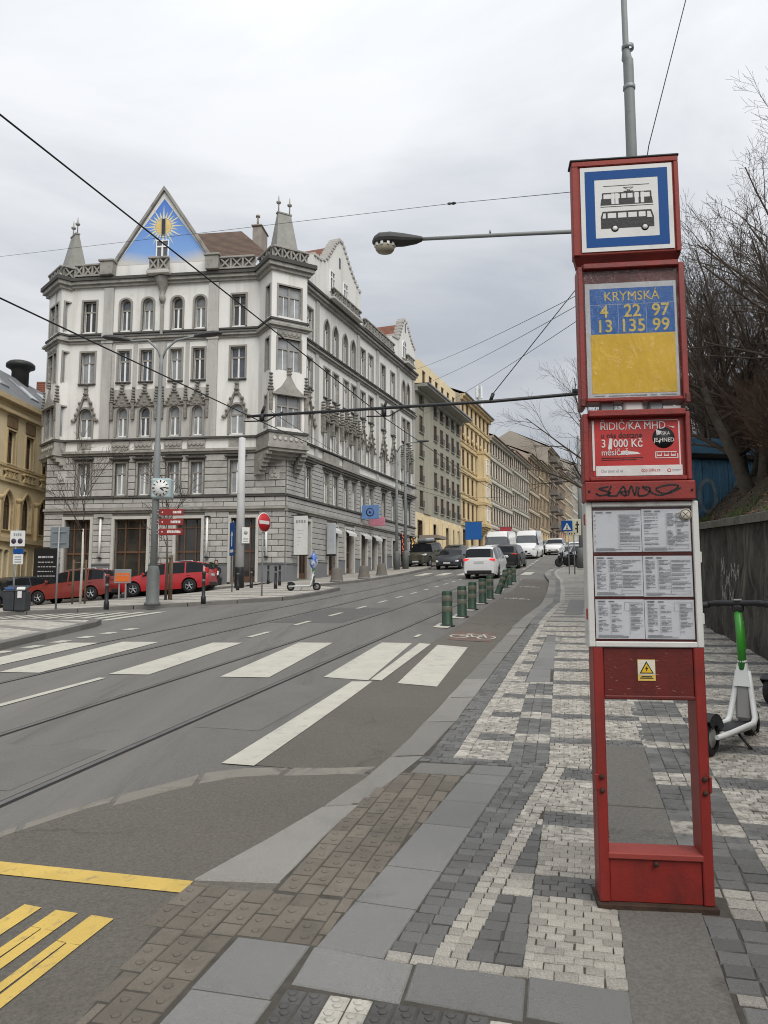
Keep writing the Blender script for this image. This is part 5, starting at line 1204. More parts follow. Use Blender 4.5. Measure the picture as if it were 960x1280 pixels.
stuff(kid('paint_scratches', m, pm('bare_primer', (.34, .20, .16), .8, .2), up))
# timetable case
z0, z1 = 1.135, 1.805
tt = part('timetable_case', M_dred, (-.008, .482, .014, .12, z0, z1))
part('case_frame', M_frame, (-.017, .012, -.004, .12, z0, z1), (.462, .491, -.0041, .1201, z0, z1), (.012, .462, -.004, .05, z0, z0+.026), (.012, .462, -.004, .05, z1-.024, z1), bev=.004, parent=tt)
for x, z in ((-.022, 1.26), (-.022, 1.70), (.49, 1.24), (.49, 1.52)): part('case_latch', M_fred if x < 0 else M_frame, (x, x+.008, -.0, .03, z, z+.05), bev=.002, parent=tt)
rnd = random.Random(5)
for r, (za, zb) in enumerate(((1.172, 1.352), (1.366, 1.556), (1.572, 1.768))):
    for k in range(2):
        xa, xb = (.018, .236) if k == 0 else (.238, .456); za_, zb_ = za+rnd.uniform(-.002, .002), zb+rnd.uniform(-.004, .002)
        m = MB(); n = 8; rows = []
        for i in range(n+1): rows.append([(xa+(xb-xa)*j/n, .0105-.0025*noise.noise(Vector((xa*9+j*.35, i*.35, r*3.1))), za_+(zb_-za_)*i/n) for j in range(n+1)])
        m.sf = True; m.grid(rows); sh = kid('timetable_sheet', m, M_paper, stop)
        ln = []
        ln += [rect(xa+.012, xa+.045, zb_-.012, zb_-.006), rect(xa+.06, xa+.085, zb_-.012, zb_-.007)]
        if r == 2: cols = [(.01, .012), (.55, .93)] if k == 0 else [(.05, .30), (.52, .70), (.72, .92)]
        else: cols = [(.05, .20), (.32, .52), (.58, .92)] if r == 1 else [(.06, .22), (.33, .50), (.72, .95)]
        W_ = xb-xa
        for ci, (a, b) in enumerate(cols):
            zz = zb_-.022
            while zz > za_+.03:
                if rnd.random() < .86:
                    l = rnd.uniform(.35, 1.)*(b-a)*W_; ln.append(rect(xa+a*W_, xa+a*W_+l, zz, zz+.0022))
                    if rnd.random() < .5: ln.append(rect(xa+a*W_+l+.003, xa+min(.97, b+.04)*W_, zz, zz+.0018))
                zz -= .0062
            if ci: ln.append(rect(xa+a*W_-.004, xa+a*W_-.0033, za_+.02, zb_-.018))
        q = rect(xa+W_*.55, xa+W_*.95, za_+.012, za_+.026) if r else rect(xa+W_*.60, xa+W_*.96, zb_-.052, zb_-.014)
        (a, c), (b, _), (_, d), _ = q
        ln += [rect(a, b, c, c+.001), rect(a, b, d, d+.001), rect(a, a+.001, c, d), rect(b-.001, b, c, d)]
        for i in range(3): ln.append(rect(xa+.01, xa+.01+rnd.uniform(.05, .14), za_+.016-.005*i, za_+.018-.005*i))
        stuff(flat('timetable_print', M_ink, ln, .0074, sh, .0004))
m = MB(); m.bx(.012, .462, .0035, .0055, z0+.026, z1-.024); kid('case_glass', m, M_glaz, tt)
m = MB(); m.lathe([(.0, 0), (.028, 0), (.028, .0015), (0, .0015)], 24, (.435, .003, 1.742), Matrix.Rotation(math.pi/2, 3, 'X')); sk = kid('round_sticker', m, pm('sticker_cream', (.50, .46, .38), .6, .1), stop)
m = MB(); [m.box((.435, .0012, 1.742), (.0022, .001, .036), Matrix.Rotation(a, 3, 'Y')) for a in (.78, -.78)]; m.lathe([(.022, 0), (.024, 0), (.024, .001), (.022, .001)], 24, (.435, .0012, 1.742), Matrix.Rotation(math.pi/2, 3, 'X'), True, False); kid('sticker_mark', m, M_black, sk)
# red bar with a marker-pen tag
barp = part('graffiti_bar', M_red, (-.020, .478, -.030, .10, 1.808, 1.898), bev=.006)
def pen(name, pts, w, mat, y, parent, close=False):
    m = MB(); P = []
    n = len(pts)
    for i in range(n-1):
        p0, p1, p2, p3 = pts[max(0, i-1)], pts[i], pts[i+1], pts[min(n-1, i+2)]
        for k in range(6):
            t = k/6; P.append(tuple(.5*((2*p1[j])+(-p0[j]+p2[j])*t+(2*p0[j]-5*p1[j]+4*p2[j]-p3[j])*t*t+(-p0[j]+3*p1[j]-3*p2[j]+p3[j])*t**3) for j in (0, 1)))
    P.append(pts[-1])
    for a, b in zip(P, P[1:]):
        d = Vector((b[0]-a[0], b[1]-a[1])); 
        if d.length < 1e-6: continue
        nrm = Vector((-d.y, d.x)).normalized()*w/2; e = d.normalized()*w*.25
        m.poly([(a[0]-e.x+nrm.x, y, a[1]-e.y+nrm.y), (a[0]-e.x-nrm.x, y, a[1]-e.y-nrm.y), (b[0]+e.x-nrm.x, y, b[1]+e.y-nrm.y), (b[0]+e.x+nrm.x, y, b[1]+e.y+nrm.y)])
    return kid(name, m, mat, parent)
zc = 1.850
for pts in ([(.085, zc+.022), (.045, zc+.014), (.07, zc+.004), (.095, zc-.008), (.05, zc-.018), (.03, zc-.008)], [(.10, zc+.026), (.085, zc-.016), (.125, zc-.02)], [(.125, zc-.018), (.155, zc+.022), (.165, zc-.02), (.14, zc-.004), (.18, zc+.0)],
            [(.175, zc-.02), (.19, zc+.024), (.205, zc-.018), (.215, zc+.022)], [(.225, zc+.018), (.222, zc-.02), (.26, zc-.016), (.275, zc+.012), (.24, zc+.020)], [(.24, zc+.018), (.31, zc-.02), (.37, zc-.002), (.40, zc+.022), (.35, zc+.026), (.30, zc+.008), (.345, zc-.014), (.41, zc+.012)]):
    pen('marker_tag', pts, .0078, M_black, -.0312, barp)
m = MB(); [m.lathe([(.006, 0), (.006, .004), (0, .005)], 8, (x, -.03, 1.853), Matrix.Rotation(math.pi/2, 3, 'X')) for x in (.0, .46)]; kid('bolt', m, M_rust, barp)
# recruitment poster case
pz0, pz1 = 1.905, 2.225
pc = part('poster_case', M_red, (-.018, .470, .012, .10, pz0-.003, pz1), bev=.004)
part('poster_frame', M_red, (-.018, .008, -.012, .10, pz0-.002, pz1+.001), (.448, .470, -.012, .101, pz0-.002, pz1+.001), (.008, .448, -.012, .03, pz0-.002, pz0+.018), (.008, .448, -.030, .03, pz1-.018, pz1+.012), bev=.004, parent=pc)
po = flat('poster', M_poster, [rect(.028, .432, pz0+.024, pz1-.026)], .0115, stop)
flat('poster_margin', M_pwhite, [rect(.026, .036, pz0+.05, pz1-.03), rect(.040, .432, pz0+.024, pz0+.072), rect(.420, .426, pz0+.072, pz1-.04), rect(.20, .42, pz1-.036, pz1-.032)], .0100, po)
def words(t, size, x, z, mat, parent, y=.0085, bold=.0, align='LEFT', squash=1.):
    me = text_mesh(t, size, mat, .0005, bold, align, squash); return link('lettering', me, parent, wm(stop) @ T(x, y, z) @ Matrix.Rotation(math.pi/2, 4, 'X'))
words('ŘIDIČ/KA MHD', .052, .062, pz1-.060, M_pwhite, po, bold=.0, squash=.86); words('u nás dostane', .038, .066, pz1-.103, M_black, po, bold=.0, squash=.90)
words('3', .054, .066, pz1-.143, M_pwhite, po, bold=.0006, squash=.86); words('000 Kč', .054, .122, pz1-.143, M_pwhite, po, bold=.0006, squash=.84); words('měsíčně', .042, .066, pz1-.185, M_pwhite, po, bold=.0002, squash=.84)
m = MB(); m.poly([(.098, .0094, pz1-.165), (.106, .0094, pz1-.115), (.119, .0094, pz1-.118), (.115, .0094, pz1-.170)]); m.poly([(.15, .0094, pz1-.196), (.165, .0094, pz1-.176), (.232, .0094, pz1-.184), (.246, .0094, pz1-.194)]); kid('scraped_paper', m, M_pwhite, po)
words('dpp.jobs.cz', .022, .245, pz0+.049, M_poster, po, .0085, .0, squash=.9); words('Chci zjistit víc na', .019, .062, pz0+.047, M_ink, po, .0085, squash=.78)
flat('poster_small_print', M_black, [rect(.066+.0*i, .066+.10*1.9-.03*i, pz1-.212-.009*i, pz1-.209-.009*i) for i in range(2)], .0098, po)
m = MB(); m.lathe([(0, 0), (.050, 0), (.050, .001), (0, .001)], 28, (.352, .0098, pz1-.118), Matrix.Rotation(math.pi/2, 3, 'X')); bd = kid('black_badge', m, M_black, po)
words('LÁSKA', .022, .352, pz1-.098, M_pwhite, bd, .0078, .0, 'CENTER', .9); words('JE HNED', .027, .354, pz1-.130, M_pwhite, bd, .0078, .0002, 'CENTER', .9)
flat('torn_paper', M_pwhite, [[(.318, pz1-.078), (.345, pz1-.090), (.338, pz1-.100), (.322, pz1-.108)], [(.37, pz1-.062), (.405, pz1-.068), (.398, pz1-.074)], [(.326, pz1-.134), (.336, pz1-.128), (.334, pz1-.146)]], .0076, bd, .0003)
flat('bus_drawing', M_pwhite, [rect(.312, .415, pz1-.216, pz1-.213), rect(.312, .316, pz1-.213, pz1-.186), rect(.411, .415, pz1-.213, pz1-.194), rect(.312, .408, pz1-.188, pz1-.184)]+[rect(.320+.031*i, .342+.031*i, pz1-.206, pz1-.200) for i in range(3)]+[rect(.322+.031*i, .324+.031*i, pz1-.200, pz1-.190) for i in range(3)]+[rect(.338+.031*i, .340+.031*i, pz1-.200, pz1-.190) for i in range(3)], .0098, po)
m = MB(); m.lathe([(.0055, 0), (.009, 0), (.009, .001), (.0055, .001)], 16, (.372, .0096, pz0+.046), Matrix.Rotation(math.pi/2, 3, 'X'), True, False); kid('poster_emblem', m, M_poster, po); flat('poster_emblem_text', M_ink, [rect(.384, .424, pz0+.047, pz0+.050), rect(.384, .416, pz0+.041, pz0+.044)], .0098, po)
# brackets in the gap
for bx_ in (.075, .30): m = MB(); m.bx(bx_, bx_+.06, .03, .08, 2.222, 2.30, .004); kid('bracket', m, M_galv, stop)
m = MB(); m.bx(.18, .27, .02, .09, 2.222, 2.30, .01); kid('bracket', m, M_signw, stop)
flat('sticker_strip', M_signw, [rect(.36, .44, 2.232, 2.262)], .028, stop)
# route number case
rz0, rz1 = 2.285, 2.955
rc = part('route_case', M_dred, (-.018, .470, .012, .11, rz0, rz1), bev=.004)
part('route_frame', M_red, (-.022, .004, -.006, .11, rz0-.002, rz1), (.446, .474, -.0061, .111, rz0-.002, rz1), (.004, .446, -.006, .04, rz0-.001, rz0+.016), (.004, .446, -.020, .04, rz1-.02, rz1+.008), bev=.004, parent=rc)
part('frame_end', M_dred, (-.026, .002, -.012, .115, rz0-.025, rz0+.02), bev=.006, parent=rc); part('frame_end', M_dred, (.452, .478, -.012, .115, rz0-.020, rz0+.03), bev=.006, parent=rc)
rs = flat('route_sheet', pm('route_paper', (.56, .57, .58), .6, .06, 4, .05), [rect(.012, .436, rz0+.02, rz1-.085)], .010, stop)
bx0, bx1 = .034, .424; bt = rz1-.112; bh = .073
flat('route_blue_field', M_rblue, [rect(bx0, bx1, bt-.078, bt)]+[rect(bx0+.131*k+.0012, bx0+.131*(k+1)-.0012, bt-.081-bh*(j+1)+.0012, bt-.081-bh*j) for j in range(2) for k in range(3)], .0088, rs)
flat('route_yellow_field', M_ryel, [rect(bx0, bx1, rz0+.040, bt-.081-2*bh-.001)], .0088, rs)
words('KRYMSKÁ', .064, (bx0+bx1)/2, bt-.043, M_rtext, rs, .0068, .0, 'CENTER', .92)
for j, row in enumerate((('4', '22', '97'), ('13', '135', '99'))):
    for k, t in enumerate(row): words(t, .086, bx0+.131*(k+.5), bt-.081-bh*(j+.5), M_rtext, rs, .0068, .0012, 'CENTER', .95)
flat('route_small_print', M_ink, [rect(.04, .09, rz0+.026, rz0+.031), rect(.11, .20, rz0+.026, rz0+.030), rect(.205, .285, rz0+.026, rz0+.031), rect(.30, .33, rz0+.026, rz0+.030), rect(.345, .42, rz0+.026, rz0+.031)], .0088, rs)
m = MB(); m.sf = True
m.grid([[(.006+.438*j/14, -.002-.004*noise.noise(Vector((j*.5, i*.6, 2.2))), rz0+.016+(rz1-.02-rz0-.016)*i/20) for j in range(15)] for i in range(21)]); kid('plastic_cover', m, M_wrap, rc)
# top box
tz0, tz1 = 3.01, 3.495
part('neck', M_dred, (.0, .455, .03, .10, rz1+.006, tz0+.01))
tb = part('sign_box', M_fred, (-.036, .468, .006, .085, tz0, tz1), bev=.008)
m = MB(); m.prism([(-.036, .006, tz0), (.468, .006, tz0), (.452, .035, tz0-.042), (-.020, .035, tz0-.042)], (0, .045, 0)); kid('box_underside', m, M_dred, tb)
part('box_roof', M_black, (-.044, .474, -.004, .092, tz1, tz1+.012), parent=tb); part('box_lip', M_fred, (-.036, .468, -.004, .012, tz1-.028, tz1-.002), (-.036, -.006, -.0041, .0121, tz0+.002, tz1-.028), (.446, .468, -.0042, .0122, tz0+.002, tz1-.028), bev=.003, parent=tb)
px0, px1, pz0_, pz1_ = .004, .438, tz0+.018, tz1-.034
pl_ = flat('stop_sign', M_signw, [rect(px0, px1, pz0_, pz1_)], .0035, stop, .003)
w = px1-px0; h = pz1_-pz0_
PX = lambda f: px0+w*f; PZ = lambda f: pz1_-h*f
a, b = .05, .155
flat('sign_border', M_signb, [rect(PX(a), PX(1-a), PZ(b), PZ(a)), rect(PX(a), PX(1-a), PZ(1-a), PZ(1-b)), rect(PX(a), PX(b), PZ(1-b), PZ(b)), rect(PX(1-b), PX(1-a), PZ(1-b), PZ(b))], .0005, pl_, .001)
def PR(x0, x1, y0, y1): return rect(PX(x0), PX(x1), PZ(y1), PZ(y0))
def PP(*pts): return [(PX(x), PZ(y)) for x, y in pts]
flat('tram_symbol', M_black, [PP((.215, .46), (.225, .385), (.775, .385), (.785, .46)), PR(.24, .765, .315, .328), PR(.235, .25, .32, .39), PR(.755, .772, .32, .39), PR(.43, .445, .32, .39), PR(.50, .512, .32, .39), PR(.57, .582, .32, .39), PR(.638, .65, .32, .39), PR(.25, .75, .232, .238), PR(.215, .79, .476, .482),
     PP((.47, .302), (.58, .302), (.575, .316), (.475, .316)), PP((.47, .262), (.477, .262), (.545, .302), (.535, .302)), PP((.573, .262), (.58, .262), (.515, .302), (.505, .302)), PR(.47, .58, .258, .264)], .0005, pl_, .001)
for x0_, x1_ in ((.335, .37), (.378, .413), (.59, .63), (.655, .69)): flat('tram_door', M_signw, [PR(x0_, x1_, .325, .452)], -.0006, pl_, .0006)
flat('bus_symbol', M_black, [PP((.215, .735), (.215, .60), (.235, .535), (.765, .535), (.79, .62), (.79, .735))], .0005, pl_, .001)
flat('bus_windows', M_signw, [PP((.232, .615), (.243, .557), (.268, .557), (.268, .615)), PR(.29, .382, .557, .615), PR(.402, .494, .557, .615), PR(.514, .606, .557, .615), PR(.626, .70, .557, .615), PP((.718, .628), (.718, .557), (.752, .557), (.772, .628))], -.0006, pl_, .0006)
for fx in (.365, .69):
    m = MB(); m.lathe([(0, 0), (.018, 0), (.018, .001), (0, .001)], 18, (PX(fx), .0004, PZ(.737)), Matrix.Rotation(math.pi/2, 3, 'X')); kid('bus_wheel', m, M_black, pl_); m = MB(); m.lathe([(0, 0), (.012, 0), (.012, .001), (0, .001)], 16, (PX(fx), -.0008, PZ(.737)), Matrix.Rotation(math.pi/2, 3, 'X')); kid('bus_hub', m, M_signw, pl_)

# ================================================================== ELECTRIC SCOOTERS
M_green = pm('lime_green', (.035, .24, .022), .35, .08, 4, .03, spec=.5); M_sw = pm('scooter_white', (.62, .63, .61), .4, .06, 4, .04, spots=((.35, .34, .31), .60, .82, 6.)); M_sblk = pm('scooter_black', (.014, .014, .015), .55, .2, 6, .15, 60); M_tyre = pm('tyre_rubber', (.016, .016, .016), .85, .2, 9, .3, 60); M_sgrey = pm('battery_grey', (.22, .215, .205), .5, .12, 5, .1)
def make_scooter(label, M):
    t = thing('electric_scooter', label, 'electric scooter', M=M, group='electric scooters for hire')
    for x, nm in ((0., 'rear_wheel'), (.90, 'front_wheel')):
        m = MB(); rx = Matrix.Rotation(math.pi/2, 3, 'X'); m.lathe([(.085, -.032), (.115, -.034), (.135, -.018), (.138, 0), (.135, .018), (.115, .034), (.085, .032)], 26, (x, 0, .138), rx, True, False); wo = kid(nm, m, M_tyre, t)
        m = MB(); m.lathe([(0, -.03), (.05, -.03), (.085, -.022), (.085, .022), (.05, .03), (0, .03)], 18, (x, 0, .138), rx); kid('hub', m, M_sgrey, wo)
    m = MB(); k = 10
    for i in range(k):                               # rear mudguard: a hood round the wheel
        a0, a1 = math.pi*(.12+.62*i/k), math.pi*(.12+.62*(i+1)/k)
        for y0, y1, r in ((-.055, .055, .158),): m.prism([(math.cos(a0)*r, y0, .138+math.sin(a0)*r), (math.cos(a1)*r, y0, .138+math.sin(a1)*r), (math.cos(a1)*(r+.012), y0, .138+math.sin(a1)*(r+.012)), (math.cos(a0)*(r+.012), y0, .138+math.sin(a0)*(r+.012))], (0, y1-y0, 0))
        for y in (-.055, .049): m.prism([(math.cos(a0)*.09, y, .138+math.sin(a0)*.09), (math.cos(a1)*.09, y, .138+math.sin(a1)*.09), (math.cos(a1)*.16, y, .138+math.sin(a1)*.16), (math.cos(a0)*.16, y, .138+math.sin(a0)*.16)], (0, .006, 0))
    kid('mudguard', m, M_sblk, t)
    m = MB(); m.bx(.12, .70, -.08, .08, .115, .165, .012); dk = kid('deck', m, M_sw, t); m = MB(); m.bx(.14, .69, -.068, .068, .165, .171); kid('deck_mat', m, M_sblk, dk)
    m = MB()
    for y in (-.098, .098): m.tube([(-.06, y*.8, .15), (.10, y, .155), (.66, y, .165), (.715, y*.98, .20), (.765, y*.62, .42), (.785, y*.42, .56)], [.018, .02, .024, .025, .022, .02], 8)
    kid('side_rail', m, M_sw, t)
    m = MB(); m.prism([(.735, -.062, .44), (.735, .062, .44), (.765, .036, .62), (.765, -.036, .62)], (.035, 0, .0)); kid('crown_plate', m, M_sw, t); m = MB(); m.bx(.762, .766, -.0, .02, .50, .56); kid('crown_slot', m, M_sgrey, t)
    m = MB(); m.box((.765, 0, .31), (.08, .115, .29), Matrix.Rotation(R(10), 3, 'Y'), .025); bt_ = kid('battery', m, M_sgrey, t); m = MB(); m.box((.775, 0, .46), (.07, .085, .05), None, .015); kid('battery_latch', m, M_sblk, bt_)
    m = MB(); m.tube([(.785, 0, .57), (.770, 0, .80), (.755, 0, 1.04)], [.033, .031, .030], 14); sm_ = kid('stem', m, M_green, t); m = MB(); m.box((.795, -.0, .84), (.05, .06, .26), Matrix.Rotation(R(-4), 3, 'Y'), .02); kid('cable_cover', m, M_green, sm_); m = MB(); m.lathe([(.036, -.008), (.037, 0), (.036, .008)], 14, (.785, 0, .635)); kid('clamp_ring', m, M_sw, sm_)
    m = MB(); m.tube([(.80, .045, .14), (.81, .06, .30), (.80, .04, .5)], .016, 6); m.tube([(.80, -.045, .14), (.81, -.06, .30), (.80, -.04, .5)], .016, 6); m.tube([(.90, .05, .138), (.83, .055, .25)], .014, 6); m.tube([(.90, -.05, .138), (.83, -.055, .25)], .014, 6); kid('front_fork', m, M_sblk, t)
    m = MB(); k = 8
    for i in range(k):
        a0, a1 = math.pi*(.25+.55*i/k), math.pi*(.25+.55*(i+1)/k); r = .152
        m.prism([(.9+math.cos(a0)*r, -.05, .138+math.sin(a0)*r), (.9+math.cos(a1)*r, -.05, .138+math.sin(a1)*r), (.9+math.cos(a1)*(r+.01), -.05, .138+math.sin(a1)*(r+.01)), (.9+math.cos(a0)*(r+.01), -.05, .138+math.sin(a0)*(r+.01))], (0, .1, 0))
    kid('front_mudguard', m, M_sw, t)
    m = MB(); m.box((.755, 0, 1.06), (.07, .085, .07), None, .02); m.tube([(.72, -.33, 1.075), (.74, -.17, 1.105), (.76, 0, 1.10), (.74, .17, 1.105), (.72, .33, 1.075)], [.024, .024, .027, .024, .024], 10); hb = kid('handlebar', m, M_sblk, t)
    for sy in (-1, 1): m = MB(); m.tube([(.722, sy*.22, 1.094), (.712, sy*.375, 1.070)], .028, 10); m.tube([(.77, sy*.17, 1.10), (.80, sy*.2, 1.09), (.79, sy*.30, 1.07)], .007, 6); m.box((.75, sy*.16, 1.10), (.04, .05, .05), None, .012); kid('grip', m, M_sblk, hb)
    m = MB(); m.box((.76, 0, 1.128), (.075, .05, .02), None, .008); kid('display', m, M_sgrey, hb)
    m = MB(); m.tube([(.42, -.06, .12), (.38, -.17, .012)], .010, 6); kid('kickstand', m, M_sblk, t)
    return t
hd = math.atan2(.69, .73)
scoot = make_scooter('white and green electric scooter parked on setts just behind the red stop post', put(2.47, 5.99, .0, hd+.06) @ Matrix.Rotation(-R(.5), 4, 'X') @ Matrix.Scale(1.04, 4))
copy_tree(scoot, put(3.86, 7.80, .0, hd-.15), 'electric scooter half out of frame at the stone wall, only its wheel showing')
lime = copy_tree(scoot, put(-3.66, 30.3, .1, R(-8)) @ Matrix.Scale(1.16, 4), 'small green and white electric scooter on the corner pavement with a blue bag on it')
bag = thing('plastic_bag', 'blue and white plastic bag hanging on the far green scooter', 'bag', M=put(-3.66, 30.3, .1, R(-8)) @ Matrix.Scale(1.16, 4))
m = MB(); m.sf = True; rows = []
for i in range(9):
    t = i/8; r = .03+.16*math.sin(math.pi*min(1, t*1.15))**.8; rows.append([(.78+r*.8*math.cos(a)+.02*noise.noise(Vector((i, q, 0))), r*math.sin(a)*.8, .72+.62*t+.03*noise.noise(Vector((q, i, 3)))) for q, a in enumerate([2*math.pi*k/12 for k in range(13)])])
m.grid(rows); kid('bag_body', m, pm('blue_plastic', (.05, .13, .42), .4, .5, 7, .3, 20, spots=((.55, .57, .62), .5, .6, 6.)), bag)
# ================================================================== VEHICLES
M_cglassd = pm('car_glass', (.012, .014, .016), .05, .1, 2, 0, spec=.22); M_vglass = pm('van_glass', (.075, .082, .088), .05, .2, 2, 0, spec=.6); M_blkpl = pm('black_plastic', (.02, .02, .021), .6, .15, 6, .1); M_alloy = pm('alloy_wheel', (.42, .43, .44), .35, .08, 4, .02, metal=.6)  # van glass is paler: the grey sky's reflection is put into its colour
M_lamp = pm('clear_lamp', (.60, .62, .63), .12, .15, 9, .05, spec=.8); M_tail = pm('red_lamp', (.42, .012, .010), .15, .2, 9, .05, spec=.7); M_plate = pm('number_plate', (.58, .58, .56), .5, .04); M_chrome = pm('chrome', (.55, .55, .55), .15, .05, 3, 0, metal=.9)
def paint(name, col, flake=0.): return pm(name, col, .32, .05, .8, .0, rand=0, spec=.5, coat=.7 if max(col) > .1 else 0., metal=flake)
def itp(tab, x):
    if x <= tab[0][0]: return tab[0][1]
    for (a, va), (b, vb) in zip(tab, tab[1:]):
        if x <= b: return va+(vb-va)*(x-a)/max(1e-9, b-a)
    return tab[-1][1]
def make_car(name, label, cat, M, col, L, W_, top, belt, r, xf, xr, glass_x, pillars, screen, rear, group='cars on the street', plan=None, rails=None, tail='wide', lift=.20, van=False, braking=False):
    """top: centre-line profile (x, z) with the nose at +L/2; belt: waist line; glass_x: span of the side windows; screen/rear: spans of the end glasses"""
    t = thing(name, label, cat, M=M, group=group); hw = W_/2
    plan = plan or [(-L/2, .86), (-L/2+.25, .96), (-L/2+.8, 1.), (L/2-1.0, 1.), (L/2-.4, .95), (L/2-.12, .84), (L/2, .70)]
    xs = set([p[0] for p in top]+[p[0] for p in plan]+list(glass_x)+list(screen)+list(rear or ()))
    for p in pillars: xs |= {p-.035, p+.035}
    n = 34; xs |= {-L/2+L*i/n for i in range(n+1)}
    for w in (xf, xr): xs |= {w+d*(r+.06) for d in (-1, -.92, -.75, -.5, -.25, 0, .25, .5, .75, .92, 1)}
    xs = sorted(x for x in xs if -L/2-1e-6 <= x <= L/2+1e-6); xs = [x for i, x in enumerate(xs) if i == 0 or x-xs[i-1] > .012]
    body, panes_ = MB(), {}; body.sf = True; R_ = []
    for x in xs:
        zt, zbl, f = itp(top, x), itp(belt, x), itp(plan, x)*hw; zb = lift
        end = min(x+L/2, L/2-x)
        if end < .35: zb = lift+.10*(1-end/.35)
        for w in (xf, xr):
            d = abs(x-w)
            if d < r+.06: zb = max(zb, math.sqrt(max(0, (r+.06)**2-d*d))+r*.98)
        zk = min(zbl, zt-.05); gh = max(0, zt-.05-zk); f4 = f*.965-gh*(.30 if not van else .13)
        z1 = max(zb+.015, .42); z2 = max(z1+.02, min(.64, zk-.08))
        R_.append([(x, f*.955, zb), (x, f, z1), (x, f, z2), (x, f*.968, max(z2+.01, zk)), (x, max(.05, f4), max(z2+.02, zt-.05)), (x, max(.03, f4*.80), zt-.008), (x, 0, zt)])
    def is_p(x): return any(abs(x-p) < .03 for p in pillars)
    for (x0, a), (x1, b) in zip(zip(xs, R_), zip(xs[1:], R_[1:])):
        xm = (x0+x1)/2
        for sy in (1, -1):
            A = [(p[0], p[1]*sy, p[2]) for p in a]; B = [(p[0], p[1]*sy, p[2]) for p in b]
            for j in range(6):
                q = [A[j], B[j], B[j+1], A[j+1]]
                g = body
                if j == 3 and glass_x[0] < xm < glass_x[1] and not is_p(xm): g = panes_.setdefault(('side_window', sy, sum(xm > p for p in pillars)), MB())
                elif j in (4, 5) and screen[0] < xm < screen[1]: g = panes_.setdefault(('windscreen',), MB())
                elif j in (4, 5) and rear and rear[0] < xm < rear[1]: g = panes_.setdefault(('rear_window',), MB())
                g.poly(q if sy > 0 else q[::-1])
    for idx in (0, -1):
        a = R_[idx]; body.sf = False
        half = [(p[0], p[1], p[2]) for p in a]; body.poly(half+[(p[0], -p[1], p[2]) for p in a[::-1][1:]])
    bm_ = bmesh.new(); me = body.mesh('body', col); bm_.from_mesh(me); bmesh.ops.remove_doubles(bm_, verts=bm_.verts, dist=.0008); bmesh.ops.recalc_face_normals(bm_, faces=bm_.faces); bm_.to_mesh(me); bm_.free()
    try: me.set_sharp_from_angle(angle=R(38))
    except Exception: pass
    kid('body', me, None, t)
    for key_, g in panes_.items(): kid(key_[0], g, M_vglass if van else M_cglassd, t)
    m = MB(); m.bx(-L/2+.12, L/2-.12, -hw*.80, hw*.80, lift+.02, .60); kid('underbody', m, M_blkpl, t)
    rx = Matrix.Rotation(math.pi/2, 3, 'X')
    for w in (xf, xr):
        for sy in (-1, 1):
            m = MB(); y = sy*(hw-.11); m.lathe([(r*.62, -.10), (r*.92, -.105), (r, -.07), (r, .07), (r*.92, .105), (r*.62, .10)], 22, (w, y, r), rx, True, False); wo = kid('wheel', m, M_tyre, t)
            m = MB(); yo = y+sy*.07; m.lathe([(r*.60, -.01), (r*.66, 0), (r*.60, .012), (r*.54, .0)], 22, (w, yo, r), rx, True, False)
            for k in range(5): a = 2*math.pi*k/5+.3; m.box((w+math.cos(a)*r*.32, yo, r+math.sin(a)*r*.32), (r*.58, .03, r*.15), Matrix.Rotation(-a, 3, 'Y'), .008)
            m.lathe([(0, -.02), (r*.14, -.02), (r*.14, .02), (0, .02)], 10, (w, yo, r), rx); kid('rim', m, M_alloy, wo)
            m = MB(); m.lathe([(0, 0), (r*.60, 0), (r*.60, .01), (0, .01)], 18, (w, y+sy*.03, r), rx); kid('brake_disc', m, M_blkpl, wo)
    zf, zr = itp(top, L/2-.1), itp(belt, -L/2)
    zl = itp(belt, L/2)-.12
    for sy in (-1, 1):
        m = MB(); m.box((L/2-.14, sy*hw*.70, zl), (.26, hw*.40, .13), Matrix.Rotation(-sy*.32, 3, 'Z') @ Matrix.Rotation(.25, 3, 'Y'), .04); kid('headlight', m, M_lamp, t)
        m = MB()
        if tail == 'wide': m.box((-L/2+.07, sy*hw*.70, zr-.02), (.16, hw*.44, .12), Matrix.Rotation(sy*.18, 3, 'Z'), .03)
        else: m.box((-L/2+.06, sy*hw*.83, (zr+.95)/2+.05), (.16, hw*.14, .42 if tail == 'tall' else .24), None, .03)
        kid('taillight', m, emit('lit_brake_lamp', (.75, .03, .03), .55) if braking else M_tail, t)
        xm = glass_x[1]-.12; m = MB(); m.box((xm, sy*(hw+.09), itp(belt, xm)+.10), (.10, .19, .14), None, .04); kid('mirror', m, M_blkpl if van else col, t)
        for dxx in ((.0,) if van else (.25, -.75)):
            m = MB(); xx = (glass_x[0]+glass_x[1])/2+dxx; m.bx(xx-.09, xx+.09, sy*(hw-.012), sy*(hw+.022), itp(belt, xx)-.13, itp(belt, xx)-.10, .01); kid('door_handle', m, col, t)
    m = MB(); m.box((L/2-.02, 0, .50), (.06, hw*1.05, .14), None, .02); kid('grille', m, M_blkpl, t); m = MB(); m.box((L/2-.01, 0, .34), (.07, hw*1.35, .12), None, .03); kid('bumper', m, M_blkpl, t)
    m = MB(); m.box((-L/2+.01, 0, .36), (.07, hw*1.45, .20), None, .03); kid('bumper', m, M_blkpl, t)
    m = MB(); m.box((L/2+.022, 0, .46), (.02, .50, .11), None, .004); kid('number_plate', m, M_plate, t)
    zp = zr-.13 if not van else .75
    m = MB(); m.box((-L/2-.012, 0, zp), (.02, .50, .11), None, .004); kid('number_plate', m, M_plate, t)
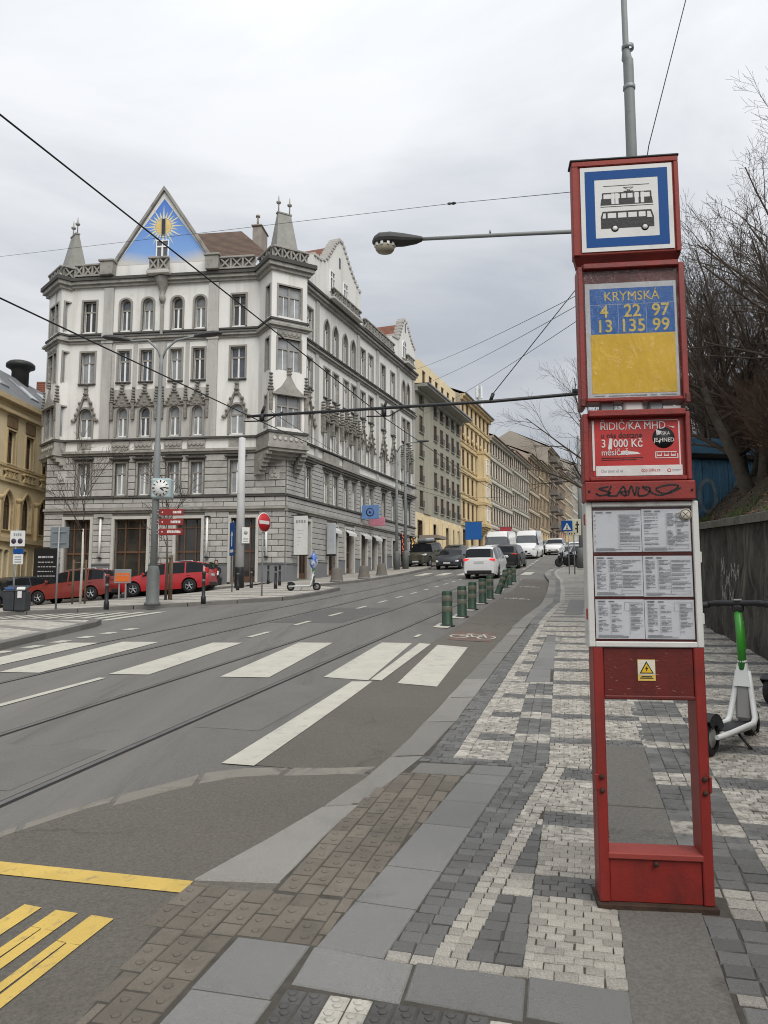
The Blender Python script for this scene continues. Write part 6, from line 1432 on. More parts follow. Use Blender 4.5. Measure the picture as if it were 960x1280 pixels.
    if rails:
        for sy in (-1, 1):
            m = MB(); z = itp(top, 0)+.02; m.tube([(rails[0], sy*hw*.66, z-.05), (rails[0]+.1, sy*hw*.66, z+.02), (rails[1]-.1, sy*hw*.66, z+.02), (rails[1], sy*hw*.66, z-.05)], .02, 6); kid('roof_rail', m, M_chrome, t)
    return t
def heading(x, y, az_deg, dz=.0, slope=None):
    """on the ground, nose pointing az degrees right of north, tilted with the hill"""
    a = R(90-az_deg); s, c = sc_of(x, y); fx, fy = math.cos(a), math.sin(a)
    g = (H(x+fx, y+fy)-H(x-fx, y-fy))/2
    return T(x, y, H(x, y)+dz) @ RZ(a) @ Matrix.Rotation(-math.atan(g), 4, 'Y')
SUVT = [(-2.33, 1.0), (-2.28, 1.12), (-1.98, 1.60), (-1.6, 1.68), (-.3, 1.70), (.45, 1.62), (1.15, 1.12), (1.9, 1.02), (2.2, .88), (2.33, .66)]
SUVB = [(-2.33, 1.02), (-1., 1.02), (1., .98), (2.33, .80)]
W_white = paint('white_car_paint', (.70, .70, .69)); W_blk = paint('black_car_paint', (.008, .008, .009)); W_char = paint('charcoal_car_paint', (.040, .044, .050)); W_red = paint('bright_red_paint', (.38, .012, .016)); W_dred = paint('dark_red_paint', (.20, .022, .016)); W_sil = paint('silver_green_paint', (.24, .28, .25)); W_gry = paint('grey_car_paint', (.17, .18, .185)); W_camo = pm('muted_olive_paint', (.10, .095, .065), .55, .3, 3, .05, spots=((.05, .048, .035), .45, .52, 3.))
make_car('parked_car', 'white sport utility car seen from behind with bright red tail lights', 'car', heading(5.62, 42.2, 17), W_white, 4.66, 1.80, SUVT, SUVB, .345, 1.42, -1.30, (-2.0, 1.05), (-.95, .12), (.50, 1.12), (-2.27, -2.0), rails=(-1.7, .3), braking=True)
make_car('parked_car', 'black sport utility car ahead of the white one, seen from behind', 'car', heading(8.9, 54.6, 18), W_blk, 4.7, 1.94, [(x*1.01, z*.965) for x, z in SUVT], SUVB, .37, 1.45, -1.35, (-2.0, 1.05), (-.9, .15), (.50, 1.12), (-2.27, -2.0))
HT = [(-2.05, .80), (-2.0, 1.0), (-1.7, 1.32), (-1.2, 1.46), (-.2, 1.47), (.35, 1.38), (1.05, .98), (1.7, .88), (1.95, .76), (2.05, .60)]
HB = [(-2.05, .92), (-.5, .92), (.9, .88), (2.05, .70)]
make_car('parked_car', 'dark grey hatchback coming down the hill past the white car', 'car', heading(5.0, 55.5, 198), W_char, 4.1, 1.80, HT, HB, .31, 1.28, -1.25, (-1.75, .98), (-.75, .2), (.40, 1.02), (-1.98, -1.72))
JT = [(-2.1, 1.0), (-2.08, 1.75), (-1.8, 1.82), (.3, 1.82), (.5, 1.75), (.72, 1.15), (.8, 1.12), (1.95, 1.05), (2.08, .95), (2.1, .7)]
jeep = make_car('parked_car', 'muddy olive off roader parked at the kerb with a grey roof box', 'car', heading(3.2, 60.0, 203, .03), W_camo, 4.2, 1.90, JT, [(-2.1, 1.12), (2.1, 1.08)], .39, 1.35, -1.25, (-1.95, .55), (-.9, -.05), (.50, .74), None, tail='tall', lift=.30)
m = MB(); m.box((-.3, .05, 2.02), (1.9, .85, .36), None, .12); kid('roof_box', m, W_gry, jeep); m = MB(); [m.bx(x-.03, x+.03, -.75, .75, 1.83, 1.88) for x in (-.8, .2)]; kid('roof_bar', m, M_blkpl, jeep)
VT = [(-2.8, .9), (-2.78, 2.4), (-2.6, 2.55), (.9, 2.58), (1.25, 2.50), (1.52, 2.16), (2.05, 1.45), (2.2, 1.30), (2.65, 1.12), (2.78, .95), (2.8, .7)]
VB = [(-2.8, 1.35), (1.0, 1.35), (2.8, 1.05)]
VPL = [(-2.8, .97), (-2.5, 1.), (2.0, 1.), (2.5, .94), (2.8, .80)]
make_car('white_van', 'white high roofed van partly hidden behind the white and black cars', 'van', heading(10.1, 66.5, 199), W_white, 5.6, 2.04, VT, VB, .34, 1.75, -1.75, (.75, 1.9), (), (1.54, 2.06), None, group='white vans coming down the hill', plan=VPL, tail='tall', van=True)
make_car('white_van', 'white high roofed van with a clear view of its front, beyond the black car', 'van', heading(13.7, 72.5, 199), W_white, 5.6, 2.04, VT, VB, .34, 1.75, -1.75, (.75, 1.9), (), (1.54, 2.06), None, group='white vans coming down the hill', plan=VPL, tail='tall', van=True)
make_car('parked_car', 'white car coming down the hill right of the vans', 'car', heading(18.1, 81, 199), W_white, 4.66, 1.85, SUVT, SUVB, .36, 1.42, -1.30, (-2.0, 1.05), (-.95, .12), (.50, 1.12), (-2.27, -2.0))
make_car('parked_car', 'dark car half hidden between the second van and the distant white car', 'car', heading(16.9, 84, 199), W_char, 4.1, 1.78, HT, HB, .31, 1.28, -1.25, (-1.75, .98), (-.75, .2), (.40, 1.02), (-1.98, -1.72))
make_car('parked_car', 'pale grey car parked at the right kerb behind the motorcycles', 'car', heading(14.3, 57.5, 192), W_gry, 4.1, 1.78, HT, HB, .31, 1.28, -1.25, (-1.75, .98), (-.75, .2), (.40, 1.02), (-1.98, -1.72))
make_car('parked_car', 'white roofed car far up the right kerb', 'car', heading(17.6, 70, 192), W_white, 4.1, 1.78, HT, HB, .31, 1.28, -1.25, (-1.75, .98), (-.75, .2), (.40, 1.02), (-1.98, -1.72))
for i in range(3): make_car('parked_car', ['silver car far behind the vans on the left kerb', 'black car far behind the vans on the left kerb', 'dark car low on the left kerb beside the sage block'][i], 'car', heading(*[(13.2, 86), (15.5, 94), (6.4, 70)][i], 200), [W_sil, W_blk, W_char][i], 4.1, 1.78, HT, HB, .31, 1.28, -1.25, (-1.75, .98), (-.75, .2), (.40, 1.02), (-1.98, -1.72))
WT = [(-2.15, .85), (-2.12, 1.02), (-1.85, 1.36), (-1.5, 1.44), (-.2, 1.46), (.25, 1.40), (.98, .98), (1.75, .88), (2.02, .74), (2.15, .55)]
azf = math.degrees(math.atan2(d1.x, d1.y))
make_car('parked_car', 'dark red estate car parked in front of the grey house', 'car', heading(-14.55, 36.3, azf, -.02), W_dred, 4.3, 1.72, WT, HB, .305, 1.30, -1.28, (-1.95, .90), (-1.15, -.2), (.28, .95), (-2.10, -1.87), tail='small', rails=(-1.5, .1))
make_car('parked_car', 'bright red estate car parked behind the clock lamp post', 'car', heading(-10.35, 37.0, azf-4, -.02), W_red, 4.45, 1.76, [(x*1.035, z*1.02) for x, z in WT], HB, .32, 1.36, -1.32, (-2.0, .92), (-1.15, -.2), (.30, .98), (-2.18, -1.95), tail='small', rails=(-1.5, .1))
make_car('parked_car', 'silver green car parked in the side street beyond the red ones', 'car', heading(-20.3, 43.0, 200, .1), W_sil, 4.3, 1.72, WT, HB, .305, 1.30, -1.28, (-1.95, .90), (-1.15, -.2), (.28, .95), (-2.10, -1.87), tail='small')
make_car('white_van', 'small white van parked deep in the side street at the left edge', 'van', heading(-23.0, 50.0, 190, .1), W_white, 4.4, 1.8, [(-2.2, .9), (-2.18, 1.75), (-2., 1.85), (.4, 1.85), (.7, 1.75), (1.35, 1.1), (1.9, .95), (2.2, .65)], [(-2.2, 1.05), (2.2, .95)], .31, 1.35, -1.35, (-.6, 1.1), (.3,), (.72, 1.33), None, group='parked vans', van=True, tail='tall')
make_car('parked_car', 'dark car at the left edge of the side street behind the litter bin', 'car', heading(-18.8, 38.6, 205, .05), W_char, 4.1, 1.78, HT, HB, .31, 1.28, -1.25, (-1.75, .98), (-.75, .2), (.40, 1.02), (-1.98, -1.72))
# motorcycles at the right kerb
def make_moto(label, M):
    t = thing('motorcycle', label, 'motorcycle', M=M, group='motorcycles parked at the right kerb'); rx = Matrix.Rotation(math.pi/2, 3, 'X')
    for x in (-.7, .7):
        m = MB(); m.lathe([(.2, -.05), (.29, -.06), (.31, 0), (.29, .06), (.2, .05)], 18, (x, 0, .31), rx); w = kid('wheel', m, M_tyre, t); m = MB(); m.lathe([(0, -.03), (.2, -.02), (.2, .02), (0, .03)], 12, (x, 0, .31), rx); kid('rim', m, M_sgrey, w)
    m = MB(); m.box((-.15, 0, .55), (1.0, .30, .40), None, .10); m.box((-.75, 0, .80), (.55, .26, .16), Matrix.Rotation(.2, 3, 'Y'), .06); kid('body', m, W_blk, t)
    m = MB(); m.box((-.35, 0, .83), (.75, .32, .12), None, .05); kid('seat', m, M_sblk, t)
    m = MB(); m.box((.55, 0, .75), (.24, .42, .55), Matrix.Rotation(-.35, 3, 'Y'), .09); kid('fairing', m, W_blk, t); m = MB(); m.box((.50, 0, 1.16), (.03, .40, .40), Matrix.Rotation(-.45, 3, 'Y'), .01); kid('windshield', m, M_lamp, t)
    m = MB(); m.tube([(.35, -.36, 1.05), (.45, 0, 1.0), (.35, .36, 1.05)], .02, 6); m.tube([(.70, .06, .31), (.5, .06, .95)], .03, 6); m.tube([(.70, -.06, .31), (.5, -.06, .95)], .03, 6); kid('handlebar', m, M_sblk, t)
    m = MB(); m.box((-.95, 0, 1.02), (.36, .42, .32), None, .08); kid('top_case', m, M_blkpl, t); m = MB(); m.box((.69, 0, .82), (.06, .16, .13), None, .03); kid('headlight', m, M_lamp, t); return t
mo = make_moto('black motorcycle with windshield parked at the kerb beside the crossing sign', put(12.55, 52.6, .03, R(200)))
copy_tree(mo, put(13.5, 53.6, .03, R(185)), 'black motorcycle parked against the grey mast, nearest to the stop')

# ================================================================== STREET FURNITURE
M_bgreen = pm('bollard_green', (.017, .046, .025), .55, .12, 5, .06, 40, spots=((.035, .055, .035), .55, .8, 7.)); M_band = pm('reflective_band', (.12, .12, .09), .4, .2, 6, .06)
M_bblk = pm('bollard_black', (.018, .019, .020), .5, .2, 5, .08); M_pole = pm('pole_grey_paint', (.215, .23, .225), .55, .10, 1.5, .06, 50, spots=((.17, .18, .18), .55, .78, 3.)); M_conc = pm('concrete_mast', (.50, .505, .50), .85, .10, 1.5, .2, 50); M_sback = pm('sign_back', (.20, .225, .235), .5, .1, 2, .05, metal=.4)
def make_gb():
    t = thing('flexible_bollard', 'x', 'bollard', group='green lane bollards beside the cycle lane')
    m = MB(); m.lathe([(.125, 0), (.125, .03), (.115, .04), (.112, .70), (.10, .735), (0, .745)], 18); kid('post', m, M_bgreen, t)
    for z in (.30, .52): m = MB(); m.lathe([(.114, 0), (.1165, .005), (.1165, .115), (.114, .12)], 18, (0, 0, z), None, True, False); kid('reflective_band', m, M_band, t)
    m = MB(); m.lathe([(.17, 0), (.17, .012), (.13, .03), (.12, .03)], 18, (0, 0, 0), None, True, False); kid('collar', m, M_blkpl, t); return t
gb = make_gb()
gpos = [(16.27, -2.97, 0), (18.42, -3.0, 0), (20.65, -3.09, .02), (22.94, -3.12, 0), (24.97, -3.15, 0), (27.62, -3.22, .38), (32.1, -3.41, 0), (34.1, -3.44, -.03), (37.07, -3.55, 0)]
ords = ['nearest of the green bollards by the cycle symbol', 'second green bollard up from the cycle symbol', 'third green bollard up, just before the middle of the row', 'fourth green bollard, upright below the leaning one', 'fifth green bollard, directly in front of the leaning one', 'green bollard knocked over to the right', 'first upright green bollard beyond the leaning one', 'second to last green bollard, close to the black car', 'last and smallest green bollard of the row']
for i, (s, c, lean) in enumerate(gpos):
    M = T(*WR(s, c)) @ RZ(-AZ) @ Matrix.Rotation(lean, 4, 'Y')
    if i == 0: gb.matrix_basis = M; WM[gb.name] = M; gb['label'] = ords[0]
    else: copy_tree(gb, M, ords[i])
for s, c, _ in gpos[:6]: bar('bollard_base_paint', s-.5, s+.25, c-.22, c+.10, M_white, .0135)
def make_bb(h=.98):
    t = thing('street_bollard', 'x', 'bollard', group='black bollards along the far pavement')
    m = MB(); m.lathe([(.075, 0), (.075, .22), (.055, .25), (.05, h-.10), (.062, h-.08), (.062, h-.03), (.04, h), (0, h+.005)], 14); kid('shaft', m, M_bblk, t)
    m = MB(); m.lathe([(.0525, 0), (.054, .01), (.054, .05), (.0525, .06)], 14, (0, 0, h-.30), None, True, False); kid('ring', m, M_sback, t); return t
bbp = [(-5.44, 23.3, 'black bollard to the right of the clock lamp post at the kerb'), (-7.96, 22.2, 'black bollard to the left of the clock lamp post beside the dark red car'), (-6.25, 33.0, 'black bollard standing in front of the concrete pole'), (-6.05, 35.2, 'black bollard just right of the concrete pole'), (-4.62, 32.9, 'thick black bollard, left one of the pair before the corner plinth'), (-4.95, 36.6, 'black bollard, right one of the pair before the corner plinth'), (-6.0, 40.0, 'short black bollard close to the door of the grey house')]
for i, (x, y, l) in enumerate(bbp):
    if i == 0: bb = make_bb(); M = put(x, y, .1); bb.matrix_basis = M; WM[bb.name] = M; bb['label'] = l
    else: copy_tree(bb, put(x, y, .1), l)
def make_sb():
    t = thing('stone_bollard', 'x', 'bollard', group='stone bollards along the far kerb'); m = MB(); m.lathe([(.34, 0), (.32, .06), (.24, .62), (.20, .68), (0, .70)], 12); kid('stone', m, pm('bollard_granite', (.135, .122, .105), .9, .15, 3, .4, 40), t); m = MB(); m.lathe([(.36, 0), (.36, .05), (.33, .06)], 12, (0, 0, 0), None, True, False); kid('base_ring', m, M_lkerb, t); return t
for i, (x, y, l) in enumerate([(-2.37, 38.7, 'stone bollard nearest the green scooter on the far kerb'), (-1.08, 41.7, 'middle one of the three stone bollards on the far kerb'), (-.14, 45.5, 'stone bollard furthest up the far kerb')]):
    if i == 0: sb = make_sb(); M = put(x, y, .1); sb.matrix_basis = M; WM[sb.name] = M; sb['label'] = l
    else: copy_tree(sb, put(x, y, .1), l)

# clock on a double lamp post
lx, ly = -7.0, 23.4
lp_ = thing('street_lamp', 'grey street lamp with two arms carrying a square clock', 'street lamp', M=put(lx, ly, .1))
M_dpole = pm('dark_pole_paint', (.115, .122, .118), .6, .14, 2.5, .08, 50, spots=((.07, .07, .065), .52, .78, 3.))
m = MB(); m.lathe([(.24, 0), (.24, .08), (.20, .12), (.19, 1.0), (.16, 1.15), (.13, 1.2)], 14); kid('base', m, M_dpole, lp_); m = MB(); m.tube([(0, 0, 1.1), (0, 0, 4.9), (0, 0, 5.0), (.03, 0, 7.4), (.04, 0, 7.75)], [.11, .10, .075, .06, .055], 14); kid('shaft', m, M_pole, lp_)
hM = pm('lamp_head_dark', (.045, .045, .043), .6, .15, 4, .05)
def lamp_head(m, p, d, up=Vector((0, 0, 1)), k=1.):
    """cobra head starting at p and running along d"""
    d = Vector(d).normalized(); side_ = d.cross(up).normalized(); n_ = side_.cross(d)
    secs = [(0, .05, .05), (.12, .09, .08), (.30, .15, .11), (.62, .16, .11), (.80, .12, .08), (.88, .05, .04)]; k0 = len(m.v)
    for x, w, h in secs:
        for a in range(10): an = 2*math.pi*a/10; q = Vector(p)+d*x*k+side_*math.cos(an)*w*k+n_*(math.sin(an)*h*k if math.sin(an) > 0 else math.sin(an)*h*.55*k); m.v.append(tuple(q))
    for i in range(len(secs)-1):
        for a in range(10): b = (a+1) % 10; m.face((k0+i*10+a, k0+i*10+b, k0+i*10+10+b, k0+i*10+10+a))
    m.face(range(k0, k0+10)); m.face(range(k0+len(secs)*10-1, k0+len(secs)*10-11, -1))
for sx, zt in ((-1, 8.32), (1, 8.45)):
    m = MB(); m.tube([(.04, 0, 7.6), (.04+sx*.12, 0, 7.95), (.04+sx*.45, 0, 8.27), (.04+sx*.9, 0, zt-.08), (.04+sx*1.05, 0, zt-.05)], .035, 8); kid('arm', m, M_pole, lp_)
    m = MB(); lamp_head(m, (.04+sx*1.0, 0, zt-.06), (sx, 0, .12)); kid('lamp_head', m, hM, lp_)
ck = thing('street_clock', 'square white clock with black hands fixed to the lamp post', 'clock', M=put(lx, ly, .1) @ T(.20, -.02, 3.55))
m = MB(); m.box((0, 0, 0), (.60, .42, .62), None, .05); kid('case', m, pm('clock_case', (.34, .42, .43), .4, .08, 3, .04), ck); rx = Matrix.Rotation(math.pi/2, 3, 'X')
m = MB(); m.lathe([(0, 0), (.265, 0), (.265, .008), (0, .008)], 28, (.0, -.21, 0), rx); dl = kid('dial', m, M_signw, ck)
m = MB()
for k in range(12): a = math.pi/6*k; m.box((.215*math.sin(a), -.2195, .215*math.cos(a)), (.030 if k % 3 else .042, .003, .07), Matrix.Rotation(a, 3, 'Y'))
kid('hour_mark', m, M_black, dl)
for nm, a, l, w in (('hour_hand', R(127), .135, .038), ('minute_hand', R(82), .20, .028)): m = MB(); m.box((math.sin(a)*l*.42, -.223 if nm[0] == 'h' else -.227, math.cos(a)*l*.42), (w, .003, l), Matrix.Rotation(a, 3, 'Y')); kid(nm, m, M_black, dl)
M_wred = pm('wayfinding_red', (.22, .018, .016), .5, .1, 3, .04)
for i, zz in enumerate((2.83, 2.53, 2.23)):
    t = thing('direction_sign', ['topmost red direction sign on the clock post', 'middle red direction sign on the clock post', 'lowest red direction sign, the wider one near the parked red car'][i], 'sign', M=put(lx, ly, .1) @ T(.14, -.06, zz), group='red direction signs on the clock post')
    m = MB(); m.bx(0, .74, -.02, .02, -.10, .10, .012); kid('board', m, M_wred, t); m = MB(); [m.bx(-.06, .0, -.03, .03, z-.02, z+.02) for z in (-.05, .05)]; kid('clamp', m, M_galv, t)
    m = MB(); x = .36+.06*(i == 0)-.10*(i == 2); 
    while x < .66: w = random.uniform(.03, .055); m.bx(x, x+w*.75, -.024, -.0205, -.035, .03+random.uniform(0, .02)); x += w
    kid('lettering', m, M_signw, t); m = MB(); m.prism([(.07, -.021, 0), (.12, -.021, .03), (.12, -.021, -.03)], (0, -.003, 0)); kid('arrow', m, M_signw, t)
# no entry sign
t = thing('no_entry_sign', 'round red no entry sign on a thin grey pole before the corner', 'sign', M=put(-4.27, 27., .1, R(56))); m = MB(); m.tube([(0, 0, 0), (0, 0, 2.95)], .03, 8); kid('pole', m, M_galv, t)
m = MB(); m.lathe([(0, 0), (.34, 0), (.345, .01), (.34, .02), (0, .02)], 28, (0, -.045, 2.58), rx); ds = kid('disc', m, M_signw, t); m = MB(); m.lathe([(0, 0), (.32, 0), (.32, .002), (0, .002)], 28, (0, -.0655, 2.58), rx); kid('red_field', m, pm('sign_red', (.46, .014, .02), .4, .05), ds); m = MB(); m.bx(-.25, .25, -.072, -.068, 2.52, 2.64); kid('white_bar', m, M_signw, ds)
# concrete pole with a plate, blue sign seen nearly edge on
t = thing('concrete_mast', 'pale concrete mast with a dark foot in front of the grey house', 'mast', M=put(-6.75, 36.0, .1)); m = MB(); m.lathe([(.21, .9), (.16, 7.1), (.0, 7.15)], 14); kid('shaft', m, M_conc, t); m = MB(); m.lathe([(.23, 0), (.22, .95), (.2, 1.0)], 14); kid('foot', m, M_bblk, t)
t = thing('white_plate_sign', 'white rectangular parking plate fixed to the concrete mast', 'sign', M=put(-6.60, 35.7, .1, R(20)) @ T(.16, 0, 2.45)); m = MB(); m.box((0, 0, 0), (.36, .02, .75), None, .006); kid('plate', m, M_signw, t); m = MB(); m.lathe([(0, 0), (.09, 0), (.09, .002), (0, .002)], 16, (0, -.012, .12), rx); [m.bx(-.12, .12, -.013, -.011, z, z+.03) for z in (-.15, -.22, -.3)]; kid('print', m, M_ink, t)
t = thing('blue_arrow_sign', 'narrow blue sign with white arrow turned almost edge on, thin pole', 'sign', M=put(-6.16, 31.3, .1, R(-62))); m = MB(); m.tube([(0, 0, 0), (0, 0, 2.9)], .028, 8); kid('pole', m, M_galv, t); m = MB(); m.box((0, -.04, 2.15), (.62, .02, 1.35), None, .006); b = kid('plate', m, M_signb, t); m = MB(); m.bx(-.06, .06, -.054, -.051, 1.85, 2.3); m.prism([(-.16, -.051, 2.28), (.16, -.051, 2.28), (0, -.051, 2.5)], (0, -.003, 0)); m.bx(-.22, .22, -.054, -.051, 1.6, 1.72); kid('arrow', m, M_signw, b)
# back of a sign at far left
t = thing('sign_back', 'grey back of a square road sign on a thin pole by the red car', 'sign', M=put(-10.0, 23.6, .1, R(-8))); m = MB(); m.tube([(0, 0, 0), (0, 0, 2.55)], .03, 8); kid('pole', m, M_galv, t); m = MB(); m.box((.0, .04, 2.2), (.62, .02, .66), None, .03); kid('plate', m, M_sback, t); m = MB(); [m.bx(-.22, .22, -.005, .032, z, z+.03) for z in (2.02, 2.36)]; kid('bracket', m, M_galv, t)
# parking signs and litter bin
t = thing('parking_sign', 'white and blue parking zone signs on one pole by the litter bin', 'sign', M=put(-11.7, 24.4, .1, R(-6))); m = MB(); m.tube([(0, 0, 0), (0, 0, 2.6)], .03, 8); kid('pole', m, M_galv, t)
m = MB(); m.box((.08, -.05, 2.28), (.50, .02, .50), None, .01); b = kid('upper_plate', m, M_signw, t)
for x in (-.04, .18): m = MB(); m.lathe([(0, 0), (.085, 0), (.085, .002), (0, .002)], 18, (x, -.0615, 2.20), rx); kid('roundel', m, pm('roundel_dark', (.05, .03, .06), .5, .2), b)
m = MB(); [m.bx(-.05+.07*i, .0+.07*i, -.063, -.0605, 2.36, 2.46-.02*(i % 2)) for i in range(4)]; kid('pictogram', m, M_ink, b)
m = MB(); m.box((.13, -.05, 1.88), (.34, .02, .16), None, .01); kid('blue_plate', m, M_signb, t); m = MB(); m.box((.13, -.05, 1.62), (.34, .02, .32), None, .01); b = kid('lower_plate', m, M_signw, t); m = MB(); [m.bx(.02, .24, -.063, -.0605, z, z+.035) for z in (1.52, 1.6, 1.68)]; kid('print', m, M_ink, b)
t = thing('litter_bin', 'dark litter bin pair with a blue flap at the left edge', 'litter bin', M=put(-11.25, 23.7, .1, R(-10)))
M_bin = pm('bin_dark', (.035, .037, .042), .5, .2, 4, .1)
for i, x in enumerate((-.18, .20)):
    m = MB(); m.box((x, 0, .33), (.36, .36, .62), None, .04); m.prism([(x-.18, -.18, .63), (x+.18, -.18, .63), (x+.18, .10, .80), (x-.18, .10, .80)], (0, .08, 0)); b = kid('bin_body', m, M_bin, t); m = MB(); m.box((x, -.10, .70), (.28, .06, .11), Matrix.Rotation(-.5, 3, 'X'), .02); kid('flap', m, pm('bin_blue', (.03, .07, .19), .5, .1) if i == 0 else M_signw, b)
m = MB(); m.box((.22, -.185, .52), (.14, .01, .2), None, .0); kid('bin_notice', m, M_signw, t)
# orange box sign
t = thing('orange_sign_box', 'small orange framed board on two legs between the red cars', 'sign', M=put(-9.75, 28.8, .1, R(4))); m = MB(); m.bx(-.30, .30, -.05, .05, .62, 1.14, .01); kid('frame', m, M_galv, t); m = MB(); m.bx(-.26, .26, -.062, -.05, .68, 1.0, .0); kid('orange_panel', m, pm('orange_panel', (.58, .13, .018), .5, .08), t); m = MB(); [m.bx(-.2+.07*i, -.15+.07*i, -.066, -.062, .9, .93) for i in range(6)]; kid('print', m, M_ink, t)
for x in (-.12, .12): m = MB(); m.bx(x-.025, x+.025, -.025, .025, 0, .62); kid('leg', m, M_galv, t)
# saplings
M_bark = pm('grey_bark', (.085, .072, .056), .95, .3, 5, .6, 30); M_twig = pm('dark_twig', (.066, .050, .038), .95, .3, 5, .3); M_stake = pm('timber_stake', (.13, .09, .055), .9, .2, 5, .3, 40); M_pale = pm('white_trunk_paint', (.50, .48, .43), .9, .15, 6, .3)
def twigs(m, p, d, L, r, depth, rnd, spread=.55, droop=0., n=6, minr=.0022):
    """one branch and its shoots, as tapering tubes"""
    pts, rs = [Vector(p)], [r]; d = Vector(d).normalized(); k = 4 if depth > 1 else 3
    for i in range(k):
        d = (d+Vector((rnd.uniform(-.16, .16), rnd.uniform(-.16, .16), rnd.uniform(-.10, .14)-droop))).normalized(); pts.append(pts[-1]+d*L/k); rs.append(max(minr, r*(1-.62*(i+1)/k)))
    m.tube(pts, rs, 5 if depth > 2 else (4 if depth == 2 else 3), False)
    if depth <= 0: return
    for i in range(n):
        t = .25+.75*(i+rnd.random()*.6)/n; q = min(k-1, int(t*k)); b = pts[q].lerp(pts[q+1], t*k-q) if t < 1 else pts[-1]
        ax = (pts[min(k, q+1)]-pts[q]).normalized(); o = ax.orthogonal().normalized(); o = Matrix.Rotation(rnd.uniform(0, 6.28), 3, ax) @ o
        nd = (ax*(1-spread*.55)+o*spread+Vector((0, 0, .12))).normalized(); twigs(m, b, nd, L*rnd.uniform(.42, .66)*(1.12-t*.35), rs[q]*.50, depth-1, rnd, spread, droop, n, minr)
def sapling(label, x, y, h, seed, stakes, white):
    rnd = random.Random(seed); t = thing('young_tree', label, 'tree', M=put(x, y, .1)); m = MB(); m.tube([(0, 0, 0), (.02, 0, h*.35), (-.01, .02, h*.6)], [.05, .042, .03], 8); tr = kid('trunk', m, M_pale if white else M_bark, t)
    m = MB(); [twigs(m, (-.0, .0, h*(.5+.08*i)), (rnd.uniform(-.6, .6), rnd.uniform(-.6, .6), 1), h*.42, .018, 2, rnd, .5, 0, 5, .006) for i in range(6)]; kid('crown', m, M_twig, t)
    for sx, sy in stakes: m = MB(); m.tube([(sx, sy, 0), (sx, sy, 1.55)], .035, 6); kid('stake', m, M_stake, t)
    m = MB(); 
    for (a, b), (c, d) in zip(stakes, stakes[1:]): m.tube([(a, b, 1.45), (c, d, 1.45)], .02, 5)
    if m.f: kid('crossbar', m, M_stake, t)
sapling('thin white trunked sapling tied to stakes by the dark red car', -10.64, 27.1, 4.4, 3, [(-.28, 0), (.12, .1)], True)
sapling('bushy young tree between three stakes right of the clock post', -7.54, 26.7, 3.6, 8, [(-.35, -.1), (.05, .25), (.22, -.1)], False)
# chalk board, rolled awnings, hanging boards and banners on the corner house
t = thing('menu_board', 'black chalk board with white writing on the wall at the left corner', 'board', M=F1 @ T(13.75, .30, 2.75)); m = MB(); m.box((0, 0, .55), (1.45, .06, 2.0), None, .01); kid('board', m, M_black, t); m = MB(); rnd = random.Random(2)
for k in range(5):
    x = .45
    while x > -.5: w = rnd.uniform(.06, .2); m.bx(x-w, x, .031, .035, .98-.26*k, 1.03-.26*k+.06*(k == 0)); x -= w+.05
kid('chalk_writing', m, pm('chalk', (.42, .43, .45), .9, .1), t)
for i, x in enumerate((10.62, 7.22, 4.38, 1.02)):
    t = thing('rolled_banner', ['rolled white banner nearest the left corner', 'rolled white banner left of centre behind the clock post', 'rolled white banner right of centre above the bright red car', 'rolled white banner beside the no entry sign'][i], 'banner', M=F1 @ T(x, .22, 3.75), group='rolled white banners between the shop windows'); m = MB(); m.tube([(.03*(-1)**i, 0, 0), (0, .02, 1.), (.0, 0, 2.2)], [.055, .07, .06], 8); kid('cloth_roll', m, pm('white_cloth', (.80, .80, .78), .8, .08, 6, .2, 30), t); m = MB(); m.bx(-.14, .14, -.1, .1, 2.2, 2.26); kid('bracket', m, M_black, t); m = MB(); m.bx(-.1, .1, -.1, .1, -.08, 0.); kid('bracket', m, M_black, t)
t = thing('hanging_board', 'white hanging board with grey print by the corner door', 'sign', M=F2 @ T(X2(.55), .12, 3.85)); m = MB(); m.bx(-.03, .03, .12, .95, 0, 2.15, .01); b = kid('board', m, M_signw, t); m = MB()
for k in range(4): m.bx(.031, .034, .25+.16*k, .36+.16*k, 1.75, 1.92)
for k in range(5): m.bx(.031, .034, .35, .35+.08*(5-k), 1.35-.2*k, 1.37-.2*k)
kid('print', m, M_ink, b); 
for zb_ in (2.18, -.06): m = MB(); m.bx(-.02, .02, -.1, 1., zb_, zb_+.04); kid('bracket', m, M_black, t)
t = thing('hanging_board', 'white hanging board seen edge on left of the second street doorway', 'sign', M=F2 @ T(X2(5.0), .12, 4.1)); m = MB(); m.bx(-.09, .09, .1, .62, 0, 1.9, .02); kid('board', m, pm('grey_board', (.40, .42, .44), .5, .1), t); m = MB(); m.bx(-.1, .1, .05, .65, -.1, 0); kid('bracket', m, M_black, t)
t = thing('projecting_sign', 'blue projecting sign with a dark round emblem on the street front', 'sign', M=F2 @ T(X2(10.5), .10, 6.75)); m = MB(); m.bx(-.05, .05, .1, 1.35, 0, .95, .02); b = kid('panel', m, pm('sign_pale_blue', (.13, .24, .46), .5, .08), t); m = MB(); m.lathe([(.22, 0), (.30, 0), (.30, .004), (.22, .004)], 20, (.052, .72, .47), Matrix.Rotation(math.pi/2, 3, 'Y'), True, False); m.lathe([(.0, 0), (.10, 0), (.10, .004), (.0, .004)], 14, (.052, .72, .47), Matrix.Rotation(math.pi/2, 3, 'Y')); kid('emblem', m, pm('emblem_navy', (.03, .04, .13), .5, .1), b)
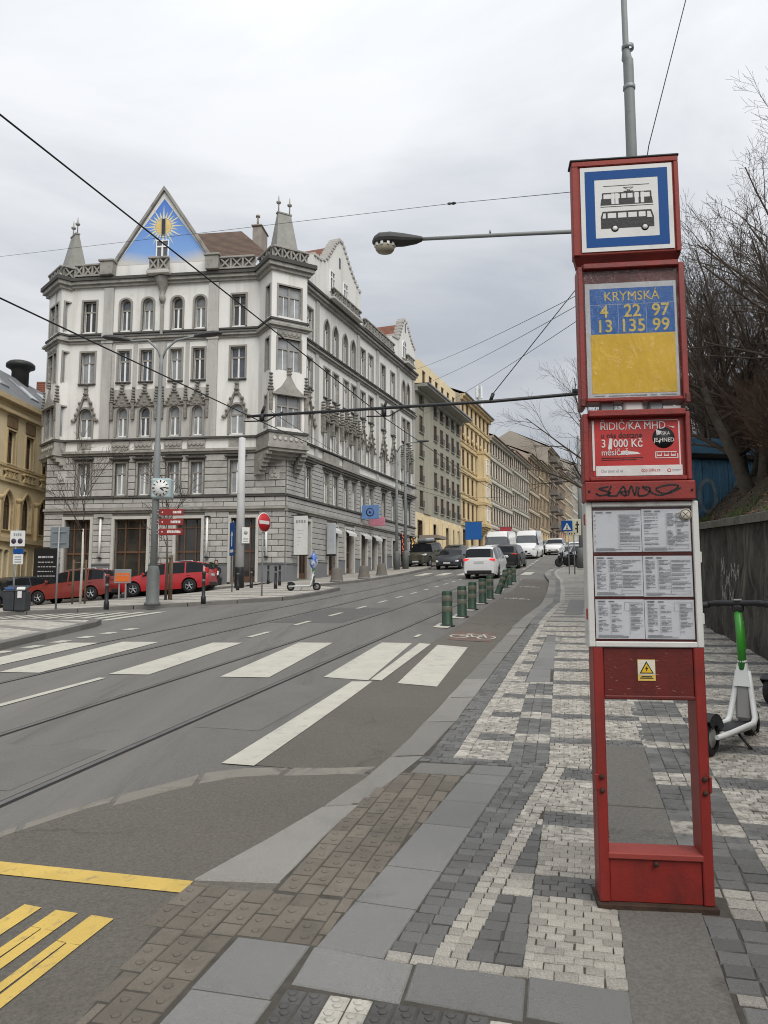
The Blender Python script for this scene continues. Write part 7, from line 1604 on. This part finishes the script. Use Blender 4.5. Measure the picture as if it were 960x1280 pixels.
t = thing('projecting_sign', 'pink strip sign just beyond and below the blue one', 'sign', M=F2 @ T(X2(11.9), .10, 6.4)); m = MB(); m.bx(-.05, .05, .1, 1.25, 0, .6, .02); kid('panel', m, pm('sign_pink', (.52, .20, .26), .5, .1), t)
for i, (L, c) in enumerate(((7.35, 0), (4.95, 0), (10.05, 0), (12.1, 1))):
    t = thing('shop_awning', ['short white awning over the third street doorway', 'short white awning over the second street doorway', 'short white awning over the fourth street doorway', 'short white awning over the blue shop door'][i], 'awning', M=F2 @ T(X2(L+1.15), .12, 5.55), group='white awnings over the street doorways'); m = MB(); m.prism([(-.6, 0, .3), (-.6, .32, .08), (-.6, .32, -.10), (-.6, .29, -.10), (-.6, .28, .03), (-.6, 0, .24)], (1.2, 0, 0)); kid('canopy', m, M_signw, t); m = MB(); [m.bx(x-.02, x+.02, 0, .06, .2, .4) for x in (-.5, 0, .5)]; kid('bracket', m, M_galv, t)
M_wire = pm('wire_black', (.012, .012, .012), .6, .1)
for i, L in enumerate((18.95, 21.3)):
    t = thing('lit_window_garland', ['garland of red and white lights at the street front by the lamp masts', 'garland of amber lights on the last shop of the grey house'][i], 'lights', M=F2 @ T(X2(L), .22, 4.4)); m = MB(); rnd = random.Random(i); [m.box((rnd.uniform(-.35, .35), .02, rnd.uniform(0, 2.)), (.10, .06, .10), None, .03) for _ in range(26)]; kid('bulb', m, emit('garland_lamp' if i == 0 else 'garland_amber', (.62, .12, .08) if i == 0 else (.75, .38, .10), .5), t); m = MB(); m.bx(-.4, .4, -.06, .0, -.1, 2.2); kid('backing', m, M_black, t)
# seated person by the planters
t = thing('person', 'person in black sitting by the planters with a white bag', 'person', M=F1 @ T(3.62, .75, 2.2) @ RZ(.3))
me = bpy.data.meshes.new('body'); P = [(0, 0, .46), (0, .02, .66), (0, .03, .88), (0, .05, 1.00), (0, .06, 1.10), (-.12, .02, .45), (-.14, .38, .46), (-.15, .40, .06), (-.15, .52, .03), (.12, .02, .45), (.13, .38, .46), (.14, .38, .06), (.14, .50, .03), (-.20, .03, .90), (-.25, .10, .68), (-.14, .30, .60), (-.08, .38, .60), (.20, .03, .90), (.25, .12, .68), (.14, .30, .62), (.08, .38, .62)]
me.from_pydata(P, [(0, 1), (1, 2), (2, 3), (3, 4), (0, 5), (5, 6), (6, 7), (7, 8), (0, 9), (9, 10), (10, 11), (11, 12), (2, 13), (13, 14), (14, 15), (15, 16), (2, 17), (17, 18), (18, 19), (19, 20)], []); me.materials.append(pm('black_clothes', (.016, .016, .018), .9, .2, 8, .2))
o = kid('body', me, None, t); o.modifiers.new('skin', 'SKIN'); o.modifiers.new('subsurf', 'SUBSURF').levels = 1; o.modifiers['subsurf'].render_levels = 1
rr = [.13, .14, .15, .06, .055, .10, .075, .05, .045, .10, .075, .05, .045, .06, .048, .036, .03, .06, .048, .036, .03]
for i, v in enumerate(me.skin_vertices[0].data if me.skin_vertices else []): v.radius = (rr[i], rr[i]*.9); v.use_root = i == 0
m = MB(); m.lathe([(0, -.13), (.05, -.12), (.085, -.05), (.095, .02), (.085, .08), (.05, .12), (0, .13)], 12, (0, .09, 1.20)); m.lathe([(0, -.01), (.016, 0), (.0, .03)], 6, (0, .19, 1.185)); kid('head', m, pm('skin', (.42, .26, .19), .6, .08), t); m = MB(); m.lathe([(.10, -.03), (.105, .03), (.09, .10), (.04, .14), (0, .145)], 12, (0, .075, 1.21)); kid('hair', m, pm('dark_hair', (.02, .016, .013), .8, .3, 20, .3), t); m = MB(); m.box((.02, .42, .62), (.34, .10, .26), Matrix.Rotation(.4, 3, 'X'), .03); kid('white_bag', m, M_signw, t); m = MB(); m.bx(-.3, .3, -.25, .18, .0, .40, .02); kid('low_seat', m, M_black, t)
for i, x in enumerate((4.55, 3.95)):
    t = thing('potted_shrub', ['dark green potted shrub behind the tail of the bright red car', 'smaller green potted shrub beside the seated person'][i], 'shrub', M=F1 @ T(x, .7, 2.1)); m = MB(); m.lathe([(.22, 0), (.30, .42), (.32, .5), (.26, .5)], 14); kid('pot', m, M_bin, t); m = MB(); rnd = random.Random(i)
    for k in range(420):
        a, b_, r_ = rnd.uniform(0, 6.28), rnd.uniform(-1.2, 1.5), .46*rnd.random()**.4; p = Vector((math.cos(a)*math.cos(b_)*r_, math.sin(a)*math.cos(b_)*r_, .88+math.sin(b_)*r_*.95)); u = Vector((rnd.uniform(-1, 1), rnd.uniform(-1, 1), rnd.uniform(-1, 1))).normalized()*.07; w = u.orthogonal().normalized()*.035; m.poly([p-u, p+w, p+u, p-w])
    stuff(kid('leaves', m, pm('shrub_leaf', (.035, .065, .022), .6, .4, 9, 0), t))

# masts up the street, crossing sign, far signs
def tall_mast(label, x, y, h, arm, az, r=.13, dz=.1):
    t = thing('lamp_mast', label, 'street lamp', M=put(x, y, dz, az), group='tall lamp masts up the street'); m = MB(); m.lathe([(r*2.0, 0), (r*2.0, 1.15), (r*1.2, 1.3)], 14); kid('base', m, M_dpole, t); m = MB(); m.tube([(0, 0, 1.2), (0, 0, h*.6), (0, 0, h)], [r, r*.85, r*.6], 12); kid('shaft', m, M_pole, t)
    if arm: m = MB(); m.tube([(0, 0, h-.1), (arm*.15, 0, h+.35), (arm*.5, 0, h+.65), (arm, 0, h+.72)], .05, 8); kid('arm', m, M_pole, t); m = MB(); lamp_head(m, (arm-.05, 0, h+.72), (1, 0, .08)); kid('lamp_head', m, hM, t)
    return t
tall_mast('left one of the two grey masts standing at the end of the grey house', .9, 54.2, 8.4, 1.5, 0, .11); tall_mast('right one of the two grey masts at the end of the grey house', 1.54, 55.0, 8.9, 0, 0, .115)
tall_mast('grey mast with a dark foot close to the left edge of the stop post', 12.64, 49.3, 8.6, 0, 0, .14)
for i, (s_, c_) in enumerate(((92, -14.2), (118, -14.4), (108, -.6))): p = W(s_, c_); tall_mast(['distant lamp mast before the white tenements', 'distant lamp mast before the brown block', 'distant lamp mast on the right kerb'][i], p.x, p.y, 8.8, 1.6 if i < 2 else -1.6, 0, .13)
t = thing('crossing_sign', 'blue pedestrian crossing sign on a thin pole at the kerb', 'sign', M=put(10.25, 42.9, .03, R(-14))); m = MB(); m.tube([(.06, 0, 0), (.06, 0, 3.1)], .03, 8); kid('pole', m, M_galv, t); m = MB(); m.box((.0, -.045, 2.70), (.60, .02, .60), None, .01); b = kid('plate', m, M_signb, t); m = MB(); m.prism([(-.22, -.0565, 2.48), (.22, -.0565, 2.48), (0, -.0565, 2.88)], (0, -.003, 0)); kid('triangle', m, M_signw, b); m = MB(); m.box((0, -.0625, 2.60), (.05, .003, .17), None, 0); m.box((-.04, -.0624, 2.53), (.03, .003, .10), Matrix.Rotation(.5, 3, 'Y')); m.box((.04, -.0623, 2.53), (.03, .003, .10), Matrix.Rotation(-.5, 3, 'Y')); m.lathe([(0, 0), (.03, 0), (.03, .003), (0, .003)], 10, (0, -.061, 2.72), rx); kid('walker', m, M_black, b)
t = thing('pale_board_sign', 'pale yellow board with black symbols behind the crossing sign', 'sign', M=put(10.72, 43.3, .03, R(-12))); m = MB(); m.tube([(0, 0, 0), (0, 0, 3.0)], .035, 8); kid('pole', m, M_galv, t); m = MB(); m.box((.0, -.05, 2.62), (.80, .02, .92), None, .01); b = kid('board', m, pm('board_cream', (.58, .56, .42), .5, .06), t); m = MB(); m.bx(.16, .24, -.063, -.060, 2.30, 2.95); m.bx(.10, .30, -.0635, -.0605, 2.72, 2.80); m.bx(.08, .16, -.0636, -.0606, 2.5, 2.58); [m.bx(-.28+.14*k, -.22+.14*k, -.063, -.06, 2.22, 2.31) for k in range(3)]; kid('symbol', m, M_black, b)
t = thing('hanging_banner', 'plain blue banner hanging from the yellow tenement', 'banner', M=facM(P2.x, P2.y, -d2.x, -d2.y) @ T(-15.2, .1, 7.2)); m = MB(); m.bx(-.04, .04, .2, 1.9, 0, 1.75, .01); kid('cloth', m, pm('banner_blue', (.012, .11, .38), .6, .06), t); m = MB(); m.bx(-.03, .03, 0, 2., 1.76, 1.82); kid('bracket', m, M_black, t)
t = thing('hanging_banner', 'small red sign hanging on the white tenement', 'banner', M=facM(P2.x, P2.y, -d2.x, -d2.y) @ T(-31.5, .1, 8.6)); m = MB(); m.bx(-.04, .04, .2, 1.6, 0, 1.2, .01); kid('cloth', m, pm('banner_red', (.40, .05, .07), .6, .06), t); m = MB(); m.bx(-.03, .03, 0, 1.7, 1.21, 1.27); kid('bracket', m, M_black, t)

# ------------------------------------------------------------------ the mast behind the stop, its lamp, its bracket and the wires
mx, my = 5.12, 15.0
t = thing('tram_mast', 'tall grey tram mast rising behind the stop post with lamp arm', 'mast', M=put(mx, my, .0)); zg = H(mx, my); Z = lambda z: z-zg
m = MB(); m.tube([(0, 0, 0), (0, 0, Z(12.6)), (0, 0, Z(12.75)), (-.03, 0, Z(12.8)), (-.04, 0, Z(13.1)), (-.06, 0, Z(17.))], [.125, .105, .105, .105, .062, .055], 16); kid('shaft', m, M_pole, t)
m = MB(); m.lathe([(.20, 0), (.20, .9), (.14, 1.0)], 14); kid('base', m, M_pole, t)
m = MB(); [m.lathe([(.112, 0), (.125, .01), (.125, .09), (.112, .10)], 14, (-.0, 0, Z(z)), None, True, False) for z in (5.7, 7.3, 9.0, 12.1, 13.0)]; kid('band', m, M_galv, t)
m = MB(); m.tube([(-.1, 0, Z(9.06)), (-2.4, .0, Z(8.95)), (-4.45, .0, Z(8.84))], [.045, .04, .036], 10); m.tube([(-.1, 0, Z(8.72)), (-.9, 0, Z(8.86)), (-1.25, 0, Z(8.98))], .018, 6); arm = kid('lamp_arm', m, M_pole, t); m = MB(); m.tube([(-2.95, 0, Z(8.97)), (-2.95, 0, Z(9.03))], .02, 6); kid('arm_bolt', m, M_galv, arm)
m = MB(); secs = [(-4.34, .06, .055, 0), (-4.46, .12, .09, -.02), (-4.72, .17, .14, -.03), (-5.00, .20, .16, -.02), (-5.22, .19, .15, -.03), (-5.32, .13, .10, -.05), (-5.36, .04, .03, -.06)]; k0 = len(m.v)
for x, w, h, dz in secs:
    for a in range(12): an = 2*math.pi*a/12; m.v.append((x, math.cos(an)*w, Z(8.84+dz)+math.sin(an)*(h if math.sin(an) > 0 else h*.75)))
for i in range(len(secs)-1):
    for a in range(12): b = (a+1) % 12; m.face((k0+i*12+a, k0+i*12+b, k0+i*12+12+b, k0+i*12+12+a))
hd_ = kid('lamp_head', m, hM, t)
m = MB(); m.lathe([(.0, -.15), (.13, -.14), (.165, -.09), (.18, -.02), (.175, 0)], 18, (-5.10, 0, Z(8.70)), Matrix.Diagonal((1.15, .9, 1))); kid('lamp_bowl', m, pm('lamp_bowl', (.30, .27, .205), .3, .15, 5, .05), hd_); m = MB(); [m.box((-5.10+.205*math.cos(a), .165*math.sin(a), Z(8.70)), (.03, .05, .06), Matrix.Rotation(a, 3, 'Z')) for a in [2*math.pi*k/10 for k in range(10)]]; kid('bowl_clip', m, M_signw, hd_)
M_cant = pm('cantilever_grp', (.022, .022, .024), .45, .2, 3, .1)
m = MB(); m.tube([(-.1, 0, Z(5.72)), (-2.95, 0, Z(5.46)), (-7.85, 0, Z(5.15))], [.036, .034, .028], 10); ca = kid('wire_bracket', m, M_cant, t)
m = MB(); m.tube([(-1.35, 0, Z(5.66)), (-1.05, 0, Z(5.66))], .055, 8); m.tube([(-3.0, 0, Z(5.46)), (-2.94, 0, Z(5.62))], .035, 8); m.tube([(-.10, 0, Z(5.80)), (-.75, 0, Z(5.72))], .05, 8); kid('clamp', m, M_black, ca)
m = MB(); m.tube([(-2.94, 0, Z(5.62)), (-1.65, 0, Z(7.25)), (-.1, 0, Z(9.2))], .010, 6); kid('stay_rod', m, M_wire, t)
for xw, zz in ((-5.12, 5.26), (-7.55, 5.16)):
    m = MB(); m.tube([(xw+.42, 0, Z(zz+.09)), (xw+.1, 0, Z(zz-.10)), (xw-.35, 0, Z(zz-.11))], .014, 6); m.lathe([(.02, -.08), (.05, -.06), (.05, .06), (.02, .08)], 10, (xw, 0, Z(zz-.03))); m.tube([(xw, 0, Z(zz+.05)), (xw+.05, 0, Z(zz+.20))], .03, 6); kid('registration_arm', m, M_black, ca)
def wire(label, pts, r, sag=0., name='overhead_wire', group='overhead wires', mat=None):
    """pts in world metres; sag between the given points"""
    out = []
    for a, b in zip(pts, pts[1:]):
        a, b = Vector(a), Vector(b); n = max(2, int((b-a).length/3))
        for i in range(n): u = i/n; q = a.lerp(b, u); q.z -= sag*4*u*(1-u); out.append(q)
    out.append(Vector(pts[-1])); m = MB(); org = out[0]; m.tube([p-org for p in out], r, 6); me = m.mesh('wire', mat or M_wire); o = link(name, me, None, T(*org)); tag(o, label, 'wire', group); return o
def rel(s, c, h): p = W(s, c); return (p.x, p.y, p.z+h)
wire('thick contact wire over the near tram track, from top left down to the bracket', [(-6.0, 1.0, 5.60), (-3.4, 5.8, 5.70), (mx-5.12, my, 5.13)]+[rel(s, -4.47-.012*max(0, s-20), 4.55) for s in (34, 62, 95, 130)], .009, .0)
wire('contact wire over the far tram track, lower of the two on the left', [(-9.0, -2.0, 4.5), (-4.15, 8.0, 4.80), (mx-7.55, my, 5.04)]+[rel(s, -8.0-.012*max(0, s-20), 4.55) for s in (34, 62, 95, 130)], .010, .0)
wire('thin span wire with an insulator crossing the sky from the grey house to the mast', [(-24, 43, 21.1), (2.33, 25, 14.95), (mx-.05, my, 9.98)], .008, .0)
ins = thing('wire_insulator', 'dark knotted insulator in the middle of the thin span wire', 'insulator', (2.33, 25, 14.95)); m = MB(); dv = (Vector((mx, my, 9.98))-Vector((2.33, 25, 14.95))).normalized(); m.tube([-dv*.5, -dv*.3, -dv*.1, dv*.15, dv*.4], [.02, .05, .03, .055, .02], 7); kid('insulator_body', m, M_black, ins)
wire('steep guy wire running up out of the frame right of the mast', [(mx+.05, my, 9.1), (5.5, 15.05, 10.9), (6.6, 15.3, 14.7), (8.2, 15.6, 20.)], .011, .0)
for i, (L, zz, zm) in enumerate(((18.2, 19.0, 8.25), (20.8, 18.5, 8.1), (22.3, 16.5, 7.9))): q = C0+d2*L+n2*.5; wire(['upper thin span wire fanning from the mast to the grey house', 'middle thin span wire fanning from the mast to the grey house', 'lowest thin span wire fanning from the mast to the grey house'][i], [(q.x, q.y, zz), (mx-.08, my, zm)], .008, .25)
for i, (s, h) in enumerate(((52, 5.2), (80, 5.2), (105, 5.2))): a, b = rel(s, -13.5, h+1.4), rel(s, -.8, h+1.2); wire('cross span wire over the street, %s up the hill' % ['first', 'second', 'third'][i], [a, rel(s, -8.3, h-.3), rel(s, -4.8, h-.3), b], .012, .0)
wire('bracket wire from the mast to the end of the grey house', [(1.54, 55.0, 11.4), (-1.0, 48., 9.6), (mx-7.4, my+.2, 5.3)], .006, .1)
# ================================================================== THE RIGHT SIDE: wall, bank, hoarding, trees
wl_pts = [(-12, 2.42), (0, 2.40), (11.8, 2.34), (16.5, 2.16), (24, 2.05), (40, 1.9), (58, 2.2), (90, 3.0)]
def wall_c(s): return itp(wl_pts, s)
WH = 1.92
def stone_wall_mat():
    m = pm('dark_rubble', (.056, .050, .041), .95, .35, 1.6, .9, 9, spots=((.018, .017, .015), .42, .66, 2.2), streak=((.15, .132, .108), 6.))
    nt = m.node_tree; b = nt.nodes['Principled BSDF']; src = b.inputs['Base Color'].links[0].from_socket
    tc = nn(nt, 'ShaderNodeTexCoord').outputs['Object']
    c = mixc(nt, ramp(nt, tex(nt, tc, 3.5, 7), .60, .72), src, (.045, .052, .022)); nt.links.new(c, b.inputs['Base Color']); return m
rw = thing('retaining_wall', 'dark stained stone retaining wall along the right pavement with white graffiti', 'wall', tuple(W(11.8, 2.34)))
m = MB(); m.sf = True; rows = []
ssw = ss(-12, 6, 1.)+ss(6.2, 24, .16)+ss(24.5, 60, 1.)
for s in ssw:
    c = wall_c(s); r = []
    for k in range(17):
        h = -.1+(WH+.1)*k/16; n1_ = noise.noise(Vector((s*1.4, h*2.2, 1.)))*.06+noise.noise(Vector((s*5, h*3.2, 7.)))*.045
        r.append(W(s, c+n1_+.03*h, h))
    rows.append(r)
m.grid(rows); link('wall_face', m.mesh('wall_face', stone_wall_mat()), rw)
m = MB(); rows = [[W(s, wall_c(s)+.5, WH), W(s, wall_c(s)+.5, -.5)] for s in ssw]; m.grid(rows); link('wall_back', m.mesh('wall_back', M_joint), rw)
M_cop = pm('coping_stone', (.125, .115, .095), .95, .2, 2.5, .5, 40, rand=.12, spots=((.05, .055, .03), .5, .7, 3.))
kerb_run(rw, [(s, wall_c(s)-.06) for s in (-12, 0, 11.8, 16.5, 24, 40, 58)], [(s, wall_c(s)+.34) for s in (-12, 0, 11.8, 16.5, 24, 40, 58)], 1.1, M_cop, WH+.13, .13, 'coping_stone', .012)
rnd = random.Random(11); M_tag = pm('faded_graffiti', (.40, .39, .37), .9, .2, 9, .2, spots=((.06, .055, .045), .46, .58, 14.))
def on_wall(s, h): return W(s, wall_c(s)-.055+.03*h, h)
def spray(pts, w):
    m = MB(); P = []
    for (a, b) in zip(pts, pts[1:]):
        for k in range(5): P.append((a[0]+(b[0]-a[0])*k/5+rnd.uniform(-.012, .012), a[1]+(b[1]-a[1])*k/5))
    P.append(pts[-1])
    for a, b in zip(P, P[1:]):
        d = Vector((b[0]-a[0], b[1]-a[1])); 
        if d.length < 1e-5: continue
        n_ = Vector((-d.y, d.x)).normalized()*w/2
        m.poly([on_wall(a[0]+n_.x, a[1]+n_.y), on_wall(a[0]-n_.x, a[1]-n_.y), on_wall(b[0]-n_.x, b[1]-n_.y), on_wall(b[0]+n_.x, b[1]+n_.y)])
    link('graffiti', m.mesh('graffiti', M_tag), rw)
for s0, h0, k in ((14.6, 1.05, .42), (14.2, .85, .45), (13.75, 1.0, .4), (14.5, .60, .4), (13.9, .55, .42), (13.4, 1.05, .3)):
    spray([(s0, h0), (s0-.15*k+rnd.uniform(-.1, .1), h0+.75*k), (s0-.35*k, h0+.2*k), (s0-.6*k, h0+.8*k), (s0-.7*k+rnd.uniform(-.1, .1), h0+.05*k), (s0-.3*k, h0+.5*k)], .028)
# the bank behind it
M_bank = pm('earth_bank', (.050, .040, .026), .95, .35, 1.5, .6, 20, spots=((.045, .052, .018), .52, .66, 1.2))
def bank_h(s, c):
    t = c-wall_c(s)-.34; base = WH+.10
    return base+1.05*smooth((t+.2)/1.5)+1.0*smooth((t-.6)/3.2)+.10*max(0, t-3)+.12*noise.noise(Vector((s*.7, c*.7, 4)))*smooth(t/.6)
m = MB(); m.sf = True
m.grid([[W(s, wall_c(s)+.34+t, bank_h(s, wall_c(s)+.34+t)) for t in (0, .15, .35, .6, .9, 1.3, 1.7, 2.2, 2.8, 3.5, 4.5, 6, 9, 14, 22, 40)] for s in ss(-16, 4, 2)+ss(4.5, 26, .5)+ss(28, 120, 4)])
bank = tag(link('earth_bank', m.mesh('earth_bank', M_bank)), kind='structure')
# grass on it
M_grass = island_rand(pm('bank_grass', (.060, .085, .022), .7, .3, 4, 0), .5); m = MB(); rnd = random.Random(4)
for k in range(26000):
    s = 6+18*rnd.random()**1.0; t = 3.2*rnd.random()**1.8; c = wall_c(s)+.30+t
    if noise.noise(Vector((s*.9, c*.9, 9))) < .12+.2*t: continue
    b = W(s, c, bank_h(s, c)-.01); h = rnd.uniform(.04, .15)*(1.3-.2*t); a = rnd.uniform(0, 6.28); d = Vector((math.cos(a), math.sin(a), 0)); l = Vector((rnd.uniform(-.5, .5), rnd.uniform(-.5, .5), 1))*h
    m.poly([b-d*.008, b+d*.008, b+l])
stuff(link('grass', m.mesh('grass', M_grass)))
# dead leaves and stalks
m = MB(); M_dead = island_rand(pm('dead_leaf', (.085, .050, .025), .8, .3, 6, 0), .5)
for k in range(9000):
    s = 6+18*rnd.random(); t = 5*rnd.random()**1.2; c = wall_c(s)+.36+t; b = W(s, c, bank_h(s, c)+.02+rnd.random()**3*.10); u = Vector((rnd.uniform(-1, 1), rnd.uniform(-1, 1), rnd.uniform(-.4, .4))).normalized()*rnd.uniform(.02, .05); w = u.orthogonal().normalized()*.016; m.poly([b-u, b+w, b+u, b-w])
stuff(link('fallen_leaves', m.mesh('fallen_leaves', M_dead)))
# blue hoarding
hd0 = Vector((6.5, 18.6)); hdd = Vector((.985, .17)).normalized(); hz = 3.35
ho = thing('blue_hoarding', 'blue painted hoarding with faded graffiti standing on the bank behind the trees', 'fence', (hd0.x, hd0.y, hz), math.atan2(hdd.y, hdd.x))
M_hblue = pm('hoarding_blue', (.085, .21, .33), .7, .16, 1.4, .1, 30, spots=((.030, .075, .12), .52, .72, 2.2), rand=.10)
for k in range(9):
    m = MB(); m.bx(k*.70+.006, (k+1)*.70-.006, -.03, .03, 0, 1.62, .006); [m.bx(k*.70+.10+.17*q, k*.70+.16+.17*q, -.045, -.03, .02, 1.6, .006) for q in range(4)]; kid('panel', m, M_hblue, ho)
m = MB(); m.bx(-.1, 6.4, -.14, .08, 1.62, 1.76, .02); kid('dark_rail', m, M_black, ho); m = MB(); m.bx(-.05, 6.35, -.06, .06, 1.76, 2.15, .01); kid('upper_board', m, M_hblue, ho)
m = MB()
for cx_, cz_, w_, h_ in ((.55, .75, .30, .42), (1.5, .7, .25, .4), (2.5, .8, .3, .4)):
    P = [(cx_+w_*math.cos(a)*.9, cz_+h_*math.sin(a)) for a in [2*math.pi*k/18 for k in range(19)]]
    for a, b in zip(P, P[1:]): d = Vector((b[0]-a[0], b[1]-a[1])); n_ = Vector((-d.y, d.x)).normalized()*.05; m.poly([(a[0]+n_.x, -.047, a[1]+n_.y), (a[0]-n_.x, -.047, a[1]-n_.y), (b[0]-n_.x, -.047, b[1]-n_.y), (b[0]+n_.x, -.047, b[1]+n_.y)])
kid('graffiti', m, pm('hoarding_graffiti', (.20, .27, .31), .8, .3, 5, .1), ho)
# bare trees
def bare_tree(label, x, y, h, seed, stems, lean=(0, 0), depth=4, n=6, r=.12, spread=.55, group='bare trees on the bank'):
    n = min(n, 5)
    rnd = random.Random(seed); s, c = sc_of(x, y); z = H(x, y)+bank_h(s, c)-.15; t = thing('bare_tree', label, 'tree', (x, y, z), group=group)
    tr, cr = MB(), MB()
    for k in range(stems):
        a = 6.28*k/stems+rnd.uniform(-.4, .4); d = Vector((math.cos(a)*.28*(stems > 1)+lean[0], math.sin(a)*.28*(stems > 1)+lean[1], 1)).normalized(); L = h*rnd.uniform(.38, .48)
        pts, rs = [Vector((math.cos(a)*.10*(stems > 1), math.sin(a)*.10*(stems > 1), 0))], [r*1.25]
        for i in range(6): d = (d+Vector((rnd.uniform(-.13, .13), rnd.uniform(-.13, .13), .06))).normalized(); pts.append(pts[-1]+d*L/6); rs.append(r*(1-.48*(i+1)/6))
        tr.tube(pts, rs, 8, False)
        for i in range(2, 7):
            for q in range(2 if i < 6 else 3):
                aa = rnd.uniform(0, 6.28); nd = Vector((math.cos(aa)*.8, math.sin(aa)*.8, rnd.uniform(.25, 1.1))); 
                if i == 6: nd = d+Vector((rnd.uniform(-.5, .5), rnd.uniform(-.5, .5), .2))
                twigs(cr, pts[i], nd, h*rnd.uniform(.26, .42), rs[i]*.55, depth-1, rnd, spread, .02, n, .0035)
    kid('trunk', tr, M_bark, t); kid('crown', cr, M_twig, t); return t
bare_tree('bare tree forking close behind the wall in front of the blue hoarding', 7.6, 15.6, 5.6, 21, 2, (-.10, 0), r=.14)
bare_tree('bare tree just inside the right edge with crossing branches', 8.7, 14.0, 5.8, 5, 2, (-.06, .0), r=.11)
bare_tree('bare tree on the bank a little left of the hoarding', 8.3, 17.4, 6.4, 61, 3, (-.05, 0), r=.11)
bare_tree('spreading bare tree between the forked tree and the right edge', 9.7, 15.6, 6.6, 63, 3, (-.05, 0), r=.11)
bare_tree('bare tree standing well behind the hoarding', 10.8, 22.5, 8.0, 65, 3, (-.05, 0), r=.12)
bare_tree('tall bare tree behind the hoarding, directly right of the route panel', 9.0, 20.5, 7.2, 9, 3, (-.05, 0), r=.13)
bare_tree('highest bare tree at the top right corner of the picture', 11.2, 18.5, 9.6, 14, 2, (.05, 0), r=.13, n=5)
bare_tree('bare tree on the bank a good way behind the stop post', 10.6, 26.5, 6.6, 31, 2, (-.06, 0), r=.10, n=4)
bare_tree('slim bare tree on the bank behind the stop post', 9.4, 32.0, 8.5, 33, 2, (-.12, 0), r=.14)
bare_tree('bare tree further up the bank hidden mostly by the stop post', 13.0, 38.0, 8.5, 37, 2, (-.1, 0), r=.15, depth=3)
bare_tree('bare tree leaning over the wall beyond the right edge', 8.6, 11.5, 5.0, 41, 2, (-.1, .1), r=.10)
def thicket(label, x, y, seed, h=1.6, n=34):
    rnd = random.Random(seed); s, c = sc_of(x, y); t = thing('bare_shrub', label, 'shrub', (x, y, H(x, y)+bank_h(s, c)-.05), group='bare brown shrubs on the bank'); m = MB()
    for k in range(n):
        a = rnd.uniform(0, 6.28); twigs(m, (math.cos(a)*.25*rnd.random(), math.sin(a)*.25*rnd.random(), 0), (math.cos(a)*.55, math.sin(a)*.55, 1), h*rnd.uniform(.6, 1.1), .012, 2, rnd, .5, 0, 5, .004)
    kid('stems', m, pm('red_brown_twig', (.070, .042, .028), .95, .3, 5, .3), t); lv = MB()
    for k in range(260):
        a, q = rnd.uniform(0, 6.28), rnd.random()**.6*h*.75; p = Vector((math.cos(a)*q*.7, math.sin(a)*q*.7, rnd.uniform(.15, h*.85))); u = Vector((rnd.uniform(-1, 1), rnd.uniform(-1, 1), rnd.uniform(-1, 1))).normalized()*.035; w = u.orthogonal().normalized()*.014; lv.poly([p-u, p+w, p+u, p-w])
    stuff(kid('dry_leaves', lv, M_dead, t)); return t
for i, (x, y, l) in enumerate([(7.1, 13.2, 'brown leafless shrub on the bank nearest the right edge'), (7.9, 14.8, 'brown leafless shrub at the foot of the forked tree'), (8.6, 16.6, 'brown leafless shrub in front of the right part of the hoarding'), (9.6, 17.4, 'brown leafless shrub at the far right of the hoarding'), (8.2, 12.4, 'brown leafless shrub leaning out of the right edge above the wall'), (9.0, 23.5, 'brown leafless shrub behind the left end of the hoarding'), (7.6, 14.0, 'low brown shrub just above the coping, left of the tree foot'), (8.4, 15.5, 'brown shrub halfway up the bank under the spreading tree'), (7.7, 12.6, 'brown shrub low on the bank, half cut by the right edge'), (8.9, 14.9, 'tall brown shrub high on the bank at the right edge'), (9.3, 16.3, 'tall brown shrub before the right end of the hoarding')]): thicket(l, x, y, 50+i, 1.3+.2*(i % 3), 46)
# more woodland behind, too dense to count
m = MB(); rnd = random.Random(77)
for k in range(30):
    s, c = rnd.uniform(22, 46), rnd.uniform(7., 20); p = W(s, c, bank_h(s, c)); 
    for q in range(3):
        a = rnd.uniform(0, 6.28); twigs(m, p, (math.cos(a)*.3, math.sin(a)*.3, 1), rnd.uniform(2.8, 4.4), .06, 2, rnd, .55, 0, 7, .006)
for k in range(22):
    s, c = rnd.uniform(20.5, 34), rnd.uniform(4.5, 12); p = W(s, c, bank_h(s, c)); f_ = rnd.uniform(2.0, 3.6)
    for q in range(4): a = rnd.uniform(0, 6.28); twigs(m, p, (math.cos(a)*.45, math.sin(a)*.45, 1), f_*rnd.uniform(.6, 1), .03, 2, rnd, .6, 0, 8, .005)
stuff(link('bare_woodland', m.mesh('bare_woodland', M_twig)))
